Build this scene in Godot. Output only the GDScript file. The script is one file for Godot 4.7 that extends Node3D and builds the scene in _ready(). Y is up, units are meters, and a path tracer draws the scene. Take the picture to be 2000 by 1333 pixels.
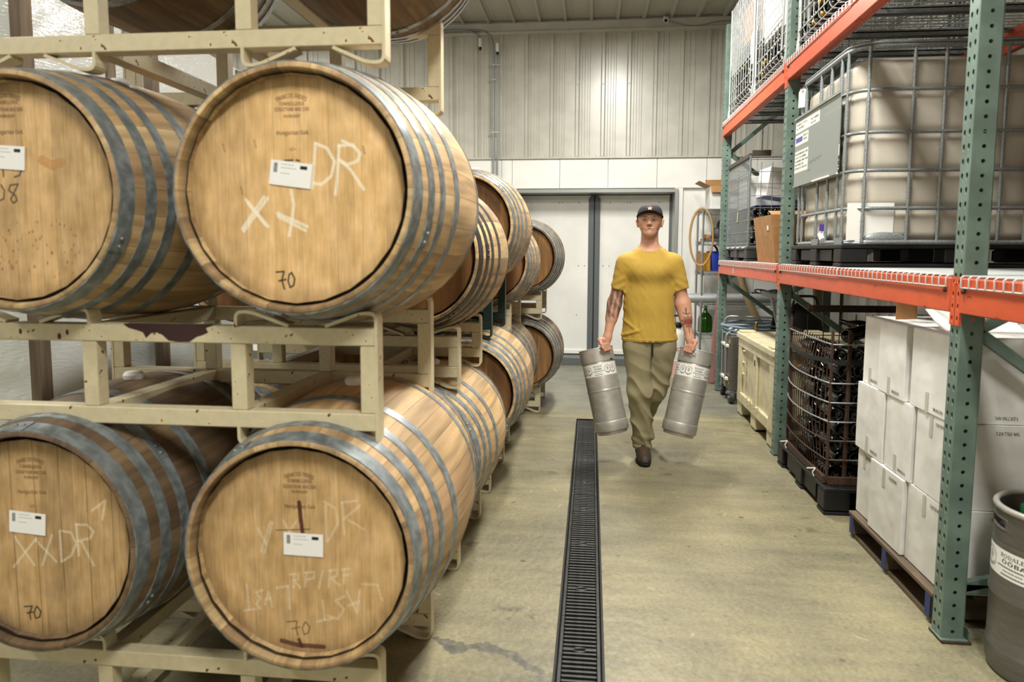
extends Node3D
# A winery cellar aisle: barrel racks on one side, pallet racking on the other, a man carrying two kegs.

const IMG_W := 2000.0
const IMG_H := 1333.0
const FOCAL_PX := 1400.0
var M := {}
var rng := RandomNumberGenerator.new()
var used_names := {}

func _ready() -> void:
	rng.seed = 20240611
	camera_and_light()
	make_materials()
	build_room()
	build_floor_drain()
	build_barrel_side()
	build_back_things()
	build_pallet_rack()
	build_rack_goods()
	build_floor_goods()
	build_kegs()
	build_person()

func camera_and_light() -> void:
	var cam := Camera3D.new(); cam.name = "camera"
	var near := 0.05
	cam.position = Vector3(0, 1.45, 0)
	cam.rotation = Vector3(-atan(133.0 / FOCAL_PX), atan(155.0 * cos(atan(133.0 / FOCAL_PX)) / FOCAL_PX), 0.004)
	cam.set_frustum(2.0 * near * (IMG_H / 2.0) / FOCAL_PX, Vector2(0, -(IMG_H / 2.0 - 625.0) / FOCAL_PX * near), near, 60.0)
	var at := CameraAttributesPhysical.new()
	at.frustum_focal_length = 25.0
	at.frustum_focus_distance = 5.1
	at.exposure_aperture = 3.2
	cam.attributes = at
	add_child(cam); cam.current = true
	var we := WorldEnvironment.new(); we.name = "environment"
	var e := Environment.new()
	e.background_mode = Environment.BG_COLOR; e.background_color = Color(0, 0, 0)
	e.tonemap_mode = Environment.TONE_MAPPER_LINEAR; e.tonemap_exposure = 1.0
	e.sdfgi_enabled = true; e.ssao_enabled = true; e.ssil_enabled = true
	we.environment = e; add_child(we)
	for p in [Vector3(0.6, 4.12, 0.55), Vector3(0.55, 4.12, -2.9), Vector3(0.3, 4.12, -6.5), Vector3(-4.3, 4.12, 0.4), Vector3(-4.3, 4.12, -3.2), Vector3(-4.3, 4.12, -7.2)]:
		ceiling_lamp(p, 18.0 if p.x > -1.0 else 12.0)

func ceiling_lamp(p: Vector3, energy: float) -> void:
	# a slim LED high-bay: housing, glowing diffuser and an area light of its size just below
	var t := thing("ceiling_lamp", "slim rectangular ceiling lamp hanging under the metal ceiling", "lamp", p, 0.0, "ceiling lamps")
	var hs := G.new(); hs.box(Vector3(0, 0.04, 0), Vector3(0.36, 0.06, 1.24), 0.006)
	for s in [-0.45, 0.45]: hs.tube([Vector3(0, 0.06, s), Vector3(0, 0.2, s)], 0.004, 6)
	part("housing", hs, pm(Color(0.75, 0.75, 0.74), 0.5), t)
	var df := G.new(); df.box(Vector3(0, 0.005, 0), Vector3(0.32, 0.012, 1.2), 0.003)
	var em := pm(Color(0.9, 0.9, 0.9), 0.6); em.emission_enabled = true; em.emission = Color(0.995, 0.985, 0.95); em.emission_energy_multiplier = 3.0
	part("diffuser", df, em, t)
	var a := AreaLight3D.new(); a.name = "lamp_light"
	a.area_size = Vector2(0.32, 1.2); a.light_energy = energy; a.light_color = Color(0.995, 0.985, 0.95)
	a.area_range = 30.0; a.area_attenuation = 2.0; a.shadow_enabled = true
	a.position = Vector3(0, -0.012, 0); a.rotation = Vector3(-PI / 2, 0, 0)
	t.add_child(a, true)

# ---------------------------------------------------------------- naming, tagging
func tag(o: Node, label: String, category := "", group := "", kind := "") -> void:
	if label: o.set_meta("label", label)
	if category: o.set_meta("category", category)
	if group: o.set_meta("group", group)
	if kind: o.set_meta("kind", kind)

func uniq(n: String) -> String:
	var k: int = used_names.get(n, 0)
	used_names[n] = k + 1
	return n if k == 0 else "%s_%03d" % [n, k]

func thing(called: String, label: String, category: String, at := Vector3.ZERO, turn := 0.0, group := "") -> Node3D:
	var o := Node3D.new(); o.name = uniq(called); add_child(o)
	o.position = at; o.rotation.y = turn
	tag(o, label, category, group)
	return o

func part(called: String, g, m: Material, parent: Node, label := "") -> MeshInstance3D:
	var o := MeshInstance3D.new(); o.name = called
	o.mesh = g.mesh() if g is G else g
	o.material_override = m
	parent.add_child(o, true)
	if label: o.set_meta("label", label)
	return o

func struct(called: String, g, m: Material) -> MeshInstance3D:
	var o := part(uniq(called), g, m, self)
	o.set_meta("kind", "structure")
	return o

func solo(called: String, g, m: Material, label: String, category: String, at := Vector3.ZERO, turn := 0.0, group := "") -> MeshInstance3D:
	var o := part(uniq(called), g, m, self)
	o.position = at; o.rotation.y = turn
	tag(o, label, category, group)
	return o

func dup(src: Node3D, called: String, at: Vector3, label: String, group := "") -> Node3D:
	var o: Node3D = src.duplicate()
	o.name = uniq(called); add_child(o); o.position = at
	o.set_meta("label", label)
	if group: o.set_meta("group", group)
	return o

# ---------------------------------------------------------------- materials
func pm(c: Color, rough := 0.6, metal := 0.0, spec := 0.5) -> StandardMaterial3D:
	var m := StandardMaterial3D.new()
	m.albedo_color = c; m.roughness = rough; m.metallic = metal; m.metallic_specular = spec
	return m

func noise(freq: float, octaves := 4, sd := 1, kind := FastNoiseLite.TYPE_SIMPLEX_SMOOTH) -> FastNoiseLite:
	var n := FastNoiseLite.new(); n.seed = sd; n.frequency = freq; n.noise_type = kind
	n.fractal_type = FastNoiseLite.FRACTAL_FBM; n.fractal_octaves = octaves
	return n

func ntex(size: int, freq: float, octaves: int, sd: int, ramp: Gradient = null, normal := false, bump := 4.0) -> NoiseTexture2D:
	var t := NoiseTexture2D.new(); t.width = size; t.height = size; t.seamless = true
	t.noise = noise(freq, octaves, sd)
	if ramp: t.color_ramp = ramp
	if normal: t.as_normal_map = true; t.bump_strength = bump
	t.generate_mipmaps = false
	return t

func ramp(stops: Array) -> Gradient:
	var g := Gradient.new(); var o := PackedFloat32Array(); var c := PackedColorArray()
	for s in stops: o.append(s[0]); c.append(s[1])
	g.offsets = o; g.colors = c
	return g

func tri(m: StandardMaterial3D, scale := Vector3.ONE, world := false) -> StandardMaterial3D:
	m.uv1_triplanar = true; m.uv1_world_triplanar = world; m.uv1_scale = scale
	return m

func grey(a: float, b: float, p := 0.25, q := 0.75) -> Gradient:
	return ramp([[0.0, Color(a, a, a)], [p, Color(a, a, a)], [q, Color(b, b, b)], [1.0, Color(b, b, b)]])

var bytes_a: PackedByteArray
func noise_bytes(w: int, h: int, n: FastNoiseLite) -> PackedByteArray:
	return n.get_image(w, h, false, false, false).get_data()

func stretched(w: int, h: int, n: FastNoiseLite, sx: float, sy: float) -> PackedByteArray:
	# noise stretched along an axis: made small and resized by the engine
	var im := n.get_image(maxi(4, int(w / sx)), maxi(4, int(h / sy)), false, false, false)
	im.resize(w, h, Image.INTERPOLATE_CUBIC)
	return im.get_data()

func itex(im: Image) -> ImageTexture:
	return ImageTexture.create_from_image(im)

func textured(im: Image, rough := 0.6, metal := 0.0) -> StandardMaterial3D:
	var m := pm(Color.WHITE, rough, metal); m.albedo_texture = itex(im)
	return m

func make_materials() -> void:
	# oak: long grain along u
	var w := 512; var h := 512
	var a := stretched(w, h, noise(0.05, 4, 3), 14.0, 1.0)
	var b := stretched(w, h, noise(0.012, 3, 8), 5.0, 1.0)
	var c := noise_bytes(w, h, noise(0.35, 2, 5))
	var im := Image.create(w, h, false, Image.FORMAT_RGB8)
	var d := PackedByteArray(); d.resize(w * h * 3)
	for i in w * h:
		var v := 0.80 + 0.26 * (a[i] / 255.0 - 0.5) + 0.34 * (b[i] / 255.0 - 0.5) + 0.10 * (c[i] / 255.0 - 0.5)
		d[i * 3] = clampi(int(255.0 * v * 1.05), 0, 255)
		d[i * 3 + 1] = clampi(int(255.0 * (v * 1.03 - 0.01)), 0, 255)
		d[i * 3 + 2] = clampi(int(255.0 * (v * 1.0 - 0.03)), 0, 255)
	im.set_data(w, h, false, Image.FORMAT_RGB8, d)
	M.grain = itex(im)
	for k in 6:
		var t: Color = [Color(0.80, 0.69, 0.53), Color(0.85, 0.74, 0.57), Color(0.76, 0.65, 0.50), Color(0.88, 0.78, 0.61), Color(0.71, 0.60, 0.47), Color(0.82, 0.70, 0.52)][k]
		var m := pm(t, 0.62); m.albedo_texture = M.grain; m.heightmap_enabled = true; m.heightmap_texture = M.grain; m.heightmap_scale = 0.05
		M["stave%d" % k] = m
		var r := pm(Color(t.r * 0.84, t.g * 0.72, t.b * 0.58), 0.65); r.albedo_texture = M.grain
		M["head%d" % k] = r
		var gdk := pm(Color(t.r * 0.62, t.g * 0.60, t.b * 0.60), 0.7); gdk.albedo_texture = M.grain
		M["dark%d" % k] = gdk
	# galvanised hoops
	var gz := pm(Color(0.57, 0.605, 0.615), 0.42, 0.30)
	gz.albedo_texture = ntex(256, 0.03, 4, 12, grey(0.72, 1.0)); tri(gz, Vector3.ONE * 3.0)
	gz.roughness_texture = ntex(256, 0.05, 3, 13, grey(0.75, 1.0)); gz.roughness_texture_channel = BaseMaterial3D.TEXTURE_CHANNEL_RED
	M.hoop = gz
	var gd: StandardMaterial3D = gz.duplicate(); gd.albedo_color = Color(0.25, 0.255, 0.26); gd.metallic = 0.2; M.hoop_dark = gd
	# cream rack enamel with rust freckles
	var rust := ramp([[0.0, Color(0.30, 0.16, 0.08)], [0.10, Color(0.34, 0.18, 0.09)], [0.125, Color(0.85, 0.70, 0.45)], [0.16, Color(1, 1, 1)], [1.0, Color(0.94, 0.94, 0.93)]])
	var cr := pm(Color(0.81, 0.765, 0.635), 0.45); cr.albedo_texture = ntex(512, 0.018, 5, 21, rust); tri(cr, Vector3.ONE * 2.6, true); M.cream = cr
	var gr := pm(Color(0.07, 0.17, 0.15), 0.45); gr.albedo_texture = cr.albedo_texture; tri(gr, Vector3.ONE * 2.6, true); M.dark_green = gr
	M.rust = pm(Color(0.20, 0.095, 0.08), 0.8)
	M.rust_metal = tri(pm(Color(0.29, 0.215, 0.165), 0.8, 0.2), Vector3.ONE * 6.0); M.rust_metal.albedo_texture = ntex(256, 0.05, 4, 30, ramp([[0.2, Color(0.55, 0.5, 0.5)], [0.5, Color(1, 1, 1)], [0.8, Color(1.0, 0.75, 0.6)]]))
	# building skins
	var corr := pm(Color(0.76, 0.752, 0.71), 0.30, 0.0, 0.6); corr.albedo_texture = ntex(512, 0.008, 4, 40, grey(0.93, 1.0)); tri(corr, Vector3.ONE * 0.5, true); M.siding = corr
	var ce := pm(Color(0.66, 0.65, 0.60), 0.6); M.ceiling = ce
	var wp := pm(Color(0.93, 0.928, 0.91), 0.42); wp.albedo_texture = ntex(512, 0.006, 5, 41, grey(0.96, 1.0)); tri(wp, Vector3.ONE * 0.4, true); M.white_panel = wp
	M.frame_grey = pm(Color(0.36, 0.38, 0.385), 0.5)
	M.alu = pm(Color(0.60, 0.61, 0.60), 0.4, 0.5)
	M.galv = tri(pm(Color(0.60, 0.625, 0.63), 0.40, 0.45), Vector3.ONE * 8.0); M.galv.albedo_texture = ntex(256, 0.04, 3, 42, grey(0.8, 1.0))
	M.zinc = pm(Color(0.78, 0.80, 0.80), 0.35, 0.6)
	M.white_wire = pm(Color(0.70, 0.715, 0.71), 0.4, 0.2)
	M.chrome = pm(Color(0.66, 0.67, 0.67), 0.28, 0.75)
	# rack paint
	var scuff := ramp([[0.0, Color(0.35, 0.30, 0.22)], [0.07, Color(0.55, 0.42, 0.32)], [0.10, Color(0.95, 0.95, 0.95)], [0.62, Color(1, 1, 1)], [0.78, Color(1.0, 1.0, 1.0)], [1.0, Color(1.0, 1.0, 1.0)]])
	var og := pm(Color(0.79, 0.335, 0.20), 0.42); og.albedo_texture = ntex(512, 0.012, 5, 50, scuff); tri(og, Vector3(1.2, 3.0, 1.2), true); M.orange = og
	var teal := pm(Color(0.41, 0.49, 0.45), 0.40); teal.albedo_texture = ntex(512, 0.01, 4, 51, grey(0.88, 1.0)); tri(teal, Vector3.ONE * 1.5, true); M.teal = teal
	# plastics, card, wood
	M.black_plastic = tri(pm(Color(0.045, 0.045, 0.048), 0.5), Vector3.ONE * 4.0)
	M.grey_plastic = pm(Color(0.20, 0.21, 0.21), 0.55)
	M.dark = pm(Color(0.02, 0.02, 0.02), 0.6)
	M.rubber = pm(Color(0.035, 0.035, 0.035), 0.7)
	M.ink = pm(Color(0.06, 0.055, 0.05), 0.8)
	var bx := pm(Color(0.87, 0.868, 0.85), 0.55); bx.albedo_texture = ntex(256, 0.015, 4, 60, grey(0.955, 1.0)); tri(bx, Vector3.ONE * 1.4, true); M.white_card = bx
	bx.heightmap_enabled = true; bx.heightmap_texture = ntex(256, 0.012, 3, 62); bx.heightmap_scale = 0.25
	var kc := pm(Color(0.66, 0.48, 0.29), 0.75); kc.albedo_texture = ntex(256, 0.02, 4, 61, grey(0.9, 1.0)); tri(kc, Vector3.ONE * 1.5, true); M.card = kc
	var pw := pm(Color(0.43, 0.375, 0.305), 0.8); pw.albedo_texture = M.grain; M.pallet_wood = pw
	M.wood_post = pm(Color(0.50, 0.44, 0.38), 0.75); M.wood_post.albedo_texture = M.grain
	M.blue_paint = pm(Color(0.05, 0.17, 0.42), 0.5)
	M.blue_plastic = pm(Color(0.03, 0.20, 0.66), 0.4)
	# stretch film over white cartons
	var fm := pm(Color(0.80, 0.81, 0.80), 0.22, 0.0, 0.6)
	fm.normal_enabled = true; fm.normal_texture = ntex(512, 0.02, 4, 70, null, true, 8.0); fm.normal_scale = 0.45; tri(fm, Vector3(1.4, 5.5, 1.4), true)
	M.film = fm
	# stainless
	var ss := pm(Color(0.74, 0.73, 0.70), 0.40, 0.5)
	ss.albedo_texture = ntex(256, 0.012, 3, 80, grey(0.92, 1.0)); tri(ss, Vector3(4, 5, 4)); M.steel = ss
	M.steel_dark = tri(pm(Color(0.43, 0.42, 0.395), 0.42, 0.5), Vector3(3, 10, 3)); M.steel_dark.albedo_texture = ss.albedo_texture
	# glass
	M.bottle = pm(Color(0.012, 0.014, 0.010), 0.08, 0.0, 0.6)
	M.foil = pm(Color(0.72, 0.58, 0.26), 0.35, 0.8)
	var gg := pm(Color(0.09, 0.26, 0.02), 0.06, 0.0, 0.6); gg.backlight_enabled = true; gg.backlight = Color(0.20, 0.5, 0.03); M.green_glass = gg
	# cream bulk bin
	M.bin = tri(pm(Color(0.83, 0.79, 0.655), 0.45), Vector3.ONE * 2.0, true); M.bin.albedo_texture = ntex(256, 0.012, 4, 81, grey(0.92, 1.0))
	# translucent tote
	var hd := pm(Color(0.73, 0.705, 0.655), 0.38); hd.subsurf_scatter_enabled = true; hd.subsurf_scatter_strength = 0.25; M.tote = hd
	M.paper = pm(Color(0.88, 0.88, 0.86), 0.6)

# ---------------------------------------------------------------- geometry helper
class G:
	var v := PackedVector3Array()
	var n := PackedVector3Array()
	var uv := PackedVector2Array()
	var col := PackedColorArray()
	var ix := PackedInt32Array()
	var use_col := false
	var uv2s := Vector2.ZERO
	var xf := Transform3D.IDENTITY

	func vert(p: Vector3, nn: Vector3, t := Vector2.ZERO) -> int:
		v.append(xf * p); n.append((xf.basis * nn).normalized()); uv.append(t)
		return v.size() - 1

	func tri(a: int, b: int, c: int) -> void:
		var f := (v[b] - v[a]).cross(v[c] - v[a])
		if f.dot(n[a] + n[b] + n[c]) > 0.0:
			ix.append(a); ix.append(c); ix.append(b)
		else:
			ix.append(a); ix.append(b); ix.append(c)

	func quad(a: int, b: int, c: int, d: int) -> void:
		tri(a, b, c); tri(a, c, d)

	func face(p: Array, nn: Vector3, ts := []) -> void:   # convex polygon, flat
		var first := v.size()
		for i in p.size(): vert(p[i], nn, ts[i] if ts.size() else Vector2(p[i].x + p[i].z, p[i].y))
		for i in range(1, p.size() - 1): tri(first, first + i, first + i + 1)

	func box(c: Vector3, s: Vector3, bv := 0.0, b := Basis.IDENTITY, uvs := 1.0) -> void:
		var hs := s * 0.5
		bv = minf(bv, minf(hs.x, minf(hs.y, hs.z)) * 0.95)
		var id := {}
		for ax in 3:
			var a1 := (ax + 1) % 3; var a2 := (ax + 2) % 3
			for sg in [-1, 1]:
				var nn := Vector3.ZERO; nn[ax] = sg
				var q := []
				for st in [[-1, -1], [1, -1], [1, 1], [-1, 1]]:
					var p := Vector3.ZERO
					p[ax] = sg * hs[ax]; p[a1] = st[0] * (hs[a1] - bv); p[a2] = st[1] * (hs[a2] - bv)
					# u runs along the longer side of the face
					var t := Vector2(p[a1], p[a2]) if hs[a1] >= hs[a2] else Vector2(p[a2], p[a1])
					var k := vert(c + b * p, b * nn, t * uvs + Vector2(c.x * 3.1 + c.y * 1.7, c.z * 2.3 + c.y))
					var key := Vector3i(0, 0, 0); key[ax] = sg; key[a1] = st[0]; key[a2] = st[1]
					id[[ax, key]] = k; q.append(k)
				quad(q[0], q[1], q[2], q[3])
		if bv <= 0.0: return
		for ax in 3:
			var a1 := (ax + 1) % 3; var a2 := (ax + 2) % 3
			for s1 in [-1, 1]:
				for s2 in [-1, 1]:
					var k0 := Vector3i.ZERO; k0[ax] = -1; k0[a1] = s1; k0[a2] = s2
					var k1 := k0; k1[ax] = 1
					quad(id[[a1, k0]], id[[a1, k1]], id[[a2, k1]], id[[a2, k0]])
		for x in [-1, 1]:
			for y in [-1, 1]:
				for z in [-1, 1]:
					var k := Vector3i(x, y, z)
					tri(id[[0, k]], id[[1, k]], id[[2, k]])

	func bar(p: Vector3, q: Vector3, w: float, h: float, bv := 0.0, up := Vector3.UP) -> void:
		var z := (q - p); var l := z.length(); z /= l
		if absf(z.dot(up)) > 0.99: up = Vector3.RIGHT
		var x := up.cross(z).normalized(); var y := z.cross(x)
		box((p + q) * 0.5, Vector3(w, h, l), bv, Basis(x, y, z))

	func tube(pts: Array, r, sides := 8, closed := false, caps := true, uvs := 1.0) -> void:
		var np := pts.size()
		var first := v.size()
		var t0: Vector3 = (pts[1] - pts[0]).normalized()
		var nx := t0.cross(Vector3.UP)
		if nx.length() < 0.1: nx = t0.cross(Vector3.RIGHT)
		nx = nx.normalized()
		var run := 0.0
		for i in np:
			var tg: Vector3
			if closed: tg = (pts[(i + 1) % np] - pts[(i - 1 + np) % np]).normalized()
			elif i == 0: tg = t0
			elif i == np - 1: tg = (pts[i] - pts[i - 1]).normalized()
			else: tg = ((pts[i + 1] - pts[i]).normalized() + (pts[i] - pts[i - 1]).normalized()).normalized()
			nx = (nx - tg * nx.dot(tg)).normalized()
			var ny := tg.cross(nx)
			var rr: float = r[i] if r is Array else r
			if i > 0: run += pts[i].distance_to(pts[i - 1])
			for k in sides:
				var an := TAU * k / sides
				var o := nx * cos(an) + ny * sin(an)
				vert(pts[i] + o * rr, o, Vector2(run * uvs, float(k) / sides))
		var segs := np if closed else np - 1
		for i in segs:
			var i2 := (i + 1) % np
			for k in sides:
				var k2 := (k + 1) % sides
				quad(first + i * sides + k, first + i * sides + k2, first + i2 * sides + k2, first + i2 * sides + k)
		if caps and not closed:
			for e in [0, np - 1]:
				var tg: Vector3 = (pts[0] - pts[1]).normalized() if e == 0 else (pts[np - 1] - pts[np - 2]).normalized()
				var c0 := v.size()
				for k in sides:
					v.append(v[first + e * sides + k]); n.append((xf.basis * tg).normalized()); uv.append(Vector2.ZERO)
				for k in range(1, sides - 1): tri(c0, c0 + k, c0 + k + 1)

	# profile: array of Vector2(radius, height) about Y; sharp corners are made by repeating a point
	func lathe(pr: Array, segs := 32, a0 := 0.0, a1 := TAU, uvs := Vector2(1, 1), uoff := 0.0) -> void:
		var first := v.size(); var np := pr.size()
		var whole := absf(a1 - a0 - TAU) < 0.0001
		var nrm := []
		for i in np:
			var d := Vector2.ZERO
			if i > 0 and pr[i].distance_to(pr[i - 1]) > 1e-7: d += (pr[i] - pr[i - 1]).normalized()
			if i < np - 1 and pr[i].distance_to(pr[i + 1]) > 1e-7: d += (pr[i + 1] - pr[i]).normalized()
			nrm.append(Vector2(d.y, -d.x).normalized())
		var run := 0.0
		for i in np:
			if i > 0: run += pr[i].distance_to(pr[i - 1])
			for k in segs + 1:
				var an := a0 + (a1 - a0) * k / segs
				var c := cos(an); var s := sin(an)
				vert(Vector3(pr[i].x * s, pr[i].y, pr[i].x * c), Vector3(nrm[i].x * s, nrm[i].y, nrm[i].x * c), Vector2(run * uvs.x + uoff, an * uvs.y))
		for i in np - 1:
			if pr[i].distance_to(pr[i + 1]) < 1e-7: continue
			for k in segs:
				var a := first + i * (segs + 1) + k; var b := a + segs + 1
				quad(a, a + 1, b + 1, b)

	# rows of points -> smooth sheet; normals from differences, sign flips them
	func sheet(rows: Array, flip := false, close_u := false, uvscale := Vector2(1, 1)) -> void:
		var nr := rows.size(); var nc: int = rows[0].size()
		var first := v.size()
		for i in nr:
			for j in nc:
				var j0 := (j - 1 + nc) % nc if close_u else maxi(j - 1, 0)
				var j1 := (j + 1) % nc if close_u else mini(j + 1, nc - 1)
				var du: Vector3 = rows[i][j1] - rows[i][j0]
				var dv: Vector3 = rows[mini(i + 1, nr - 1)][j] - rows[maxi(i - 1, 0)][j]
				var nn := du.cross(dv).normalized()
				if flip: nn = -nn
				vert(rows[i][j], nn, Vector2(float(j) / maxi(nc - 1, 1), float(i) / maxi(nr - 1, 1)) * uvscale)
		for i in nr - 1:
			for j in (nc if close_u else nc - 1):
				var j2 := (j + 1) % nc
				quad(first + i * nc + j, first + i * nc + j2, first + (i + 1) * nc + j2, first + (i + 1) * nc + j)

	# polygon (XY plane, may be concave) given depth along Z, flat shaded
	func prism(poly: PackedVector2Array, z0: float, z1: float) -> void:
		var t := Geometry2D.triangulate_polygon(poly)
		for s in 2:
			var z: float = [z0, z1][s]; var nn := Vector3(0, 0, -1 if (s == 0) == (z0 < z1) else 1)
			var f := v.size()
			for p in poly: vert(Vector3(p.x, p.y, z), nn, p)
			for i in range(0, t.size(), 3): tri(f + t[i], f + t[i + 1], f + t[i + 2])
		var cc := -1.0 if Geometry2D.is_polygon_clockwise(poly) else 1.0
		for i in poly.size():
			var p := poly[i]; var q := poly[(i + 1) % poly.size()]
			var e := (q - p).normalized() * cc
			var nn := Vector3(e.y, -e.x, 0)
			face([Vector3(p.x, p.y, z0), Vector3(q.x, q.y, z0), Vector3(q.x, q.y, z1), Vector3(p.x, p.y, z1)], nn)

	func ball(c: Vector3, r: Vector3, segs := 12, rings := 8) -> void:
		var first := v.size()
		for i in rings + 1:
			var th := PI * i / rings
			for k in segs + 1:
				var ph := TAU * k / segs
				var d := Vector3(sin(th) * cos(ph), cos(th), sin(th) * sin(ph))
				vert(c + d * r, (d / r).normalized(), Vector2(float(k) / segs, float(i) / rings))
		for i in rings:
			for k in segs:
				var a := first + i * (segs + 1) + k
				quad(a, a + 1, a + segs + 2, a + segs + 1)

	func mesh() -> ArrayMesh:
		var m := ArrayMesh.new()
		if v.is_empty(): return m
		var a := []; a.resize(Mesh.ARRAY_MAX)
		a[Mesh.ARRAY_VERTEX] = v; a[Mesh.ARRAY_NORMAL] = n; a[Mesh.ARRAY_TEX_UV] = uv; a[Mesh.ARRAY_INDEX] = ix
		if use_col: a[Mesh.ARRAY_COLOR] = col
		if uv2s != Vector2.ZERO:
			var u2 := PackedVector2Array()
			for t in uv: u2.append(t * uv2s)
			a[Mesh.ARRAY_TEX_UV2] = u2
		m.add_surface_from_arrays(Mesh.PRIMITIVE_TRIANGLES, a)
		return m

# ---------------------------------------------------------------- drawing into images (flat print only)
func draw_tri(im: Image, a: Vector2, b: Vector2, c: Vector2, colr: Color, alpha: float) -> void:
	var x0 := maxi(0, int(floor(minf(a.x, minf(b.x, c.x))))); var x1 := mini(im.get_width() - 1, int(ceil(maxf(a.x, maxf(b.x, c.x)))))
	var y0 := maxi(0, int(floor(minf(a.y, minf(b.y, c.y))))); var y1 := mini(im.get_height() - 1, int(ceil(maxf(a.y, maxf(b.y, c.y)))))
	var ar := (b - a).cross(c - a)
	if absf(ar) < 1e-9: return
	for y in range(y0, y1 + 1):
		for x in range(x0, x1 + 1):
			var hit := 0
			for s in 4:
				var p := Vector2(x + 0.25 + 0.5 * (s % 2), y + 0.25 + 0.5 * (s / 2))
				var u := (b - a).cross(p - a) / ar; var w := (c - b).cross(p - b) / ar; var q := (a - c).cross(p - c) / ar
				if u >= 0.0 and w >= 0.0 and q >= 0.0: hit += 1
			if hit: im.set_pixel(x, y, im.get_pixel(x, y).lerp(colr, alpha * hit / 4.0))

# text centred at p (pixels), cap height hpx; bend > 0 arches it over a circle of that radius
func draw_text(im: Image, text: String, p: Vector2, hpx: float, colr: Color, alpha := 1.0, font := "Droid Sans", squeeze := 1.0, bend := 0.0, turn := 0.0, mirror := false) -> void:
	var tm := TextMesh.new(); var f := SystemFont.new(); f.font_names = PackedStringArray([font]); f.font_weight = 700
	tm.font = f; tm.text = text; tm.font_size = 32; tm.pixel_size = 0.01; tm.depth = 0.0; tm.curve_step = 4.0
	var a: PackedVector3Array = tm.surface_get_arrays(0)[Mesh.ARRAY_VERTEX]
	var sc := hpx / 0.23
	for i in range(0, a.size() - 2, 3):
		var q := []
		for k in 3:
			var t := Vector2(a[i + k].x * sc * squeeze, -a[i + k].y * sc)
			if bend > 0.0:
				var an := t.x / bend
				t = Vector2(sin(an) * (bend - t.y), bend - cos(an) * (bend - t.y))
			q.append(p + t.rotated(turn))
		draw_tri(im, q[0], q[1], q[2], colr, alpha)

# brush stroke through points with a chalky edge
func draw_stroke(im: Image, pts: Array, r: float, colr: Color, alpha: float, grit := 0.5) -> void:
	var lo := Vector2(1e9, 1e9); var hi := -lo
	for p in pts: lo = lo.min(p); hi = hi.max(p)
	var nz := noise(0.22, 2, 77)
	for y in range(maxi(0, int(lo.y - r - 1)), mini(im.get_height(), int(hi.y + r + 2))):
		for x in range(maxi(0, int(lo.x - r - 1)), mini(im.get_width(), int(hi.x + r + 2))):
			var p := Vector2(x + 0.5, y + 0.5); var dmin := 1e9
			for i in pts.size() - 1:
				dmin = minf(dmin, p.distance_to(Geometry2D.get_closest_point_to_segment(p, pts[i], pts[i + 1])))
			if dmin < r + 0.5:
				var k := clampf(r + 0.5 - dmin, 0.0, 1.0) * alpha * clampf(1.0 - grit * (0.5 + nz.get_noise_2d(x, y) * 1.4), 0.0, 1.0)
				im.set_pixel(x, y, im.get_pixel(x, y).lerp(colr, k))

# lettering that lies on a flat surface: thin raised print
func lettering(text: String, height: float, font := "Droid Sans", weight := 400, squeeze := 1.0) -> TextMesh:
	var tm := TextMesh.new(); var f := SystemFont.new(); f.font_names = PackedStringArray([font]); f.font_weight = weight
	tm.font = f; tm.text = text; tm.font_size = 24; tm.pixel_size = height / 17.0; tm.depth = 0.0004; tm.curve_step = 4.0
	return tm

func arc_pts(c: Vector3, ax: Vector3, ay: Vector3, a0: float, a1: float, k: int) -> Array:
	var o := []
	for i in k + 1:
		var an := a0 + (a1 - a0) * i / k
		o.append(c + ax * cos(an) + ay * sin(an))
	return o

# a wire or rod path with rounded corners
func rounded(pts: Array, r: float, k := 4, closed := false) -> Array:
	var o := []; var np := pts.size()
	for i in np:
		if not closed and (i == 0 or i == np - 1): o.append(pts[i]); continue
		var p: Vector3 = pts[i]; var a: Vector3 = pts[(i - 1 + np) % np]; var b: Vector3 = pts[(i + 1) % np]
		var ra := minf(r, p.distance_to(a) * 0.45); var rb := minf(r, p.distance_to(b) * 0.45)
		var s := p + (a - p).normalized() * ra; var e := p + (b - p).normalized() * rb
		for j in k + 1:
			var t := float(j) / k
			o.append(s.lerp(p, t).lerp(p.lerp(e, t), t))
	return o

# ---------------------------------------------------------------- the room
const BACK := -9.2
const CEIL := 4.32
const RIGHT := 3.05
const LEFT := -6.6
const NEAR := 4.5

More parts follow.
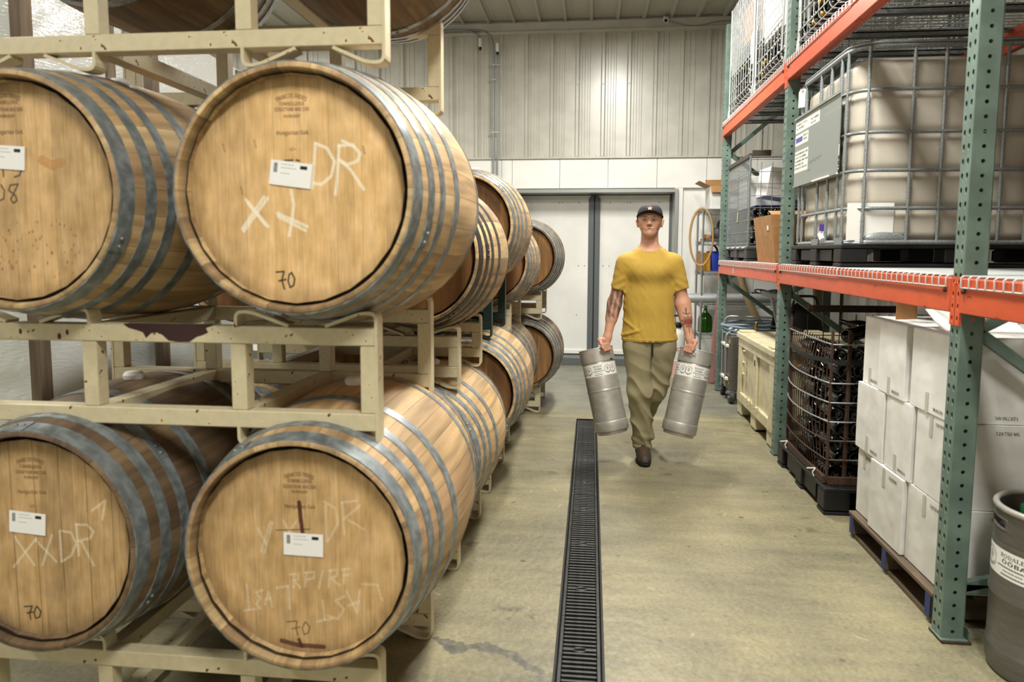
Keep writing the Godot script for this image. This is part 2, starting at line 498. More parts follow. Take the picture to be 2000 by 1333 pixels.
func build_room() -> void:
	# floor: one slab with an open trench for the drain
	var fl := G.new(); fl.uv2s = Vector2(6.4, 9.0) / 0.8
	var x0 := -0.112; var x1 := 0.066; var ze := -6.168
	for r in [[LEFT, x0, BACK, NEAR], [x1, RIGHT, BACK, NEAR], [x0, x1, BACK, ze]]:
		floor_rect(fl, r[0], r[1], r[2], r[3])
	for s in [x0, x1]:
		fl.face([Vector3(s, 0, ze), Vector3(s, -0.16, ze), Vector3(s, -0.16, NEAR), Vector3(s, 0, NEAR)], Vector3(1 if s == x0 else -1, 0, 0))
	fl.face([Vector3(x0, 0, ze), Vector3(x1, 0, ze), Vector3(x1, -0.16, ze), Vector3(x0, -0.16, ze)], Vector3(0, 0, 1))
	var sb := G.new(); sb.box(Vector3((LEFT + RIGHT) / 2, -0.26, (BACK + NEAR) / 2), Vector3(RIGHT - LEFT + 0.4, 0.2, NEAR - BACK + 0.4))
	var f := struct("floor", fl, floor_material())
	part("slab_base", sb, pm(Color(0.10, 0.10, 0.09), 0.5), f)
	# ceiling sheets with ribs that run away from the camera
	var cs := G.new(); cs.box(Vector3((LEFT + RIGHT) / 2, CEIL + 0.06, (BACK + NEAR) / 2), Vector3(RIGHT - LEFT + 0.4, 0.1, NEAR - BACK + 0.4))
	var ceil := struct("ceiling", cs, M.ceiling)
	var rb := G.new()
	var prof := [Vector2(-0.16, 0), Vector2(-0.026, 0), Vector2(-0.014, -0.034), Vector2(0.014, -0.034), Vector2(0.026, 0), Vector2(0.07, 0), Vector2(0.078, -0.006), Vector2(0.092, -0.006), Vector2(0.10, 0), Vector2(0.16, 0)]
	for i in prof.size() - 1:
		var p: Vector2 = prof[i]; var q: Vector2 = prof[i + 1]
		rb.face([Vector3(p.x, p.y, BACK), Vector3(q.x, q.y, BACK), Vector3(q.x, q.y, NEAR), Vector3(p.x, p.y, NEAR)], Vector3((q.y - p.y), -(q.x - p.x), 0).normalized())
	var rm := rb.mesh()
	for k in 30:
		var c := part("ceiling_panel", rm, M.ceiling, ceil); c.position = Vector3(LEFT + 0.16 + k * 0.32, CEIL - 0.001, 0)
	# back wall: insulated white panels below, ribbed metal siding above
	var wb := G.new(); wb.box(Vector3((LEFT + RIGHT) / 2, CEIL / 2, BACK - 0.55), Vector3(RIGHT - LEFT + 0.4, CEIL + 0.1, 0.1))
	wb.box(Vector3((LEFT + RIGHT) / 2, 3.5, BACK - 0.27), Vector3(RIGHT - LEFT, 1.8, 0.44))
	wb.box(Vector3((LEFT - 1.02) / 2, 1.3, BACK - 0.27), Vector3(-1.02 - LEFT, 2.62, 0.44))
	wb.box(Vector3((RIGHT + 1.08) / 2, 1.3, BACK - 0.27), Vector3(RIGHT - 1.08, 2.62, 0.44))
	wb.box(Vector3(0.03, 2.43, BACK - 0.27), Vector3(2.1, 0.4, 0.44))
	var wall := struct("wall_back", wb, M.white_panel)
	var sd := G.new()
	var wp := [Vector2(-0.16, 0), Vector2(-0.030, 0), Vector2(-0.015, 0.032), Vector2(0.015, 0.032), Vector2(0.030, 0), Vector2(0.055, 0), Vector2(0.062, 0.007), Vector2(0.09, 0.007), Vector2(0.097, 0), Vector2(0.125, 0), Vector2(0.132, 0.007), Vector2(0.153, 0.007), Vector2(0.16, 0)]
	for i in wp.size() - 1:
		var p: Vector2 = wp[i]; var q: Vector2 = wp[i + 1]
		sd.face([Vector3(p.x, 0, p.y), Vector3(q.x, 0, q.y), Vector3(q.x, 1.53, q.y), Vector3(p.x, 1.53, p.y)], Vector3(-(q.y - p.y), 0, q.x - p.x).normalized())
	for s in [0.02, 0.9]: sd.ball(Vector3(0, s, 0.032), Vector3(0.009, 0.009, 0.005), 6, 3)
	sd.ball(Vector3(-0.08, 0.03, 0.0), Vector3(0.009, 0.009, 0.005), 6, 3)
	var sm := sd.mesh()
	for k in 31:
		var c := part("siding_panel", sm, M.siding, wall); c.position = Vector3(-6.595 + k * 0.3195, 2.63, BACK - 0.05 + 0.012)
	var x := -6.6
	while x < RIGHT - 0.02:
		var w := minf(0.605, RIGHT - x)
		var lo := 0.1
		if x + w > -0.95 and x < 1.01: lo = 2.25
		if x < -1.02 and x + w > -1.02: w = -1.02 - x
		if x < 1.08 and x + w > 1.08 and lo < 1.0: pass
		var pg := G.new(); pg.box(Vector3(x + w / 2, (lo + 2.615) / 2, BACK - 0.025), Vector3(w - 0.004, 2.615 - lo, 0.05), 0.002)
		part("insulated_panel", pg, M.white_panel, wall)
		x += w
		if absf(x + 1.02) < 0.001: x = -1.02
	for s in [-1, 1]:   # the strips between the door frame and the next panel seams
		var pg := G.new(); pg.box(Vector3(0.03 + s * 1.04, 1.18, BACK - 0.03), Vector3(0.10, 2.15, 0.05), 0.002)
		part("insulated_panel", pg, M.white_panel, wall)
	var tr := G.new()
	tr.box(Vector3((LEFT + RIGHT) / 2, 2.628, BACK - 0.01), Vector3(RIGHT - LEFT, 0.022, 0.07), 0.003)
	tr.box(Vector3((LEFT + RIGHT) / 2, 4.165, BACK + 0.0), Vector3(RIGHT - LEFT, 0.03, 0.09), 0.003)
	tr.box(Vector3((LEFT + RIGHT) / 2, 4.232, BACK - 0.005), Vector3(RIGHT - LEFT, 0.118, 0.05), 0.003)
	struct("trim_1", tr, M.siding)
	var bb := G.new()
	bb.box(Vector3((LEFT - 1.02) / 2, 0.05, BACK + 0.005), Vector3(-1.02 - LEFT, 0.1, 0.03), 0.004)
	bb.box(Vector3((RIGHT + 1.08) / 2, 0.05, BACK + 0.005), Vector3(RIGHT - 1.08, 0.1, 0.03), 0.004)
	bb.box(Vector3(0.03, 0.045, BACK - 0.16), Vector3(2.1, 0.09, 0.36), 0.004)
	struct("baseboard_back", bb, M.frame_grey)
	# double cold-room door, set back in an aluminium frame
	var dl := G.new(); dl.box(Vector3(0.03 - 0.49, 1.14, BACK - 0.330), Vector3(0.96, 2.09, 0.06), 0.004)
	var d := struct("door_1", dl, M.white_panel)
	var dr := G.new(); dr.box(Vector3(0.03 + 0.49, 1.14, BACK - 0.330), Vector3(0.96, 2.09, 0.06), 0.004)
	part("door_leaf", dr, M.white_panel, d)
	for s in [-1, 1]:
		var ag := G.new(); ag.prism(PackedVector2Array([Vector2(0.03 + s * 0.008, 0.1), Vector2(0.03 + s * 0.075, 0.1), Vector2(0.03 + s * 0.075, 2.14), Vector2(0.03 + s * 0.04, 2.185), Vector2(0.03 + s * 0.008, 2.185)]), BACK - 0.300, BACK - 0.275)
		part("door_edge_strip", ag, M.frame_grey, d)
		var kp := G.new()
		for q in [[0.2, 1.27], [0.22, 0.62], [0.12, 1.27]]: kp.ball(Vector3(0.03 + s * q[0], q[1], BACK - 0.298), Vector3(0.007, 0.007, 0.004), 6, 4)
		for q in [0.2, 0.42, 0.46, 0.83]: kp.ball(Vector3(0.03 + s * q, 2.09, BACK - 0.298), Vector3(0.007, 0.007, 0.004), 6, 4)
		part("screw", kp, M.frame_grey, d)
	var gap := G.new(); gap.box(Vector3(0.03, 1.14, BACK - 0.295), Vector3(0.018, 2.08, 0.03)); part("door_gasket", gap, M.rubber, d)
	var bt := G.new(); bt.box(Vector3(0.03, 0.13, BACK - 0.290), Vector3(1.94, 0.05, 0.03), 0.004); part("door_sweep", bt, M.white_panel, d)
	var fr := G.new()
	fr.box(Vector3(0.03, 2.215, BACK - 0.15), Vector3(2.06, 0.045, 0.37), 0.004)
	for s in [-1, 1]: fr.box(Vector3(0.03 + s * 1.01, 1.1, BACK - 0.15), Vector3(0.045, 2.2, 0.37), 0.004)
	struct("trim_2", fr, M.alu)
	var sk := G.new(); sk.box(Vector3(1.005, 1.14, BACK - 0.298), Vector3(0.035, 2.05, 0.02)); sk.box(Vector3(-0.935, 1.14, BACK - 0.298), Vector3(0.02, 2.05, 0.02))
	part("door_seal", sk, M.frame_grey, d)
	var hg := G.new(); hg.box(Vector3(-0.925, 2.0, BACK - 0.045), Vector3(0.03, 0.18, 0.06), 0.004); hg.box(Vector3(-0.945, 2.0, BACK - 0.05), Vector3(0.03, 0.09, 0.04), 0.004)
	part("door_hinge", hg, M.zinc, d)
	# side walls and the wall behind the camera
	var wl := G.new(); wl.box(Vector3(LEFT - 0.08, CEIL / 2, (BACK + NEAR) / 2), Vector3(0.16, CEIL + 0.2, NEAR - BACK + 0.4)); struct("wall_left", wl, M.white_panel)
	var wr := G.new(); wr.box(Vector3(RIGHT + 0.13, CEIL / 2, (BACK + NEAR) / 2), Vector3(0.16, CEIL + 0.2, NEAR - BACK + 0.4))
	var wro := struct("wall_right", wr, M.siding)
	var sr := G.new()
	for i in wp.size() - 1:
		var p: Vector2 = wp[i]; var q: Vector2 = wp[i + 1]
		sr.face([Vector3(-p.y, 0, p.x), Vector3(-q.y, 0, q.x), Vector3(-q.y, CEIL, q.x), Vector3(-p.y, CEIL, p.x)], Vector3(-(q.x - p.x), 0, -(q.y - p.y)).normalized())
	var srm := sr.mesh()
	for k in 43:
		var c := part("siding_panel", srm, M.siding, wro); c.position = Vector3(RIGHT + 0.04, 0, BACK + 0.16 + k * 0.32)
	var wn := G.new(); wn.box(Vector3((LEFT + RIGHT) / 2, CEIL / 2, NEAR + 0.08), Vector3(RIGHT - LEFT + 0.4, CEIL + 0.2, 0.16)); struct("wall_front", wn, M.white_panel)
	# conduits and the security camera
	var c1 := thing("electrical_conduit", "galvanised conduit running up the back wall and bending along its top", "conduit", Vector3(-1.254, 0, BACK + 0.03))
	var g := G.new()
	g.tube(rounded([Vector3(0, 0.1, 0.01), Vector3(0, 4.20, 0.01), Vector3(-2.4, 4.24, 0.03)], 0.22, 8), 0.0125, 8); part("pipe", g, M.galv, c1)
	for y in [2.95, 3.6, 3.78, 2.2]: strap(Vector3(0, y, 0.0), c1)
	var c2 := thing("electrical_conduit", "thinner conduit beside the taller one, ending in a small grey fitting", "conduit", Vector3(-1.205, 0, BACK + 0.03))
	g = G.new(); g.tube([Vector3(0, 0.1, 0.01), Vector3(0, 3.93, 0.01)], 0.010, 8); part("pipe", g, M.galv, c2)
	for y in [2.95, 3.78, 2.2]: strap(Vector3(0, y, 0.0), c2)
	fitting(Vector3(0, 3.93, 0.01), c2)
	var c3 := thing("electrical_conduit", "short conduit drooping from the wall top with a small fitting on its end", "conduit", Vector3(-1.42, 0, BACK + 0.03))
	g = G.new(); g.tube(rounded([Vector3(-2.2, 4.19, 0.05), Vector3(-0.16, 4.20, 0.05), Vector3(0, 4.14, 0.03), Vector3(0, 4.04, 0.03)], 0.12, 6), 0.010, 8); part("pipe", g, M.galv, c3)
	fitting(Vector3(0, 3.99, 0.03), c3)
	var sc := thing("security_camera", "small white bullet camera mounted high on the back wall trim", "camera", Vector3(0.856, 4.22, BACK + 0.03))
	g = G.new(); g.box(Vector3(0, 0.06, 0.02), Vector3(0.07, 0.05, 0.05), 0.01); part("bracket", g, M.paper, sc)
	g = G.new(); g.tube([Vector3(0.0, 0.05, 0.03), Vector3(-0.01, 0.0, 0.13)], 0.032, 14); part("housing", g, M.paper, sc)
	g = G.new(); g.tube([Vector3(-0.01, 0.0, 0.13), Vector3(-0.0105, -0.003, 0.136)], 0.022, 14); part("lens", g, M.dark, sc)
	g = G.new(); g.tube(rounded([Vector3(0.03, 0.03, -0.005), Vector3(0.35, -0.05, 0.0), Vector3(0.65, 0.02, 0.0), Vector3(0.9, 0.0, 0.0)], 0.2, 6), 0.005, 6); part("cable", g, M.alu, sc)

func strap(p: Vector3, t: Node3D) -> void:
	var g := G.new(); g.box(p + Vector3(0, 0, 0.012), Vector3(0.06, 0.022, 0.028), 0.004); g.ball(p + Vector3(0.022, 0, 0.03), Vector3(0.006, 0.006, 0.004), 6, 4)
	part("strap", g, M.zinc, t)

func fitting(p: Vector3, t: Node3D) -> void:
	var g := G.new(); g.box(p + Vector3(0, 0.06, 0.01), Vector3(0.042, 0.11, 0.04), 0.01); part("fitting", g, M.paper, t)
	g = G.new(); g.tube([p + Vector3(0, -0.03, 0.0), p + Vector3(0, 0.01, 0.0)], 0.016, 8); part("gland", g, M.dark, t)

func floor_rect(g: G, x0: float, x1: float, z0: float, z1: float) -> void:
	g.face([Vector3(x0, 0, z0), Vector3(x1, 0, z0), Vector3(x1, 0, z1), Vector3(x0, 0, z1)], Vector3.UP,
		[fuv(x0, z0), fuv(x1, z0), fuv(x1, z1), fuv(x0, z1)])

func fuv(x: float, z: float) -> Vector2:
	return Vector2((x + 3.2) / 6.4, (z + 9.2) / 9.0)

func floor_material() -> StandardMaterial3D:
	var w := 1024; var h := 1440
	var im := Image.create(w, h, false, Image.FORMAT_RGB8)
	var big := stretched(w, h, noise(0.03, 5, 101), 4.0, 4.0)
	var mid := noise_bytes(w, h, noise(0.02, 4, 102))
	var fine := noise_bytes(w, h, noise(0.25, 3, 103))
	var streak := stretched(w, h, noise(0.05, 4, 104), 6.0, 1.0)
	var d := PackedByteArray(); d.resize(w * h * 3)
	var i := 0
	for y in h:
		var z := -9.2 + 9.0 * y / h
		# the far pour is greyer, with a pale band at the joint
		var far := clampf((-6.35 - z) / 0.25, 0.0, 1.0)
		var band := clampf(1.0 - absf(z + 6.27) / 0.10, 0.0, 1.0)
		var joint := 1.0 if absf(z + 6.17) < 0.004 else 0.0
		for x in w:
			var b := big[i] / 255.0 - 0.5; var m := mid[i] / 255.0 - 0.5; var f := fine[i] / 255.0 - 0.5; var s := streak[i] / 255.0 - 0.5
			var v := 0.50 + 0.13 * b + 0.07 * m + 0.10 * f + 0.09 * s + 0.05 * band - 0.0 * far - 0.12 * joint
			if m < -0.27: v -= (-0.27 - m) * 0.9
			if f < -0.36: v -= 0.05
			var warm := 0.5 + 0.8 * b + 0.4 * s
			d[i * 3] = clampi(int(255.0 * (v * (1.0 + 0.03 * warm) - 0.02 * far)), 0, 255)
			d[i * 3 + 1] = clampi(int(255.0 * v * 0.965), 0, 255)
			d[i * 3 + 2] = clampi(int(255.0 * (v * (0.79 - 0.05 * warm) + 0.04 * far)), 0, 255)
			i += 1
	im.set_data(w, h, false, Image.FORMAT_RGB8, d)
	# the ragged grey repair patch that runs from the rack foot to the drain
	var pp := PackedVector2Array()
	for q in [Vector2(-0.595, -2.54), Vector2(-0.537, -2.532), Vector2(-0.495, -2.525), Vector2(-0.44, -2.50), Vector2(-0.366, -2.532), Vector2(-0.30, -2.482), Vector2(-0.254, -2.474), Vector2(-0.222, -2.421), Vector2(-0.193, -2.397), Vector2(-0.156, -2.377), Vector2(-0.135, -2.36), Vector2(-0.145, -2.345), Vector2(-0.182, -2.36), Vector2(-0.21, -2.363), Vector2(-0.238, -2.392), Vector2(-0.277, -2.432), Vector2(-0.305, -2.444), Vector2(-0.352, -2.452), Vector2(-0.42, -2.466), Vector2(-0.456, -2.436), Vector2(-0.495, -2.441), Vector2(-0.54, -2.488)]:
		pp.append(Vector2((q.x + 3.2) / 6.4 * w, (q.y + 9.2) / 9.0 * h))
	var nz := noise(0.12, 3, 9)
	for y in range(int((-2.60 + 9.2) / 9.0 * h), int((-2.2 + 9.2) / 9.0 * h)):
		for x in range(int(2.55 / 6.4 * w), int(3.12 / 6.4 * w)):
			var p := Vector2(x + 2.0 * nz.get_noise_2d(x * 2.0, y), y + 2.0 * nz.get_noise_2d(x, y * 2.0 + 90))
			var inside := Geometry2D.is_point_in_polygon(p, pp)
			var blot := Vector2(x - 3.06 / 6.4 * w, y - (-2.31 + 9.2) / 9.0 * h).length() < 9.0 and nz.get_noise_2d(x * 3.0, y * 3.0) > 0.0
			if inside or blot:
				var k := 0.36 + 0.10 * nz.get_noise_2d(x, y)
				im.set_pixel(x, y, im.get_pixel(x, y).lerp(Color(k, k * 0.99, k * 0.86), 0.9 if inside else 0.6))
	# scattered drips, wet streaks and faint chalk rings
	var r := RandomNumberGenerator.new(); r.seed = 5
	for k in 260:
		var c := Vector2(r.randf_range(380, 860), r.randf_range(420, 1240)); var rad := 0.35 + 1.3 * pow(r.randf(), 4.0)
		draw_stroke(im, [c, c + Vector2(r.randf_range(-2, 2), r.randf_range(-2, 2))], rad, Color(0.24, 0.22, 0.18), r.randf_range(0.25, 0.8), 0.3)
	for k in 16:
		var c := Vector2(r.randf_range(600, 760), r.randf_range(430, 640)); var l := r.randf_range(8, 45)
		draw_stroke(im, [c, c + Vector2(l, r.randf_range(-4, 4))], r.randf_range(1.0, 3.0), Color(0.38, 0.37, 0.31), 0.45, 0.8)
	for k in 10:
		var c := Vector2(r.randf_range(430, 500), r.randf_range(440, 492)); draw_stroke(im, [c, c + Vector2(r.randf_range(6, 30), r.randf_range(-3, 3))], r.randf_range(0.8, 2.0), Color(0.50, 0.38, 0.25), 0.4, 0.8)
	for k in 40:
		var c := Vector2(r.randf_range(380, 860), r.randf_range(520, 1200)); draw_stroke(im, [c, c + Vector2(r.randf_range(-7, 7), r.randf_range(-9, 9))], 0.5, Color(0.80, 0.78, 0.66), 0.6, 0.5)
	var ring := []
	for k in 25: ring.append(Vector2((1.02 + 3.2) / 6.4 * w + 8.0 * cos(TAU * k / 24), (-5.6 + 9.2) / 9.0 * h + 10.0 * sin(TAU * k / 24)))
	draw_stroke(im, ring, 0.7, Color(0.62, 0.50, 0.24), 0.7, 0.6)
	var m := textured(im, 0.55)
	m.roughness_texture = ntex(512, 0.01, 5, 110, grey(0.72, 1.0)); m.roughness_texture_channel = BaseMaterial3D.TEXTURE_CHANNEL_RED
	m.heightmap_enabled = true; m.heightmap_texture = ntex(1024, 0.12, 5, 111); m.heightmap_scale = 0.25
	m.detail_enabled = true; m.detail_blend_mode = BaseMaterial3D.BLEND_MODE_MUL
	m.detail_albedo = ntex(1024, 0.05, 5, 112, ramp([[0.0, Color(0.80, 0.80, 0.79)], [0.25, Color(0.94, 0.94, 0.935)], [0.5, Color(1, 1, 1)], [1.0, Color(1, 1, 1)]]))
	m.detail_uv_layer = BaseMaterial3D.DETAIL_UV_2
	return m

func build_floor_drain() -> void:
	var t := thing("trench_drain", "dark cast trench channel let into the concrete floor along the aisle", "floor drain", Vector3(-0.023, 0, -6.16))
	var g := G.new()
	for s in [-1, 1]:
		g.box(Vector3(s * 0.084, -0.03, 4.0), Vector3(0.008, 0.07, 8.0), 0.001)
		g.box(Vector3(s * 0.074, -0.035, 4.0), Vector3(0.022, 0.01, 8.0))
	g.box(Vector3(0, -0.03, 0.004), Vector3(0.17, 0.07, 0.008), 0.001)
	part("edge_frame", g, pm(Color(0.085, 0.085, 0.085), 0.5, 0.3), t)
	g = G.new(); g.box(Vector3(0, -0.13, 4.0), Vector3(0.15, 0.01, 8.0)); part("channel_bed", g, pm(Color(0.12, 0.12, 0.115), 0.35), t)
	g = G.new(); g.box(Vector3(0.0, -0.123, 4.0), Vector3(0.045, 0.003, 8.0)); part("water", g, pm(Color(0.30, 0.30, 0.30), 0.05), t)
	var iron := tri(pm(Color(0.20, 0.198, 0.19), 0.42, 0.35), Vector3.ONE * 4.0); iron.albedo_texture = ntex(256, 0.03, 4, 120, grey(0.75, 1.15))
	var bar := G.new(); bar.box(Vector3.ZERO, Vector3(0.124, 0.012, 0.0115), 0.0025); var bm := bar.mesh()
	var rail := G.new(); rail.box(Vector3.ZERO, Vector3(0.015, 0.02, 0.480), 0.003); var rlm := rail.mesh()
	var lock := G.new()
	lock.box(Vector3(-0.041, 0, 0), Vector3(0.042, 0.012, 0.018), 0.0025); lock.box(Vector3(0.041, 0, 0), Vector3(0.042, 0.012, 0.018), 0.0025)
	var ring := []
	for k in 14: ring.append(Vector3(0.024 * cos(TAU * k / 14), 0.0, 0.013 * sin(TAU * k / 14)))
	lock.tube(ring, 0.0055, 6, true); lock.box(Vector3(0, -0.008, 0), Vector3(0.03, 0.004, 0.014))
	var lkm := lock.mesh()
	for k in 11:
		var z := -6.148 + 0.242 + k * 0.484
		var where := "at the far end of the trench, beside the man" if k == 0 else ("in front of the rack feet" if k == 10 else "")
		var s := thing("drain_grate", "cast iron slotted drain grate, " + ["far", "second", "third", "fourth", "fifth", "sixth", "seventh", "eighth", "ninth", "tenth", "last"][k] + " one along the trench from the man's end" + (", " + where if where and false else ""), "drain grate", Vector3(-0.023, 0.0, z), 0.0, "cast grates over the trench drain")
		for e in [-1, 1]:
			var r := part("side_rail", rlm, iron, s); r.position = Vector3(e * 0.069, -0.011, 0)
		for b in 17:
			if b == 8:
				var l := part("lock_bar", lkm, iron, s); l.position = Vector3(0, -0.008, 0)
				continue
			var o := part("bar", bm, iron, s); o.position = Vector3(0, -0.008, -0.226 + b * 0.02825)

# ---------------------------------------------------------------- barrels
# pen and chalk strokes on the four front heads, in metres from each head's centre
const S_A2R := [[[0.049,0.117],[0.038,0.007]],[[0.049,0.120],[0.080,0.107],[0.099,0.074],[0.089,0.036],[0.064,0.016],[0.039,0.019]],[[0.112,0.113],[0.105,0.035],[0.100,-0.010]],[[0.111,0.113],[0.147,0.115],[0.167,0.093],[0.160,0.074],[0.133,0.065],[0.112,0.077]],[[0.117,0.073],[0.139,0.055],[0.175,0.003]],[[0.121,0.125],[0.150,0.111]],[[-0.142,-0.022],[-0.084,-0.092]],[[-0.138,-0.030],[-0.091,-0.088]],[[-0.082,-0.018],[-0.150,-0.104]],[[-0.093,-0.016],[-0.154,-0.098]],[[-0.019,0.002],[-0.013,-0.036],[-0.018,-0.075],[-0.027,-0.115]],[[-0.058,-0.058],[0.023,-0.092]],[[-0.055,-0.066],[0.017,-0.102]]]

const S_A2Rp := [[[-0.065,-0.211],[-0.044,-0.209],[-0.050,-0.232],[-0.044,-0.255]],[[-0.058,-0.234],[-0.039,-0.230]],[[-0.023,-0.212],[-0.015,-0.228],[-0.018,-0.245],[-0.028,-0.251],[-0.033,-0.235],[-0.030,-0.217],[-0.023,-0.212]],[[-0.035,0.077],[-0.013,0.078]],[[-0.003,0.078],[0.005,0.076]]]

const S_A1L := [[[-0.080,-0.004],[-0.024,-0.085]],[[-0.013,-0.005],[-0.089,-0.093]],[[-0.016,-0.011],[0.044,-0.071]],[[0.035,0.007],[0.000,-0.084]],[[0.059,0.016],[0.060,-0.068]],[[0.060,0.021],[0.094,0.017],[0.108,-0.015],[0.090,-0.051],[0.060,-0.070]],[[0.111,0.041],[0.114,-0.050]],[[0.111,0.041],[0.142,0.042],[0.162,0.023],[0.151,0.003],[0.113,-0.007]],[[0.124,-0.009],[0.157,-0.075]],[[0.160,0.083],[0.203,0.115],[0.190,0.059]]]

const S_A1Lp := [[[-0.063,-0.210],[-0.039,-0.207],[-0.048,-0.229],[-0.046,-0.247]],[[-0.056,-0.229],[-0.038,-0.225]],[[-0.023,-0.207],[-0.014,-0.222],[-0.018,-0.239],[-0.030,-0.243],[-0.034,-0.228],[-0.028,-0.211],[-0.023,-0.207]]]

const S_A1R := [[[-0.130,0.057],[-0.106,0.012]],[[-0.093,0.076],[-0.122,-0.010]],[[-0.087,0.074],[-0.113,-0.014]],[[-0.056,0.081],[-0.037,0.045]],[[-0.017,0.083],[-0.038,0.053]],[[0.064,0.128],[0.065,0.031]],[[0.059,0.139],[0.091,0.122],[0.097,0.079],[0.068,0.028]],[[0.110,0.137],[0.114,0.052]],[[0.110,0.139],[0.151,0.145]],[[0.159,0.132],[0.115,0.094]],[[0.126,0.091],[0.168,0.067]],[[-0.030,-0.068],[-0.031,-0.107]],[[-0.041,-0.071],[-0.018,-0.067],[-0.018,-0.082],[-0.030,-0.087],[-0.013,-0.106]],[[0.005,-0.063],[0.001,-0.101]],[[0.002,-0.063],[0.027,-0.059],[0.027,-0.076],[0.005,-0.083]],[[0.052,-0.055],[0.039,-0.105]],[[0.073,-0.053],[0.068,-0.097]],[[0.070,-0.054],[0.092,-0.050],[0.092,-0.067],[0.073,-0.074],[0.100,-0.095]],[[0.112,-0.048],[0.111,-0.086]],[[0.106,-0.049],[0.126,-0.045]],[[0.110,-0.066],[0.123,-0.062]],[[-0.048,-0.104],[-0.044,-0.168]],[[-0.048,-0.104],[-0.081,-0.111]],[[-0.095,-0.165],[-0.104,-0.122],[-0.114,-0.160]],[[-0.099,-0.142],[-0.114,-0.146]],[[-0.122,-0.120],[-0.140,-0.127],[-0.129,-0.143],[-0.141,-0.162],[-0.129,-0.173]],[[-0.166,-0.105],[-0.161,-0.178]],[[-0.176,-0.182],[-0.141,-0.175]],[[0.204,-0.086],[0.216,-0.129]],[[0.204,-0.086],[0.163,-0.086]],[[0.117,-0.109],[0.146,-0.169],[0.155,-0.104]],[[0.122,-0.149],[0.153,-0.136]],[[0.111,-0.124],[0.086,-0.137],[0.110,-0.161],[0.092,-0.189],[0.063,-0.182]],[[0.050,-0.139],[0.054,-0.194]],[[0.034,-0.200],[0.075,-0.190]]]

const S_A1Rp := [[[-0.054,-0.207],[-0.024,-0.202],[-0.028,-0.223],[-0.023,-0.243]],[[-0.040,-0.226],[-0.016,-0.219]],[[-0.001,-0.203],[0.012,-0.217],[0.007,-0.235],[-0.005,-0.240],[-0.010,-0.222],[-0.001,-0.203]],[[-0.076,0.053],[0.018,0.060]]]

const S_red := [[[-0.010,0.134],[-0.007,0.092],[-0.002,0.046]]]

const S_A2Lp := [[[-0.045,0.070],[-0.045,0.042]],[[0.009,0.062],[0.002,0.045],[-0.013,0.041]],[[-0.054,0.019],[-0.045,0.005],[-0.048,-0.017],[-0.060,-0.022]],[[-0.004,0.022],[-0.027,0.019],[-0.032,0.005],[-0.014,-0.008],[-0.010,-0.022],[-0.021,-0.029],[-0.028,-0.019],[-0.020,-0.006],[-0.004,0.022]]]

func barrel_r(h: float, rb: float, re: float, l: float) -> float:
	var t := absf(h) / (l * 0.5)
	return rb - (rb - re) * pow(t, 1.9)

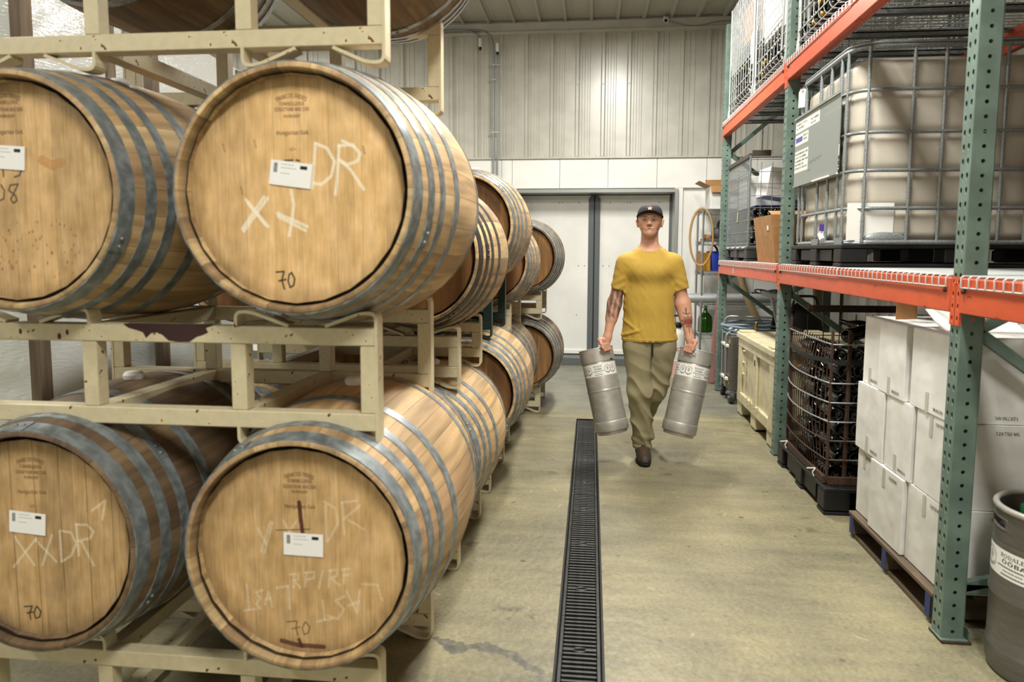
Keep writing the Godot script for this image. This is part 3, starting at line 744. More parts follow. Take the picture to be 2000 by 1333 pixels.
# one barrel standing at its belly's lowest point, axis along Z, front head towards +Z
func make_barrel(called: String, label: String, at: Vector3, rb: float, re: float, l: float, staves: String, heads: String, hoop: Material, head_tex: Material, sd: int) -> Node3D:
	var t := thing(called, label, "barrel", at, 0.0)
	var r := RandomNumberGenerator.new(); r.seed = sd
	var turn := Transform3D(Basis(Vector3.RIGHT, PI / 2), Vector3(0, rb, 0))
	var n := 27; var ws := []; var tot := 0.0
	for k in n:
		var w := r.randf_range(0.7, 1.3); ws.append(w); tot += w
	var a := 0.0
	for k in n:
		var da: float = ws[k] / tot * TAU
		var g := G.new(); g.xf = turn
		var pr := [Vector2(re - 0.025, -l / 2 + 0.052), Vector2(re - 0.013, -l / 2), Vector2(re - 0.013, -l / 2), Vector2(re - 0.003, -l / 2), Vector2(re, -l / 2 + 0.004)]
		for i in range(1, 12):
			var h := -l / 2 + l * i / 12.0
			pr.append(Vector2(barrel_r(h, rb, re, l), h))
		pr.append_array([Vector2(re, l / 2 - 0.004), Vector2(re - 0.003, l / 2), Vector2(re - 0.013, l / 2), Vector2(re - 0.013, l / 2), Vector2(re - 0.025, l / 2 - 0.052)])
		g.lathe(pr, 3, a + 0.0005 / rb, a + da - 0.0005 / rb, Vector2(0.9, 0.45), r.randf() * 7.0)
		part("stave", g, M["%s%d" % [staves, r.randi() % 6]], t)
		a += da
	var inn := G.new(); inn.xf = turn
	var ip := []
	for i in 9: ip.append(Vector2(barrel_r(-l / 2 + l * i / 8.0, rb, re, l) - 0.005 - (0.02 if i == 0 or i == 8 else 0.0), (-l / 2 + l * i / 8.0) * 0.97))
	inn.lathe(ip, 24); part("stave_joint", inn, M.dark, t)
	# hoops, four each side
	for s in [-1, 1]:
		for hp in [[0.0, 0.050], [0.088, 0.124], [0.165, 0.200], [0.285, 0.325]]:
			var h1: float = l / 2 - hp[0] * l / 0.98; var h0: float = l / 2 - hp[1] * l / 0.98
			if hp[0] == 0.0: h1 -= 0.004
			var g := G.new(); g.xf = turn
			var lo := minf(h0 * s, h1 * s); var hi := maxf(h0 * s, h1 * s)
			var r0 := barrel_r(lo, rb, re, l) + 0.0006; var r1 := barrel_r(hi, rb, re, l) + 0.0006
			g.lathe([Vector2(r0 - 0.002, lo), Vector2(r0 + 0.0022, lo), Vector2(r0 + 0.0022, lo), Vector2(r1 + 0.0022, hi), Vector2(r1 + 0.0022, hi), Vector2(r1 - 0.002, hi)], 44)
			var ov := r.randf() * TAU
			g.lathe([Vector2(r0 + 0.002, lo), Vector2(r0 + 0.0044, lo), Vector2(r0 + 0.0044, lo), Vector2(r1 + 0.0044, hi), Vector2(r1 + 0.0044, hi), Vector2(r1 + 0.002, hi)], 4, ov, ov + 0.22)
			for e in [0.05, 0.12]:
				var rm := (r0 + r1) / 2 + 0.005
				g.ball(Vector3(rm * sin(ov + e), (lo + hi) / 2, rm * cos(ov + e)), Vector3.ONE * 0.006, 6, 4)
			part("hoop", g, hoop, t)
	# heads: upright planks let into the chime
	var rh := re - 0.0225; var zf := l / 2 - 0.045
	var xs := [-rh]
	var x := -rh + r.randf_range(0.05, 0.075)
	while x < rh - 0.05:
		xs.append(x); x += r.randf_range(0.062, 0.098)
	xs.append(rh)
	for k in xs.size() - 1:
		var g := G.new(); var rows := [[], []]
		var gap := 0.0006 if sd == 43 else 0.0002
		var x0: float = xs[k] + gap; var x1: float = xs[k + 1] - gap
		var bow := r.randf_range(-0.0006, 0.0006)
		for i in 9:
			var px := lerpf(x0, x1, i / 8.0); var hy := sqrt(maxf(rh * rh - px * px, 0.0))
			var ez := -gap * 1.5 if i == 0 or i == 8 else bow
			rows[0].append(Vector3(px, rb - hy, zf + ez)); rows[1].append(Vector3(px, rb + hy, zf + ez))
		var f := 0
		for j in 2:
			for i in 9:
				var p: Vector3 = rows[j][i]
				var q := Vector2(p.x / (2 * rh) + 0.5, 0.5 - (p.y - rb) / (2 * rh)) if head_tex else Vector2((p.y - rb) * 1.1 + k * 0.37, p.x * 1.3 + k * 0.21)
				g.vert(p, Vector3((0.12 if i == 8 else (-0.12 if i == 0 else 0.0)), 0, 1), q)
		for i in 8: g.quad(i, i + 1, 9 + i + 1, 9 + i)
		part("head_plank", g, head_tex if head_tex else M["%s%d" % [heads, r.randi() % 6]], t)
	var bh := G.new(); bh.xf = turn
	bh.lathe([Vector2(rh, -zf), Vector2(0.0005, -zf)], 24); part("rear_head", bh, M["%s0" % heads], t)
	var bg := G.new(); var top := 2 * rb
	bg.lathe([Vector2(0.030, -0.006), Vector2(0.034, 0.012), Vector2(0.034, 0.012), Vector2(0.026, 0.022), Vector2(0.0, 0.022)], 14)
	var b := part("bung", bg, M.paper, t); b.position = Vector3(0, top, 0)
	return t

func head_image(sd: int, light: float, planks: int) -> Image:
	var w := 640
	var im := Image.create(w, w, false, Image.FORMAT_RGB8)
	var g1 := stretched(w, w, noise(0.11, 4, sd), 1.0, 16.0)
	var g2 := stretched(w, w, noise(0.02, 3, sd + 1), 1.0, 3.0)
	var g3 := noise_bytes(w, w, noise(0.012, 3, sd + 2))
	var r := RandomNumberGenerator.new(); r.seed = sd
	var tone := PackedFloat32Array(); tone.resize(w)
	var seam := PackedFloat32Array(); seam.resize(w)
	var x := 0; var tv := 0.0
	while x < w:
		var pw := int(w / float(planks) * r.randf_range(0.75, 1.25)); tv = r.randf_range(-0.045, 0.045)
		for k in pw:
			if x + k < w:
				tone[x + k] = tv; seam[x + k] = 1.0 if k == 0 else 0.0
		x += pw
	var d := PackedByteArray(); d.resize(w * w * 3)
	var i := 0
	for y in w:
		for px in w:
			var v := light + tone[px] + 0.13 * (g1[i] / 255.0 - 0.5) + 0.14 * (g2[i] / 255.0 - 0.5) + 0.10 * (g3[i] / 255.0 - 0.5) - 0.10 * seam[px]
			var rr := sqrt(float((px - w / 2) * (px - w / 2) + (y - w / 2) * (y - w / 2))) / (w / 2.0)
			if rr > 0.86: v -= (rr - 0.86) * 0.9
			var warm := 0.18 * (g2[i] / 255.0 - 0.5)
			d[i * 3] = clampi(int(255.0 * v * 1.06), 0, 255)
			d[i * 3 + 1] = clampi(int(255.0 * v * (0.87 + 0.2 * warm)), 0, 255)
			d[i * 3 + 2] = clampi(int(255.0 * v * (0.60 + 0.6 * warm)), 0, 255)
			i += 1
	im.set_data(w, w, false, Image.FORMAT_RGB8, d)
	return im

func head_px(q, rh: float) -> Vector2:
	return Vector2(q[0] / (2 * rh) + 0.5, 0.5 - q[1] / (2 * rh)) * 640.0

func head_marks(im: Image, rh: float, sets: Array, colr: Color, wd: float, alpha: float, grit: float) -> void:
	for s in sets:
		var pts := []
		for q in s: pts.append(head_px(q, rh))
		draw_stroke(im, pts, wd / (2 * rh) * 640.0, colr, alpha, grit)

func head_print(im: Image, rh: float, cx: float, ys: Array, ink: Color, alpha: float) -> void:
	var k := 640.0 / (2 * rh)
	draw_text(im, "FRANCOIS FRERES", head_px([cx, ys[0]], rh), 0.0115 * k, ink, alpha, "Droid Sans", 0.62, 0.085 * k)
	draw_text(im, "TONNELLERIE", head_px([cx, ys[1]], rh), 0.0095 * k, ink, alpha, "Droid Sans", 0.78)
	draw_text(im, "SZIGETVAR MECSEK", head_px([cx, ys[2]], rh), 0.0095 * k, ink, alpha, "Droid Sans", 0.76)
	draw_text(im, "HUNGARY", head_px([cx, ys[3]], rh), 0.0085 * k, ink, alpha, "Droid Sans", 0.8)
	draw_text(im, "Hungarian Oak", head_px([cx, ys[4]], rh), 0.0105 * k, ink, alpha, "Droid Sans", 0.82)
	draw_text(im, "HT+", head_px([cx, ys[5]], rh), 0.009 * k, ink, alpha * 0.7, "Droid Sans", 0.8)

func paper_tag(t: Node3D, rb: float, zf: float, c: Vector2, turn: float) -> void:
	var im := Image.create(176, 100, false, Image.FORMAT_RGB8); im.fill(Color(0.93, 0.93, 0.925))
	for y in 20: im.fill_rect(Rect2i(14, 10 + y * 2, 16, 1 + (y * 7 % 3) / 2), Color(0.25, 0.25, 0.25))
	im.fill_rect(Rect2i(126, 12, 30, 14), Color(0.06, 0.06, 0.06))
	for l in [[46, 12, 52], [46, 26, 62], [46, 48, 36]]:
		for k in range(0, l[2], 5): im.fill_rect(Rect2i(l[0] + k, l[1], 4 - k % 3, 3), Color(0.5, 0.5, 0.5))
	var g := G.new()
	g.face([Vector3(-0.0555, -0.0315, 0), Vector3(0.0555, -0.0315, 0), Vector3(0.0555, 0.0315, 0), Vector3(-0.0555, 0.0315, 0)], Vector3(0, 0, 1), [Vector2(0, 1), Vector2(1, 1), Vector2(1, 0), Vector2(0, 0)])
	g.face([Vector3(-0.0555, -0.0315, -0.0008), Vector3(-0.0555, 0.0315, -0.0008), Vector3(0.0555, 0.0315, -0.0008), Vector3(0.0555, -0.0315, -0.0008)], Vector3(0, 0, -1))
	g.face([Vector3(-0.0555, -0.0315, -0.0008), Vector3(0.0555, -0.0315, -0.0008), Vector3(0.0555, -0.0315, 0), Vector3(-0.0555, -0.0315, 0)], Vector3(0, -1, 0))
	g.face([Vector3(-0.0555, 0.0315, -0.0008), Vector3(0.0555, 0.0315, -0.0008), Vector3(0.0555, 0.0315, 0), Vector3(-0.0555, 0.0315, 0)], Vector3(0, 1, 0))
	var p := part("paper_tag", g, textured(im, 0.7), t, "white paper tag with barcode")
	p.position = Vector3(c.x, rb + c.y, zf + 0.003); p.rotation.z = turn

# ---------------------------------------------------------------- barrel racks
func strap_shape(g: G, pts: Array, z0: float, z1: float) -> void:
	var pl := PackedVector2Array()
	for p in rounded(pts, 0.02, 4): pl.append(Vector2(p.x, p.y))
	for poly in Geometry2D.offset_polyline(pl, 0.0045, Geometry2D.JOIN_MITER, Geometry2D.END_BUTT): g.prism(poly, z0, z1)

# xr: right end, zf / zr: outer front and rear faces, y0..y1 including the straps
func make_rack(label: String, xr: float, zf: float, zr: float, y0: float, y1: float, m: Material, legs := false) -> Node3D:
	var t := thing("barrel_rack", label, "barrel rack", Vector3(xr - 0.6225, y0, (zf + zr) / 2), 0.0)
	var dz := (zf - zr) / 2; var h := y1 - y0
	var yl := 0.075; var yu := h - 0.045 - 0.025
	var xs := [0.594, 0.2225, -0.2225, -0.594]; var ends := 0.617
	for s in [1, -1]:
		var zc: float = s * (dz - 0.0255)
		for y in [yl, yu]:
			var g := G.new(); g.box(Vector3(0, y, zc), Vector3(1.228, 0.05, 0.05), 0.004); part("rail", g, m, t)
		for x in xs:
			var g := G.new(); g.box(Vector3(x, (yl + yu) / 2, zc), Vector3(0.046, yu - yl - 0.05, 0.046), 0.003); part("post", g, m, t)
		var za := zc - 0.025; var zb := zc + 0.025
		for e in [-1, 1]:
			# end strap: upper cradle, down the end, lower cradle, in one bar
			var g := G.new()
			strap_shape(g, [Vector3(e * 0.475, yu + 0.028, 0), Vector3(e * 0.574, h - 0.005, 0), Vector3(e * ends, h - 0.005, 0), Vector3(e * ends, 0.005, 0), Vector3(e * 0.57, 0.005, 0), Vector3(e * 0.475, yl - 0.028, 0)], za, zb)
			part("cradle_strap", g, m, t)
			g = G.new()
			strap_shape(g, [Vector3(e * 0.37, yu + 0.028, 0), Vector3(e * 0.262, h - 0.005, 0), Vector3(e * 0.2185, h - 0.005, 0), Vector3(e * 0.2185, yu + 0.022, 0)], za, zb)
			part("cradle_strap", g, m, t)
			g = G.new()
			strap_shape(g, [Vector3(e * 0.37, yl - 0.028, 0), Vector3(e * 0.262, 0.005, 0), Vector3(e * 0.2185, 0.005, 0), Vector3(e * 0.2185, yl - 0.022, 0)], za, zb)
			part("cradle_strap", g, m, t)
	for x in [0.2225, -0.2225]:
		for y in [yl, yu]:
			var g := G.new(); g.box(Vector3(x, y, 0), Vector3(0.05, 0.05, 2 * dz - 0.102), 0.004); part("cross_tube", g, m, t)
	return t

func build_barrel_side() -> void:
	var rb := 0.378; var re := 0.315; var l := 0.98; var rh := re - 0.0225; var zc := -2.25
	var chalk := Color(0.95, 0.93, 0.86); var pen := Color(0.12, 0.095, 0.07); var ink := Color(0.27, 0.17, 0.08); var wine := Color(0.23, 0.07, 0.06)
	# upper right
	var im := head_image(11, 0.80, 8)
	head_print(im, rh, -0.012, [0.240, 0.220, 0.206, 0.189, 0.147, 0.105], ink, 0.75)
	head_marks(im, rh, S_A2R, chalk, 0.0042, 0.9, 0.45); head_marks(im, rh, S_A2Rp, pen, 0.0022, 0.85, 0.1)
	for q in [[0.175, 0.11], [-0.20, 0.12], [-0.115, 0.13], [-0.155, 0.01]]: draw_stroke(im, [head_px(q, rh), head_px([q[0] + 0.004, q[1] - 0.018], rh)], 3.0, Color(0.45, 0.30, 0.16), 0.5, 0.6)
	var b := make_barrel("wine_barrel", "oak barrel with large white chalk letters DR and two crosses, facing the camera", Vector3(-0.757, 1.605 - rb, zc), rb, re, l, "stave", "stave", M.hoop, textured(im, 0.6), 41)
	paper_tag(b, rb, l / 2 - 0.045, Vector2(-0.018, 0.042), -0.125)
	# lower right
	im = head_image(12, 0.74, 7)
	head_print(im, rh, -0.008, [0.212, 0.193, 0.177, 0.163, 0.122, 0.082], ink, 0.75)
	head_marks(im, rh, S_A1R, chalk, 0.0036, 0.5, 0.75); head_marks(im, rh, S_A1Rp, pen, 0.0017, 0.6, 0.4)
	head_marks(im, rh, S_red, wine, 0.0055, 0.9, 0.2)
	draw_stroke(im, [head_px([-0.07, -0.262], rh), head_px([-0.02, -0.272], rh), head_px([0.05, -0.272], rh)], 7.0, wine, 0.85, 0.5)
	draw_stroke(im, [head_px([-0.02, -0.255], rh), head_px([-0.012, -0.275], rh)], 5.0, wine, 0.85, 0.3)
	b = make_barrel("wine_barrel", "oak barrel with LAST chalked upside down and a wine dribble above its tag", Vector3(-0.765, 0.640 - rb, zc), rb, re, l, "stave", "stave", M.hoop, textured(im, 0.6), 42)
	paper_tag(b, rb, l / 2 - 0.045, Vector2(0.0, 0.017), -0.02)
	# lower left
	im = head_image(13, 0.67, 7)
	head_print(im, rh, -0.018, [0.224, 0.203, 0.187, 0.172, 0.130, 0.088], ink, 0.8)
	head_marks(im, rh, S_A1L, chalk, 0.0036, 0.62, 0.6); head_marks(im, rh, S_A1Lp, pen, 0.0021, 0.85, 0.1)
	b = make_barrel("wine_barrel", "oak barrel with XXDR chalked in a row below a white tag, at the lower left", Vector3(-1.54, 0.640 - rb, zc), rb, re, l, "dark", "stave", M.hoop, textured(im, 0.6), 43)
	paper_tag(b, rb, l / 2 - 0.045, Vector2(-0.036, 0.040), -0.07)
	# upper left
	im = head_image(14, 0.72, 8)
	head_print(im, rh, -0.024, [0.256, 0.238, 0.219, 0.202, 0.160, 0.118], ink, 0.85)
	head_marks(im, rh, S_A2Lp, pen, 0.0024, 0.7, 0.3)
	var r := RandomNumberGenerator.new(); r.seed = 8
	for k in 80:
		var q := [r.randf_range(-0.15, 0.17), r.randf_range(-0.23, -0.07)]
		draw_stroke(im, [head_px(q, rh), head_px([q[0], q[1] - 0.004], rh)], r.randf_range(0.8, 3.0), Color(0.48, 0.20, 0.15), r.randf_range(0.3, 0.8), 0.4)
	draw_stroke(im, [head_px([0.07, 0.085], rh), head_px([0.10, 0.07], rh), head_px([0.125, 0.078], rh)], 14.0, Color(0.66, 0.43, 0.17), 0.6, 0.7)
	b = make_barrel("wine_barrel", "oak barrel at the upper left with red specks and an orange blotch on its head", Vector3(-1.54, 1.605 - rb, zc), rb, re, l, "stave", "stave", M.hoop, textured(im, 0.6), 44)
	paper_tag(b, rb, l / 2 - 0.045, Vector2(-0.033, 0.093), -0.07)
	# third tier, only their undersides in view
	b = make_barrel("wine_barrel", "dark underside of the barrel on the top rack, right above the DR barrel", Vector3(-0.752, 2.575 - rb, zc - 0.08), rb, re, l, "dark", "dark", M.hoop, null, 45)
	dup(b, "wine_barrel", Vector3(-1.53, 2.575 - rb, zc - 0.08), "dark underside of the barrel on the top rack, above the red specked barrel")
	# racks of the front stack
	make_rack("lowest cream steel barrel rack, on the floor under the front barrels", -0.575, -1.875, -2.56, 0.0, 0.315, M.cream)
	var r2 := make_rack("cream steel barrel rack with a big peeled rust patch, between the front barrels", -0.572, -1.875, -2.575, 0.905, 1.287, M.cream)
	rust_patch(r2)
	make_rack("topmost cream steel barrel rack, resting on the upper front barrels", -0.556, -1.93, -2.70, 1.952, 2.332, M.cream)
	# the stacks behind, further down the aisle
	var rs := 0.352; var rse := 0.292; var ls := 0.94
	var kb := make_barrel("wine_barrel", "pale barrel with black painted hoops, upper row, right behind the chalked DR barrel", Vector3(-0.762, 1.43 - rs, -3.45), rs, rse, ls, "stave", "head", M.hoop_dark, null, 51)
	dup(kb, "wine_barrel", Vector3(-1.52, 1.43 - rs, -3.45), "black hooped barrel hidden deep behind the red specked barrel")
	var k1 := make_barrel("wine_barrel", "pale barrel low in the second stack, its grey hoops right behind the LAST barrel", Vector3(-0.772, 0.545 - rs, -3.45), rs, rse, ls, "stave", "head", M.hoop, null, 52)
	dup(k1, "wine_barrel", Vector3(-1.53, 0.545 - rs, -3.45), "barrel glimpsed through the middle rack opening, bright hoops catching the light")
	dup(k1, "wine_barrel", Vector3(-0.735, 1.60 - rs, -4.52), "barrel of the upper row, third along the aisle, rising above the black hooped one")
	dup(kb, "wine_barrel", Vector3(-1.50, 1.60 - rs, -4.52), "inner upper barrel on the dark green rack, behind the outer one")
	var k2 := make_barrel("wine_barrel", "bright new looking barrel in the lower row, third along the aisle", Vector3(-0.715, 0.625 - rs, -4.52), rs, rse, ls, "stave", "head", M.hoop, null, 53)
	dup(k2, "wine_barrel", Vector3(-1.48, 0.625 - rs, -4.52), "inner lower barrel of the third stack, behind the bright one")
	dup(k2, "wine_barrel", Vector3(-0.755, 1.375 - rs, -5.66), "honey coloured barrel, upper row, last but one before the white wall")
	dup(k1, "wine_barrel", Vector3(-1.52, 1.375 - rs, -5.66), "inner upper barrel of the fourth stack")
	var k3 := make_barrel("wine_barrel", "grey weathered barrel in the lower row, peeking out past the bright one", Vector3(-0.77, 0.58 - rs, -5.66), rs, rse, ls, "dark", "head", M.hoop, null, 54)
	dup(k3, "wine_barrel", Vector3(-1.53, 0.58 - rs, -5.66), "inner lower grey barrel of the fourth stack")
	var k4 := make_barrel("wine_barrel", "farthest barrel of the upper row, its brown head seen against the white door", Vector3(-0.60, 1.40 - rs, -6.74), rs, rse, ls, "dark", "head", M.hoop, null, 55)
	dup(k4, "wine_barrel", Vector3(-1.36, 1.40 - rs, -6.74), "inner upper barrel of the farthest stack")
	dup(k4, "wine_barrel", Vector3(-0.60, 0.528 - rs, -6.74), "farthest barrel of the lower row, whole brown head in view above a short rack")
	dup(k4, "wine_barrel", Vector3(-1.36, 0.528 - rs, -6.74), "inner lower barrel of the farthest stack")
	make_rack("cream rack on the floor under the second stack of barrels", -0.58, -3.1, -3.78, 0.0, 0.275, M.cream)
	make_rack("rust marked cream rack between the barrels of the second stack", -0.575, -3.1, -3.78, 0.84, 1.12, M.cream)
	make_rack("cream rack on the floor under the third stack of barrels", -0.585, -4.16, -4.87, 0.0, 0.315, M.cream)
	make_rack("dark green steel barrel rack among the cream ones", -0.578, -4.16, -4.87, 0.94, 1.29, M.dark_green)
	make_rack("cream rack on the floor under the fourth stack of barrels", -0.60, -5.28, -6.04, 0.0, 0.29, M.cream)
	make_rack("cream rack between the barrels of the fourth stack", -0.59, -5.28, -6.04, 0.80, 1.07, M.cream)
	make_rack("farthest cream rack, standing on the floor near the wall with its open end in view", -0.443, -6.38, -7.1, 0.0, 0.28, M.cream)
	make_rack("upper cream rack of the farthest stack, open end against the white wall", -0.436, -6.38, -7.1, 0.845, 1.11, M.cream)
	# stretch-wrapped pallet loads on the far side of the racks
	wrapped_load("white stretch wrapped pallet load with a wooden corner post, beyond the nearest rack", Vector3(-3.08, 0, -3.35), 1.08, 0.60, 2.85, 31)
	wrapped_load("second white wrapped load, farther back and seen through the rack openings", Vector3(-3.12, 0, -4.55), 1.14, 1.05, 2.75, 32)

func rust_patch(t: Node3D) -> void:
	# bare brown steel where the enamel has flaked off the upper front rail
	var pl := PackedVector2Array()
	for q in [[-0.132, 0.0262], [-0.118, 0.016], [-0.09, 0.009], [-0.075, 0.004], [-0.066, -0.012], [-0.05, 0.002], [-0.03, 0.004], [-0.015, -0.004], [0.0, -0.018], [0.03, -0.022], [0.062, -0.021], [0.085, -0.006], [0.10, -0.002], [0.118, 0.006], [0.112, 0.018], [0.13, 0.0262]]: pl.append(Vector2(q[0] + 0.02, q[1]))
	var g := G.new(); g.prism(pl, -0.0004, 0.0006)
	g.box(Vector3(0.018, 0.0262, -0.012), Vector3(0.258, 0.001, 0.024))
	var p := part("rust_patch", g, M.rust, t, "brown rust where the paint has flaked away")
	p.position = Vector3(0.0, 0.382 - 0.07, 0.35)
	for q in [[-0.43, 0.0, 0.006], [-0.31, -0.012, 0.007], [-0.285, 0.0, 0.006], [-0.40, 0.45, 0.004]]:
		if q[1] > 0.4: continue
		g = G.new(); g.ball(Vector3.ZERO, Vector3(q[2] * 0.8, q[2] * 1.4, 0.0006), 8, 4)
		p = part("rust_spot", g, pm(Color(0.36, 0.10, 0.09), 0.8), t); p.position = Vector3(q[0], 0.312 + q[1], 0.35)

func wrapped_load(label: String, at: Vector3, w: float, dp: float, h: float, sd: int) -> void:
	var t := thing("wrapped_pallet_load", label, "pallet load", at, 0.0, "")
	var g := G.new()
	for x in [-1, 0, 1]: g.box(Vector3(x * w * 0.42, 0.06, 0), Vector3(0.09, 0.1, dp), 0.004)
	for k in 5: g.box(Vector3(-w / 2 + w * (k + 0.5) / 5.0, 0.12, 0), Vector3(w / 5.0 - 0.03, 0.02, dp), 0.003)
	part("pallet", g, M.pallet_wood, t)
	var nz := noise(2.2, 4, sd)
	# film-covered cartons: rippled walls that follow the boxes inside
	var rows := []
	for i in 61:
		var y := 0.13 + (h - 0.13) * i / 60.0
		var row := []
		for j in 64:
			var u := float(j) / 64.0 * 4.0; var sd_i := int(u); var f := u - sd_i
			var p := Vector3.ZERO; var nn := Vector3.ZERO
			match sd_i:
				0: p = Vector3(lerpf(-w / 2, w / 2, f), y, dp / 2); nn = Vector3(0, 0, 1)
				1: p = Vector3(w / 2, y, lerpf(dp / 2, -dp / 2, f)); nn = Vector3(1, 0, 0)
				2: p = Vector3(lerpf(w / 2, -w / 2, f), y, -dp / 2); nn = Vector3(0, 0, -1)
				_: p = Vector3(-w / 2, y, lerpf(-dp / 2, dp / 2, f)); nn = Vector3(-1, 0, 0)
			var groove := 0.008 * exp(-pow(fposmod(y - 0.13, 0.45) - 0.225, 2.0) / 0.0004)
			p += nn * (0.010 * nz.get_noise_3d(p.x * 2.0, p.y * 5.0 - f * 1.2, p.z * 2.0) - groove)
			row.append(p)
		rows.append(row)
	g = G.new(); g.sheet(rows, true, true); part("wrapped_cartons", g, M.film, t)
	g = G.new(); g.box(Vector3(0, h - 0.01, 0), Vector3(w, 0.02, dp), 0.005); part("top_sheet", g, M.film, t)
	for x in [-1, 1]:
		for z in [-1, 1]:
			g = G.new(); g.box(Vector3(x * (w / 2 - 0.02), h / 2 + 0.05, z * (dp / 2 - 0.015)), Vector3(0.056, h - 0.12, 0.075), 0.004)
			part("corner_post", g, M.wood_post, t)

# ---------------------------------------------------------------- pallet racking
const RX := 1.36        # centre of the front posts
const RXB := 2.40       # centre of the rear posts
const RZ := [-7.67, -5.25, -2.76, -0.30]
const LOW := [1.235, 1.362]
const TOP := [2.625, 2.755]

# flat strip with a row of holes; cells stacked along v, hole outlines given as eight points around the cell centre
func hole_strip(g: G, o: Vector3, u: Vector3, vv: Vector3, nn: Vector3, w: float, pitch: float, count: int, shape: Array, deep: float) -> void:
	for c in count:
		var mid := o + vv * (pitch * (c + 0.5))
		var ids := []; var outer := []; var wall := []; var back := []
		for i in 8:
			var s: Vector2 = shape[i]
			var e: Vector2 = [Vector2(1, 0), Vector2(1, 1), Vector2(0, 1), Vector2(-1, 1), Vector2(-1, 0), Vector2(-1, -1), Vector2(0, -1), Vector2(1, -1)][i]
			var p := mid + u * s.x + vv * s.y
			ids.append(g.vert(p, nn, s)); outer.append(g.vert(mid + u * (e.x * w / 2) + vv * (e.y * pitch / 2), nn, e))
			var inn := (u * -s.x + vv * -s.y).normalized()
			wall.append(g.vert(p, inn)); back.append(g.vert(p - nn * deep, inn))
		for i in 8:
			var j := (i + 1) % 8
			g.quad(ids[i], ids[j], outer[j], outer[i])
			g.quad(wall[i], wall[j], back[j], back[i])

func round_hole(r: float) -> Array:
	var o := []
	for i in 8: o.append(Vector2(cos(TAU * i / 8), sin(TAU * i / 8)) * r)
	return o

func post_mesh(h: float) -> ArrayMesh:
	var g := G.new(); var n := int(h / 0.0508); var p := h / n
	var tear := [Vector2(0.0075, 0.004), Vector2(0.0058, 0.0115), Vector2(0, 0.0145), Vector2(-0.0058, 0.0115), Vector2(-0.0075, 0.004), Vector2(-0.0035, -0.010), Vector2(0, -0.0135), Vector2(0.0035, -0.010)]
	# aisle face, two columns of teardrops
	for s in [-1, 1]: hole_strip(g, Vector3(-0.04, 0, s * 0.0172), Vector3(0, 0, 1), Vector3.UP, Vector3(-1, 0, 0), 0.0344, p, n, tear, 0.003)
	# both flanks, one column of round holes
	for s in [-1, 1]: hole_strip(g, Vector3(0.001, 0, s * 0.0375), Vector3(1, 0, 0), Vector3.UP, Vector3(0, 0, s), 0.076, p, n, round_hole(0.0075), 0.003)
	for s in [-1, 1]:   # rounded corners and rear lips
		var a := g.vert(Vector3(-0.04, 0, s * 0.0344), Vector3(-1, 0, 0)); var b := g.vert(Vector3(-0.04, h, s * 0.0344), Vector3(-1, 0, 0))
		var c := g.vert(Vector3(-0.037, h, s * 0.0375), Vector3(0, 0, s)); var d := g.vert(Vector3(-0.037, 0, s * 0.0375), Vector3(0, 0, s))
		g.quad(a, b, c, d)
		g.box(Vector3(0.0385, h / 2, s * 0.029), Vector3(0.003, h, 0.017))
		g.box(Vector3(0.0, h / 2, s * 0.0362), Vector3(0.074, 0.004, 0.002))
	return g.mesh()

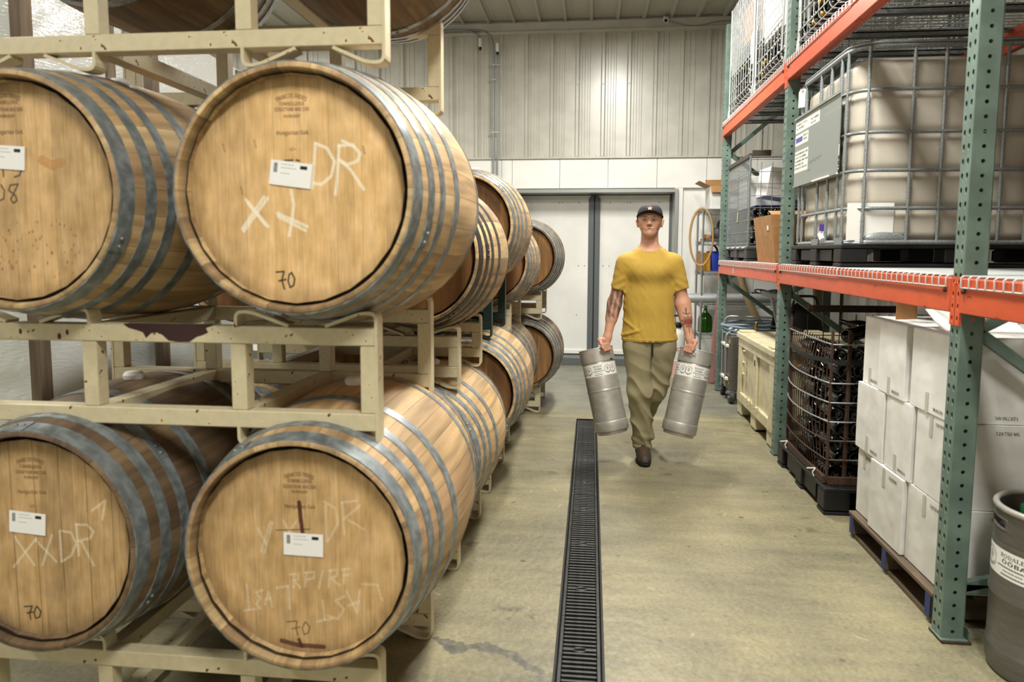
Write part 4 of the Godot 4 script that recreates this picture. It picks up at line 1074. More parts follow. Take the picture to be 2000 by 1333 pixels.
func build_pallet_rack() -> void:
	var t := thing("pallet_rack", "tall pallet racking with perforated green posts and orange beams along the aisle", "pallet rack", Vector3(1.88, 0, -4.0))
	var off := -t.position
	var hs := 3.72
	var pmesh := post_mesh(hs)
	var base := G.new(); base.box(Vector3(0.004, 0.0125, 0.0), Vector3(0.098, 0.007, 0.10), 0.002); base.box(Vector3(0.06, 0.03, 0), Vector3(0.006, 0.04, 0.08), 0.001)
	var bm := base.mesh()
	var shim := G.new(); shim.box(Vector3(0.01, 0.0045, 0.0), Vector3(0.105, 0.009, 0.108), 0.001); var shm := shim.mesh()
	for z in RZ:
		for x in [RX, RXB]:
			var o := part("post", pmesh, M.teal, t); o.position = Vector3(x, 0.016, z) + off
			if x == RXB: o.rotation.y = PI
			o = part("base_plate", bm, M.teal, t); o.position = Vector3(x, 0, z) + off
			o = part("shim_plate", shm, M.rust_metal, t, "rusty shim under the post"); o.position = Vector3(x, 0, z) + off
		# frame bracing between the front and rear post
		var pts := [Vector3(RX + 0.03, 0.2, z), Vector3(RXB - 0.03, 0.2, z), Vector3(RX + 0.03, 0.2, z), Vector3(RXB - 0.03, 0.46, z), Vector3(RX + 0.03, 1.17, z), Vector3(RXB - 0.03, 1.72, z), Vector3(RX + 0.03, 2.46, z), Vector3(RXB - 0.03, 3.3, z)]
		for i in range(0, pts.size() - 1):
			if i == 1 or i == 2 and false: continue
			var g := G.new(); g.bar(pts[i] + off, pts[i + 1] + off, 0.028, 0.042, 0.004); part("brace", g, M.teal, t)
		var g2 := G.new(); g2.bar(Vector3(RX + 0.03, 3.5, z) + off, Vector3(RXB - 0.03, 3.5, z) + off, 0.028, 0.042, 0.004); part("brace", g2, M.teal, t)
	for k in 3:
		var za: float = RZ[k] + 0.038; var zb: float = RZ[k + 1] - 0.038
		for lv in [LOW, TOP]:
			for side in [0, 1]:
				var x: float = RX - 0.027 if side == 0 else RXB + 0.027
				var g := G.new(); g.box(Vector3(x, (lv[0] + lv[1]) / 2, (za + zb) / 2) + off, Vector3(0.042, lv[1] - lv[0], zb - za), 0.005)
				if side == 0: g.box(Vector3(x + 0.03, (lv[0] + lv[1]) / 2 - 0.02, (za + zb) / 2) + off, Vector3(0.02, lv[1] - lv[0] - 0.04, zb - za), 0.004)
				part("beam", g, M.orange, t)
				for e in [0, 1]:
					var zc: float = (za - 0.0205) if e == 0 else (zb + 0.0205); var s := -1.0 if e == 0 else 1.0
					connector(t, Vector3(RX - 0.043 if side == 0 else RXB + 0.043, lv[0] - 0.045, zc) + off, s, 1.0 if side == 0 else -1.0, lv[1] - lv[0] + 0.05)
	# location tag on the far lower beam
	var im := Image.create(40, 64, false, Image.FORMAT_RGB8); im.fill(Color(0.74, 0.74, 0.72))
	for q in 3: im.fill_rect(Rect2i(4, 6 + q * 18, 32, 9), Color(0.55, 0.56, 0.55))
	var lt := G.new(); lt.face([Vector3(0, -0.04, -0.03), Vector3(0, -0.04, 0.03), Vector3(0, 0.04, 0.03), Vector3(0, 0.04, -0.03)], Vector3(-1, 0, 0), [Vector2(0, 1), Vector2(1, 1), Vector2(1, 0), Vector2(0, 0)])
	var lp := part("location_tag", lt, textured(im, 0.5), t, "pale grey location sticker on the beam"); lp.position = Vector3(RX - 0.0495, 1.30, -6.86) + off
	# wire decks, two to a bay, with waterfall fronts
	for k in 3:
		for lv in [LOW, TOP]:
			for j in 2:
				var za: float = RZ[k] + 0.05; var zb: float = RZ[k + 1] - 0.05
				var w := (zb - za) / 2 - 0.01
				var zc := za + (zb - za) * (0.25 + 0.5 * j)
				var bay: String = ["far", "middle", "near"][k]
				var lab := "%s wire mesh deck on the %s beams of the %s bay" % [["farther", "nearer"][j], "lower" if lv == LOW else "upper", bay]
				wire_deck(lab, Vector3(1.88, lv[1], zc), w)

func connector(t: Node3D, p: Vector3, s: float, face: float, h: float) -> void:
	var g := G.new()
	# face plate on the post front, with two teardrop slots, then the flange behind it
	var tear := [Vector2(0.0055, 0.004), Vector2(0.0045, 0.010), Vector2(0, 0.0125), Vector2(-0.0045, 0.010), Vector2(-0.0055, 0.004), Vector2(-0.003, -0.009), Vector2(0, -0.0115), Vector2(0.003, -0.009)]
	hole_strip(g, Vector3(-0.0015 * face, 0.0, s * -0.001), Vector3(0, 0, 1), Vector3.UP, Vector3(-face, 0, 0), 0.034, h / 4, 4, tear, 0.003)
	g.box(Vector3(face * 0.043, h / 2, -s * 0.0175), Vector3(0.086, h, 0.003), 0.001)
	g.ball(Vector3(-0.002 * face, h * 0.86, s * 0.008), Vector3(0.003, 0.005, 0.005), 6, 4)
	var o := part("beam_connector", g, M.orange, t); o.position = p
	var b := G.new(); b.ball(Vector3(-0.010 * face, h * 0.72, -s * 0.05), Vector3(0.006, 0.011, 0.011), 8, 5)
	o = part("bolt", b, M.rust_metal, t); o.position = p

func wire_deck(label: String, at: Vector3, w: float) -> void:
	var t := thing("wire_deck", label, "wire deck", at)
	var dx := 0.575
	var g := G.new(); var n := int(w / 0.052)
	for i in n + 1:
		var z := -w / 2 + w * i / n
		g.tube([Vector3(-dx, -0.034, z), Vector3(-dx, 0.002, z), Vector3(-dx + 0.008, 0.008, z), Vector3(dx - 0.008, 0.008, z), Vector3(dx, 0.002, z), Vector3(dx, -0.034, z)], 0.0031, 5, false, false)
	for x in [-dx, -0.46, -0.345, -0.23, -0.115, 0.0, 0.115, 0.23, 0.345, 0.46, dx]:
		var y := -0.034 if absf(x) == dx else 0.0025
		g.tube([Vector3(x + (0.003 if x < 0 else -0.003) * (1.0 if absf(x) == dx else 0.0), y, -w / 2), Vector3(x, y, w / 2)], 0.0031, 5, false, false)
	var p := part("wire_mesh", g, M.white_wire, t); p.set_meta("kind", "stuff")
	for z in [-0.36, 0.0, 0.36]:
		g = G.new(); g.box(Vector3(0, -0.008, z * w), Vector3(1.06, 0.012, 0.055), 0.003); g.box(Vector3(0, -0.018, z * w - 0.026), Vector3(0.98, 0.028, 0.003)); g.box(Vector3(0, -0.018, z * w + 0.026), Vector3(0.98, 0.028, 0.003))
		part("support_channel", g, M.galv, t)

# ---------------------------------------------------------------- things by the back wall
func build_back_things() -> void:
	# chrome wire shelving
	var x0 := 1.275; var x1 := 2.35; var z0 := -8.96; var z1 := -8.52
	var t := thing("wire_shelving", "chrome wire shelving unit standing by the white wall behind the racking", "shelving", Vector3(1.81, 0, -8.74))
	var off := -t.position
	for x in [x0, x1]:
		for z in [z0, z1]:
			var g := G.new(); g.tube([Vector3(x, 0.0, z) + off, Vector3(x, 1.96, z) + off], 0.0125, 10)
			for k in 70: g.tube([Vector3(x, 0.1 + k * 0.0254, z) + off, Vector3(x, 0.1015 + k * 0.0254, z) + off], 0.0137, 8)
			part("post", g, M.chrome, t)
	for y in [0.13, 0.47, 0.835, 1.21, 1.56, 1.925]:
		var g := G.new()
		for z in [z0, z1]:
			g.tube([Vector3(x0, y + 0.02, z) + off, Vector3(x1, y + 0.02, z) + off], 0.004, 6); g.tube([Vector3(x0, y - 0.02, z) + off, Vector3(x1, y - 0.02, z) + off], 0.004, 6)
			var zz := []
			for k in 33: zz.append(Vector3(x0 + 0.02 + (x1 - x0 - 0.04) * k / 32.0, y + (0.018 if k % 2 else -0.018), z) + off)
			g.tube(zz, 0.003, 5)
		for x in [x0, x1]:
			g.tube([Vector3(x, y + 0.02, z0) + off, Vector3(x, y + 0.02, z1) + off], 0.004, 6); g.tube([Vector3(x, y - 0.02, z0) + off, Vector3(x, y - 0.02, z1) + off], 0.004, 6)
			var zz := []
			for k in 15: zz.append(Vector3(x, y + (0.018 if k % 2 else -0.018), z0 + 0.02 + (z1 - z0 - 0.04) * k / 14.0) + off)
			g.tube(zz, 0.003, 5)
		for k in 40:
			var x := x0 + (x1 - x0) * k / 39.0
			g.tube([Vector3(x, y + 0.0245, z0) + off, Vector3(x, y + 0.0245, z1) + off], 0.002, 4, false, false)
		part("shelf", g, M.chrome, t)
		for x in [x0, x1]:
			for z in [z0, z1]:
				var c := G.new(); c.tube([Vector3(x, y - 0.03, z) + off, Vector3(x, y + 0.03, z) + off], 0.019, 10); part("collar", c, M.chrome, t)
	# what stands on it
	var cx := thing("carton", "open white carton with raised brown flaps on top of the wire shelving", "carton", Vector3(1.56, 1.952, -8.73))
	carton_open(cx, Vector3(0.42, 0.26, 0.36), M.white_card, M.card)
	var pu := thing("transfer_pump", "black and grey hand pump with an angled handle on the second wire shelf", "pump", Vector3(1.47, 1.587, -8.70))
	var g := G.new(); g.box(Vector3(0, 0.012, 0), Vector3(0.36, 0.024, 0.26), 0.004); part("board", g, M.wood_post, pu)
	g = G.new(); g.lathe([Vector2(0.07, 0.024), Vector2(0.075, 0.05), Vector2(0.07, 0.13), Vector2(0.05, 0.15), Vector2(0.0, 0.155)], 16); part("body", g, M.grey_plastic, pu)
	g = G.new(); g.tube(rounded([Vector3(0.0, 0.14, 0.0), Vector3(0.0, 0.22, 0.0), Vector3(0.10, 0.27, 0.02)], 0.04), 0.016, 10); part("handle", g, M.black_plastic, pu)
	g = G.new(); g.box(Vector3(0.11, 0.08, -0.03), Vector3(0.08, 0.11, 0.10), 0.01); part("motor_block", g, M.blue_plastic, pu, "blue block")
	g = G.new(); g.lathe([Vector2(0.05, 0.0), Vector2(0.06, 0.04), Vector2(0.035, 0.045), Vector2(0.03, 0.0)], 14); var rl := part("tape_roll", g, M.card, pu); rl.position = Vector3(-0.13, 0.026, 0.06)
	var yb := thing("box", "yellow and brown cardboard box on the third wire shelf, left of the blue bin", "box", Vector3(1.325, 1.237, -8.76))
	g = G.new(); g.box(Vector3(0, 0.105, 0), Vector3(0.11, 0.21, 0.28), 0.003); part("body", g, pm(Color(0.72, 0.52, 0.06), 0.6), yb)
	g = G.new(); g.box(Vector3(-0.057, 0.115, 0), Vector3(0.004, 0.23, 0.29), 0.001); g.box(Vector3(0.057, 0.115, 0), Vector3(0.004, 0.23, 0.29), 0.001); part("side_sheet", g, M.card, yb)
	var bb := thing("storage_bin", "bright blue plastic bin on the third wire shelf beside the yellow box", "bin", Vector3(1.535, 1.237, -8.70))
	g = G.new()
	for s in [[0, 0.0], [1, PI / 2], [2, PI], [3, -PI / 2]]:
		var b := Basis(Vector3.UP, s[1]); var hx := 0.15 if s[0] % 2 == 0 else 0.19; var hz := 0.19 if s[0] % 2 == 0 else 0.15
		var n := (b * Vector3(0, 0.12, 1)).normalized()
		var o := [b * Vector3(-hx * 0.86, 0, hz * 0.86), b * Vector3(hx * 0.86, 0, hz * 0.86), b * Vector3(hx, 0.22, hz), b * Vector3(-hx, 0.22, hz)]
		g.face(o, n); g.face([o[0] * 0.97 + Vector3.UP * 0.006, o[1] * 0.97 + Vector3.UP * 0.006, o[2] * Vector3(0.97, 1, 0.97), o[3] * Vector3(0.97, 1, 0.97)], -n)
	g.box(Vector3(0, 0.003, 0), Vector3(0.258, 0.006, 0.32)); part("body", g, M.blue_plastic, bb)
	g = G.new(); g.tube(rounded([Vector3(-0.155, 0.222, -0.195), Vector3(0.155, 0.222, -0.195), Vector3(0.155, 0.222, 0.195), Vector3(-0.155, 0.222, 0.195)], 0.03, 4, true), 0.009, 6, true); part("rim", g, M.blue_plastic, bb)
	g = G.new(); g.tube(rounded([Vector3(-0.03, 0.05, 0.0), Vector3(-0.07, 0.25, 0.02), Vector3(-0.11, 0.29, 0.03)], 0.02), 0.012, 8); solo("hose_nozzle", g, M.rubber, "black hose nozzle sticking up out of the blue bin", "nozzle", Vector3(1.535, 1.25, -8.72))
	var dj := thing("demijohn", "green glass demijohn with a narrow neck on the lower wire shelf", "demijohn", Vector3(1.365, 0.497, -8.76))
	g = G.new(); g.lathe([Vector2(0.0, 0.0), Vector2(0.07, 0.0), Vector2(0.082, 0.012), Vector2(0.085, 0.04), Vector2(0.085, 0.155), Vector2(0.078, 0.19), Vector2(0.05, 0.222), Vector2(0.026, 0.245), Vector2(0.021, 0.27), Vector2(0.020, 0.305)], 28); part("body", g, M.green_glass, dj)
	g = G.new(); g.lathe([Vector2(0.020, 0.30), Vector2(0.026, 0.303), Vector2(0.026, 0.318), Vector2(0.020, 0.32), Vector2(0.015, 0.32), Vector2(0.015, 0.30)], 18); part("lip", g, M.green_glass, dj)
	g = G.new(); g.box(Vector3(0, 0.06, 0), Vector3(0.22, 0.12, 0.2), 0.003); solo("carton", g, M.card, "plain brown carton beside the green demijohn", "carton", Vector3(1.69, 0.497, -8.72))
	g = G.new(); g.box(Vector3(0, 0.012, 0), Vector3(0.34, 0.022, 0.26), 0.003, Basis(Vector3.UP, 0.2)); solo("wooden_board", g, M.card, "thin wooden board lying on the wire shelf above the demijohn", "board", Vector3(1.55, 0.862, -8.82))
	var cb := thing("cable_heap", "tangled heap of black cables and straps on the wire shelf", "cables", Vector3(1.98, 0.862, -8.72))
	var r := RandomNumberGenerator.new(); r.seed = 77
	for k in 14:
		var pts := []
		var c := Vector3(r.randf_range(-0.18, 0.18), 0, r.randf_range(-0.1, 0.1)); var ra := r.randf_range(0.05, 0.13)
		for i in 16: pts.append(c + Vector3(ra * cos(TAU * i / 16.0) * 1.3, 0.02 + 0.05 * (k % 4) * 0.6 + 0.04 * absf(sin(TAU * i / 16.0 + k)), ra * sin(TAU * i / 16.0)))
		g = G.new(); g.tube(pts, 0.008, 6, true); part("cable", g, M.rubber, cb)
	var pl := thing("steel_pipe", "polished stainless pipe lying across the wire shelf and jutting out to the left", "pipe", Vector3(1.45, 0.919, -8.60))
	g = G.new(); g.tube([Vector3(-0.50, 0, 0.06), Vector3(0.75, 0, 0.0)], 0.056, 20); part("tube", g, M.zinc, pl)
	g = G.new(); g.tube([Vector3(-0.505, 0, 0.0605), Vector3(-0.475, 0, 0.059)], 0.062, 20); g.tube([Vector3(0.72, 0, 0.0), Vector3(0.75, 0, 0)], 0.062, 20); part("ferrule", g, M.chrome, pl)
	# hose coil hung over the shelf corner
	var hc := thing("hose_coil", "tan hose coiled into a tall hoop and hung on the corner of the wire shelving", "hose", Vector3(1.245, 1.63, -8.45))
	for k in 2:
		var pts := []
		for i in 48:
			var an := TAU * i / 48.0
			pts.append(Vector3(0.122 * sin(an) * (1.0 - 0.03 * k), 0.325 * cos(an) + 0.004 * k * sin(an * 2.0) - 0.006 * k, 0.06 * sin(an) + 0.021 * k))
		g = G.new(); g.tube(pts, 0.0105, 8, true); part("loop", g, pm(Color(0.63, 0.50, 0.32), 0.5), hc)
	# pump sprayer behind the man
	var sp := thing("pump_sprayer", "white pump sprayer with red lettering on the floor behind the man", "sprayer", Vector3(1.00, 0, -8.45))
	g = G.new(); g.lathe([Vector2(0, 0), Vector2(0.088, 0.0), Vector2(0.095, 0.02), Vector2(0.095, 0.20), Vector2(0.092, 0.21), Vector2(0.095, 0.22), Vector2(0.095, 0.50), Vector2(0.08, 0.545), Vector2(0.045, 0.565), Vector2(0.045, 0.585)], 26); part("tank", g, pm(Color(0.84, 0.83, 0.80), 0.4), sp)
	g = G.new(); g.lathe([Vector2(0.096, 0.0), Vector2(0.0965, 0.01), Vector2(0.0965, 0.19), Vector2(0.096, 0.2)], 26); part("tinted_base", g, pm(Color(0.80, 0.63, 0.60), 0.4), sp)
	g = G.new(); g.lathe([Vector2(0.05, 0.58), Vector2(0.055, 0.585), Vector2(0.055, 0.63), Vector2(0.05, 0.64), Vector2(0, 0.64)], 20); part("collar", g, M.black_plastic, sp)
	g = G.new(); g.tube(rounded([Vector3(-0.06, 0.62, 0), Vector3(-0.065, 0.72, 0), Vector3(0.065, 0.72, 0), Vector3(0.06, 0.62, 0)], 0.05, 6), 0.013, 8); part("handle", g, M.black_plastic, sp)
	g = G.new(); g.ball(Vector3(0.095, 0.52, 0.02), Vector3(0.02, 0.02, 0.02)); part("relief_valve", g, M.black_plastic, sp)
	for q in [["CHA", 0.335, 0.040], ["MA", 0.275, 0.030], ["1", 0.235, 0.028], ["L", 0.20, 0.028]]:
		var tm := lettering(q[0], q[2], "Droid Sans", 800)
		var l := part("red_lettering", bent(tm, 0.0956), pm(Color(0.55, 0.08, 0.07), 0.5), sp, "red lettering"); l.position = Vector3(0, q[1], 0); l.rotation.y = 0.42
	# boards and hoses leaning at the far end of the rack
	g = G.new(); g.bar(Vector3(0, 0, 0), Vector3(0.095, 1.30, 0.02), 0.07, 0.022, 0.003, Vector3(0, 0, 1)); solo("wooden_lath", g, pm(Color(0.60, 0.42, 0.40), 0.7), "reddish painted lath leaning beside the farthest green post", "lath", Vector3(1.335, 0.014, -8.05))
	g = G.new(); g.tube(rounded([Vector3(0, 0.012, 0), Vector3(0.10, 0.012, 0.06), Vector3(0.12, 0.2, 0.02)], 0.05), 0.012, 8); solo("yellow_hook", g, pm(Color(0.75, 0.58, 0.04), 0.5), "bent yellow plastic hook on the floor by the reddish lath", "hook", Vector3(1.25, 0, -8.2))
	hose("corrugated_hose", "ribbed beige suction hose slanting down behind the rack in the far bay", [Vector3(1.62, 1.26, -8.1), Vector3(1.66, 1.05, -8.05), Vector3(1.78, 0.75, -7.95), Vector3(1.95, 0.45, -7.85), Vector3(2.05, 0.045, -7.7), Vector3(2.3, 0.04, -7.6)], 0.036, pm(Color(0.62, 0.54, 0.40), 0.55))
	hose("corrugated_hose", "second beige suction hose hanging straight beside the middle green post", [Vector3(2.25, 1.26, -7.5), Vector3(2.26, 0.9, -7.45), Vector3(2.30, 0.5, -7.4), Vector3(2.38, 0.045, -7.3), Vector3(2.55, 0.04, -7.2)], 0.040, pm(Color(0.55, 0.48, 0.36), 0.55))

func bent(tm: TextMesh, r: float) -> ArrayMesh:
	# lays flat lettering onto an upright cylinder of radius r
	var a := tm.surface_get_arrays(0); var vs: PackedVector3Array = a[Mesh.ARRAY_VERTEX]; var g := G.new()
	for i in range(0, vs.size() - 2, 3):
		var q := []
		for k in 3:
			var p := vs[i + k]; var an := p.x / r
			q.append(g.vert(Vector3(sin(an) * (r + p.z), p.y, cos(an) * (r + p.z)), Vector3(sin(an), 0, cos(an))))
		g.tri(q[0], q[1], q[2])
	return g.mesh()

func hose(called: String, label: String, pts: Array, r: float, m: Material) -> void:
	var c := Curve3D.new()
	for i in pts.size():
		var tg: Vector3 = (pts[mini(i + 1, pts.size() - 1)] - pts[maxi(i - 1, 0)]) * 0.2
		c.add_point(pts[i] - pts[0], -tg, tg)
	c.bake_interval = 0.005
	var l := c.get_baked_length(); var n := int(l / 0.007); var ps := []; var rs := []
	for i in n + 1:
		ps.append(c.sample_baked(l * i / n)); rs.append(r + (0.0035 if i % 2 else -0.001))
	var g := G.new(); g.tube(ps, rs, 10)
	solo(called, g, m, label, "hose", pts[0])

func carton_open(t: Node3D, s: Vector3, m: Material, inner: Material) -> void:
	var g := G.new()
	for q in [[Vector3(0, s.y / 2, s.z / 2), Vector3(s.x, s.y, 0.004)], [Vector3(0, s.y / 2, -s.z / 2), Vector3(s.x, s.y, 0.004)], [Vector3(s.x / 2, s.y / 2, 0), Vector3(0.004, s.y, s.z)], [Vector3(-s.x / 2, s.y / 2, 0), Vector3(0.004, s.y, s.z)], [Vector3(0, 0.002, 0), Vector3(s.x, 0.004, s.z)]]:
		g.box(q[0], q[1], 0.001)
	part("body", g, m, t)
	for q in [[Vector3(-s.x / 2, s.y, 0), Vector3(-0.13, 0.06, 0), s.z], [Vector3(s.x / 2, s.y, 0), Vector3(0.1, 0.09, 0), s.z]]:
		g = G.new(); g.bar(q[0], q[0] + q[1], q[2], 0.004, 0.001); part("flap", g, inner, t)
	for q in [[Vector3(0, s.y, s.z / 2), Vector3(0, -0.075, 0.045), s.x], [Vector3(0, s.y, -s.z / 2), Vector3(0, 0.11, -0.06), s.x]]:
		g = G.new(); g.bar(q[0], q[0] + q[1], q[2], 0.004, 0.001); part("flap", g, inner, t)

# ---------------------------------------------------------------- goods on the rack
func bottle_proto() -> Node3D:
	# a burgundy bottle, axis along +Z (neck), origin at the middle of its base
	var t := Node3D.new(); t.name = "wine_bottle_source"
	var turn := Transform3D(Basis(Vector3.RIGHT, PI / 2), Vector3.ZERO)
	var g := G.new(); g.xf = turn
	g.lathe([Vector2(0.0, 0.028), Vector2(0.016, 0.018), Vector2(0.030, 0.003), Vector2(0.036, 0.0), Vector2(0.041, 0.005), Vector2(0.0415, 0.02), Vector2(0.0415, 0.155), Vector2(0.036, 0.19), Vector2(0.024, 0.222), Vector2(0.0155, 0.245), Vector2(0.0145, 0.28), Vector2(0.016, 0.29), Vector2(0.0, 0.29)], 18)
	part("glass", g, M.bottle, t)
	g = G.new(); g.xf = turn
	g.lathe([Vector2(0.0162, 0.252), Vector2(0.0158, 0.285), Vector2(0.0172, 0.287), Vector2(0.0172, 0.296), Vector2(0.0, 0.297)], 12)
	part("foil", g, M.foil, t, "gold foil capsule")
	t.set_meta("category", "wine bottle")
	return t

var bottle_src: Node3D
func put_bottle(p: Vector3, dir: Vector3, label: String, group: String, foil := false) -> void:
	var o: Node3D = bottle_src.duplicate()
	if not foil:
		var c := o.get_child(1); o.remove_child(c); c.free()
	o.name = uniq("wine_bottle"); add_child(o)
	var up := Vector3.UP if absf(dir.y) < 0.9 else Vector3.RIGHT
	o.transform = Transform3D(Basis.looking_at(dir, up, true), p)
	o.set_meta("label", label); o.set_meta("group", group)

func wire_basket(label: String, z0: float, z1: float, y0: float, h: float, m: Material) -> Node3D:
	var x0 := 1.345; var x1 := 2.30
	var t := thing("wire_basket", label, "wire basket", Vector3((x0 + x1) / 2, y0, (z0 + z1) / 2))
	var hx := (x1 - x0) / 2; var hz := (z1 - z0) / 2; var fl := 0.10
	for sx in [-1, 1]:
		for sz in [-1, 1]:
			var g := G.new(); g.tube([Vector3(sx * hx, 0.0, sz * hz), Vector3(sx * hx, h, sz * hz)], 0.009, 8); part("corner_post", g, m, t)
			g = G.new(); g.tube(rounded([Vector3(sx * hx, 0.12, sz * hz), Vector3(sx * (hx + 0.012), 0.012, sz * (hz + 0.002)), Vector3(sx * (hx - 0.03), 0.008, sz * (hz - 0.10)), Vector3(sx * hx, 0.1, sz * (hz - 0.12))], 0.03), 0.008, 8); part("foot_loop", g, m, t)
	# aisle side: fine mesh above a wide-pitched drop gate with looped lower ends
	var g := G.new(); var n := int((z1 - z0) / 0.05)
	for i in n + 1:
		var z := -hz + 2 * hz * i / n
		if i % 2 == 0: g.tube(rounded([Vector3(-hx, h, z), Vector3(-hx, fl, z), Vector3(-hx + 0.10, fl - 0.02, z), Vector3(hx, fl - 0.02, z)], 0.03, 3), 0.0034, 5, false, false)
		else: g.tube([Vector3(-hx, h, z), Vector3(-hx, 0.40, z)], 0.0030, 5, false, false)
	var y := 0.40
	while y < h:
		g.tube([Vector3(-hx, y, -hz), Vector3(-hx, y, hz)], 0.0032, 5, false, false); y += 0.105
	for yy in [0.14, 0.24, 0.36]: g.tube([Vector3(-hx - 0.003, yy, -hz), Vector3(-hx - 0.003, yy, hz)], 0.0045, 6, false, false)
	var p := part("side_mesh", g, m, t); p.set_meta("kind", "stuff")
	g = G.new()
	for s in [-1, 1]:
		for i in 20: g.tube([Vector3(-hx + 2 * hx * i / 19.0, fl, s * hz), Vector3(-hx + 2 * hx * i / 19.0, h, s * hz)], 0.003, 5, false, false)
		var yy := fl
		while yy < h:
			g.tube([Vector3(-hx, yy, s * hz), Vector3(hx, yy, s * hz)], 0.0032, 5, false, false); yy += 0.1
	p = part("end_mesh", g, m, t); p.set_meta("kind", "stuff")
	g = G.new()
	for i in 20: g.tube([Vector3(hx, fl, -hz + 2 * hz * i / 19.0), Vector3(hx, h, -hz + 2 * hz * i / 19.0)], 0.003, 5, false, false)
	for k in 12: g.tube([Vector3(-hx, fl - 0.02, -hz + 2 * hz * k / 11.0), Vector3(hx, fl - 0.02, -hz + 2 * hz * k / 11.0)], 0.003, 5, false, false)
	for k in 9: g.tube([Vector3(-hx + 2 * hx * k / 8.0, fl - 0.025, -hz), Vector3(-hx + 2 * hx * k / 8.0, fl - 0.025, hz)], 0.004, 5, false, false)
	p = part("base_mesh", g, m, t); p.set_meta("kind", "stuff")
	for s in [-1, 1]:   # flat gate plates at the ends of the drop gate
		g = G.new(); g.box(Vector3(-hx - 0.006, 0.42, s * (hz - 0.03)), Vector3(0.004, 0.26, 0.05), 0.001); part("gate_plate", g, m, t)
		g = G.new(); g.tube([Vector3(-hx - 0.012, 0.14, s * (hz - 0.07)), Vector3(-hx - 0.012, 0.52, s * (hz - 0.05))], 0.006, 6); part("gate_hinge", g, m, t)
	return t

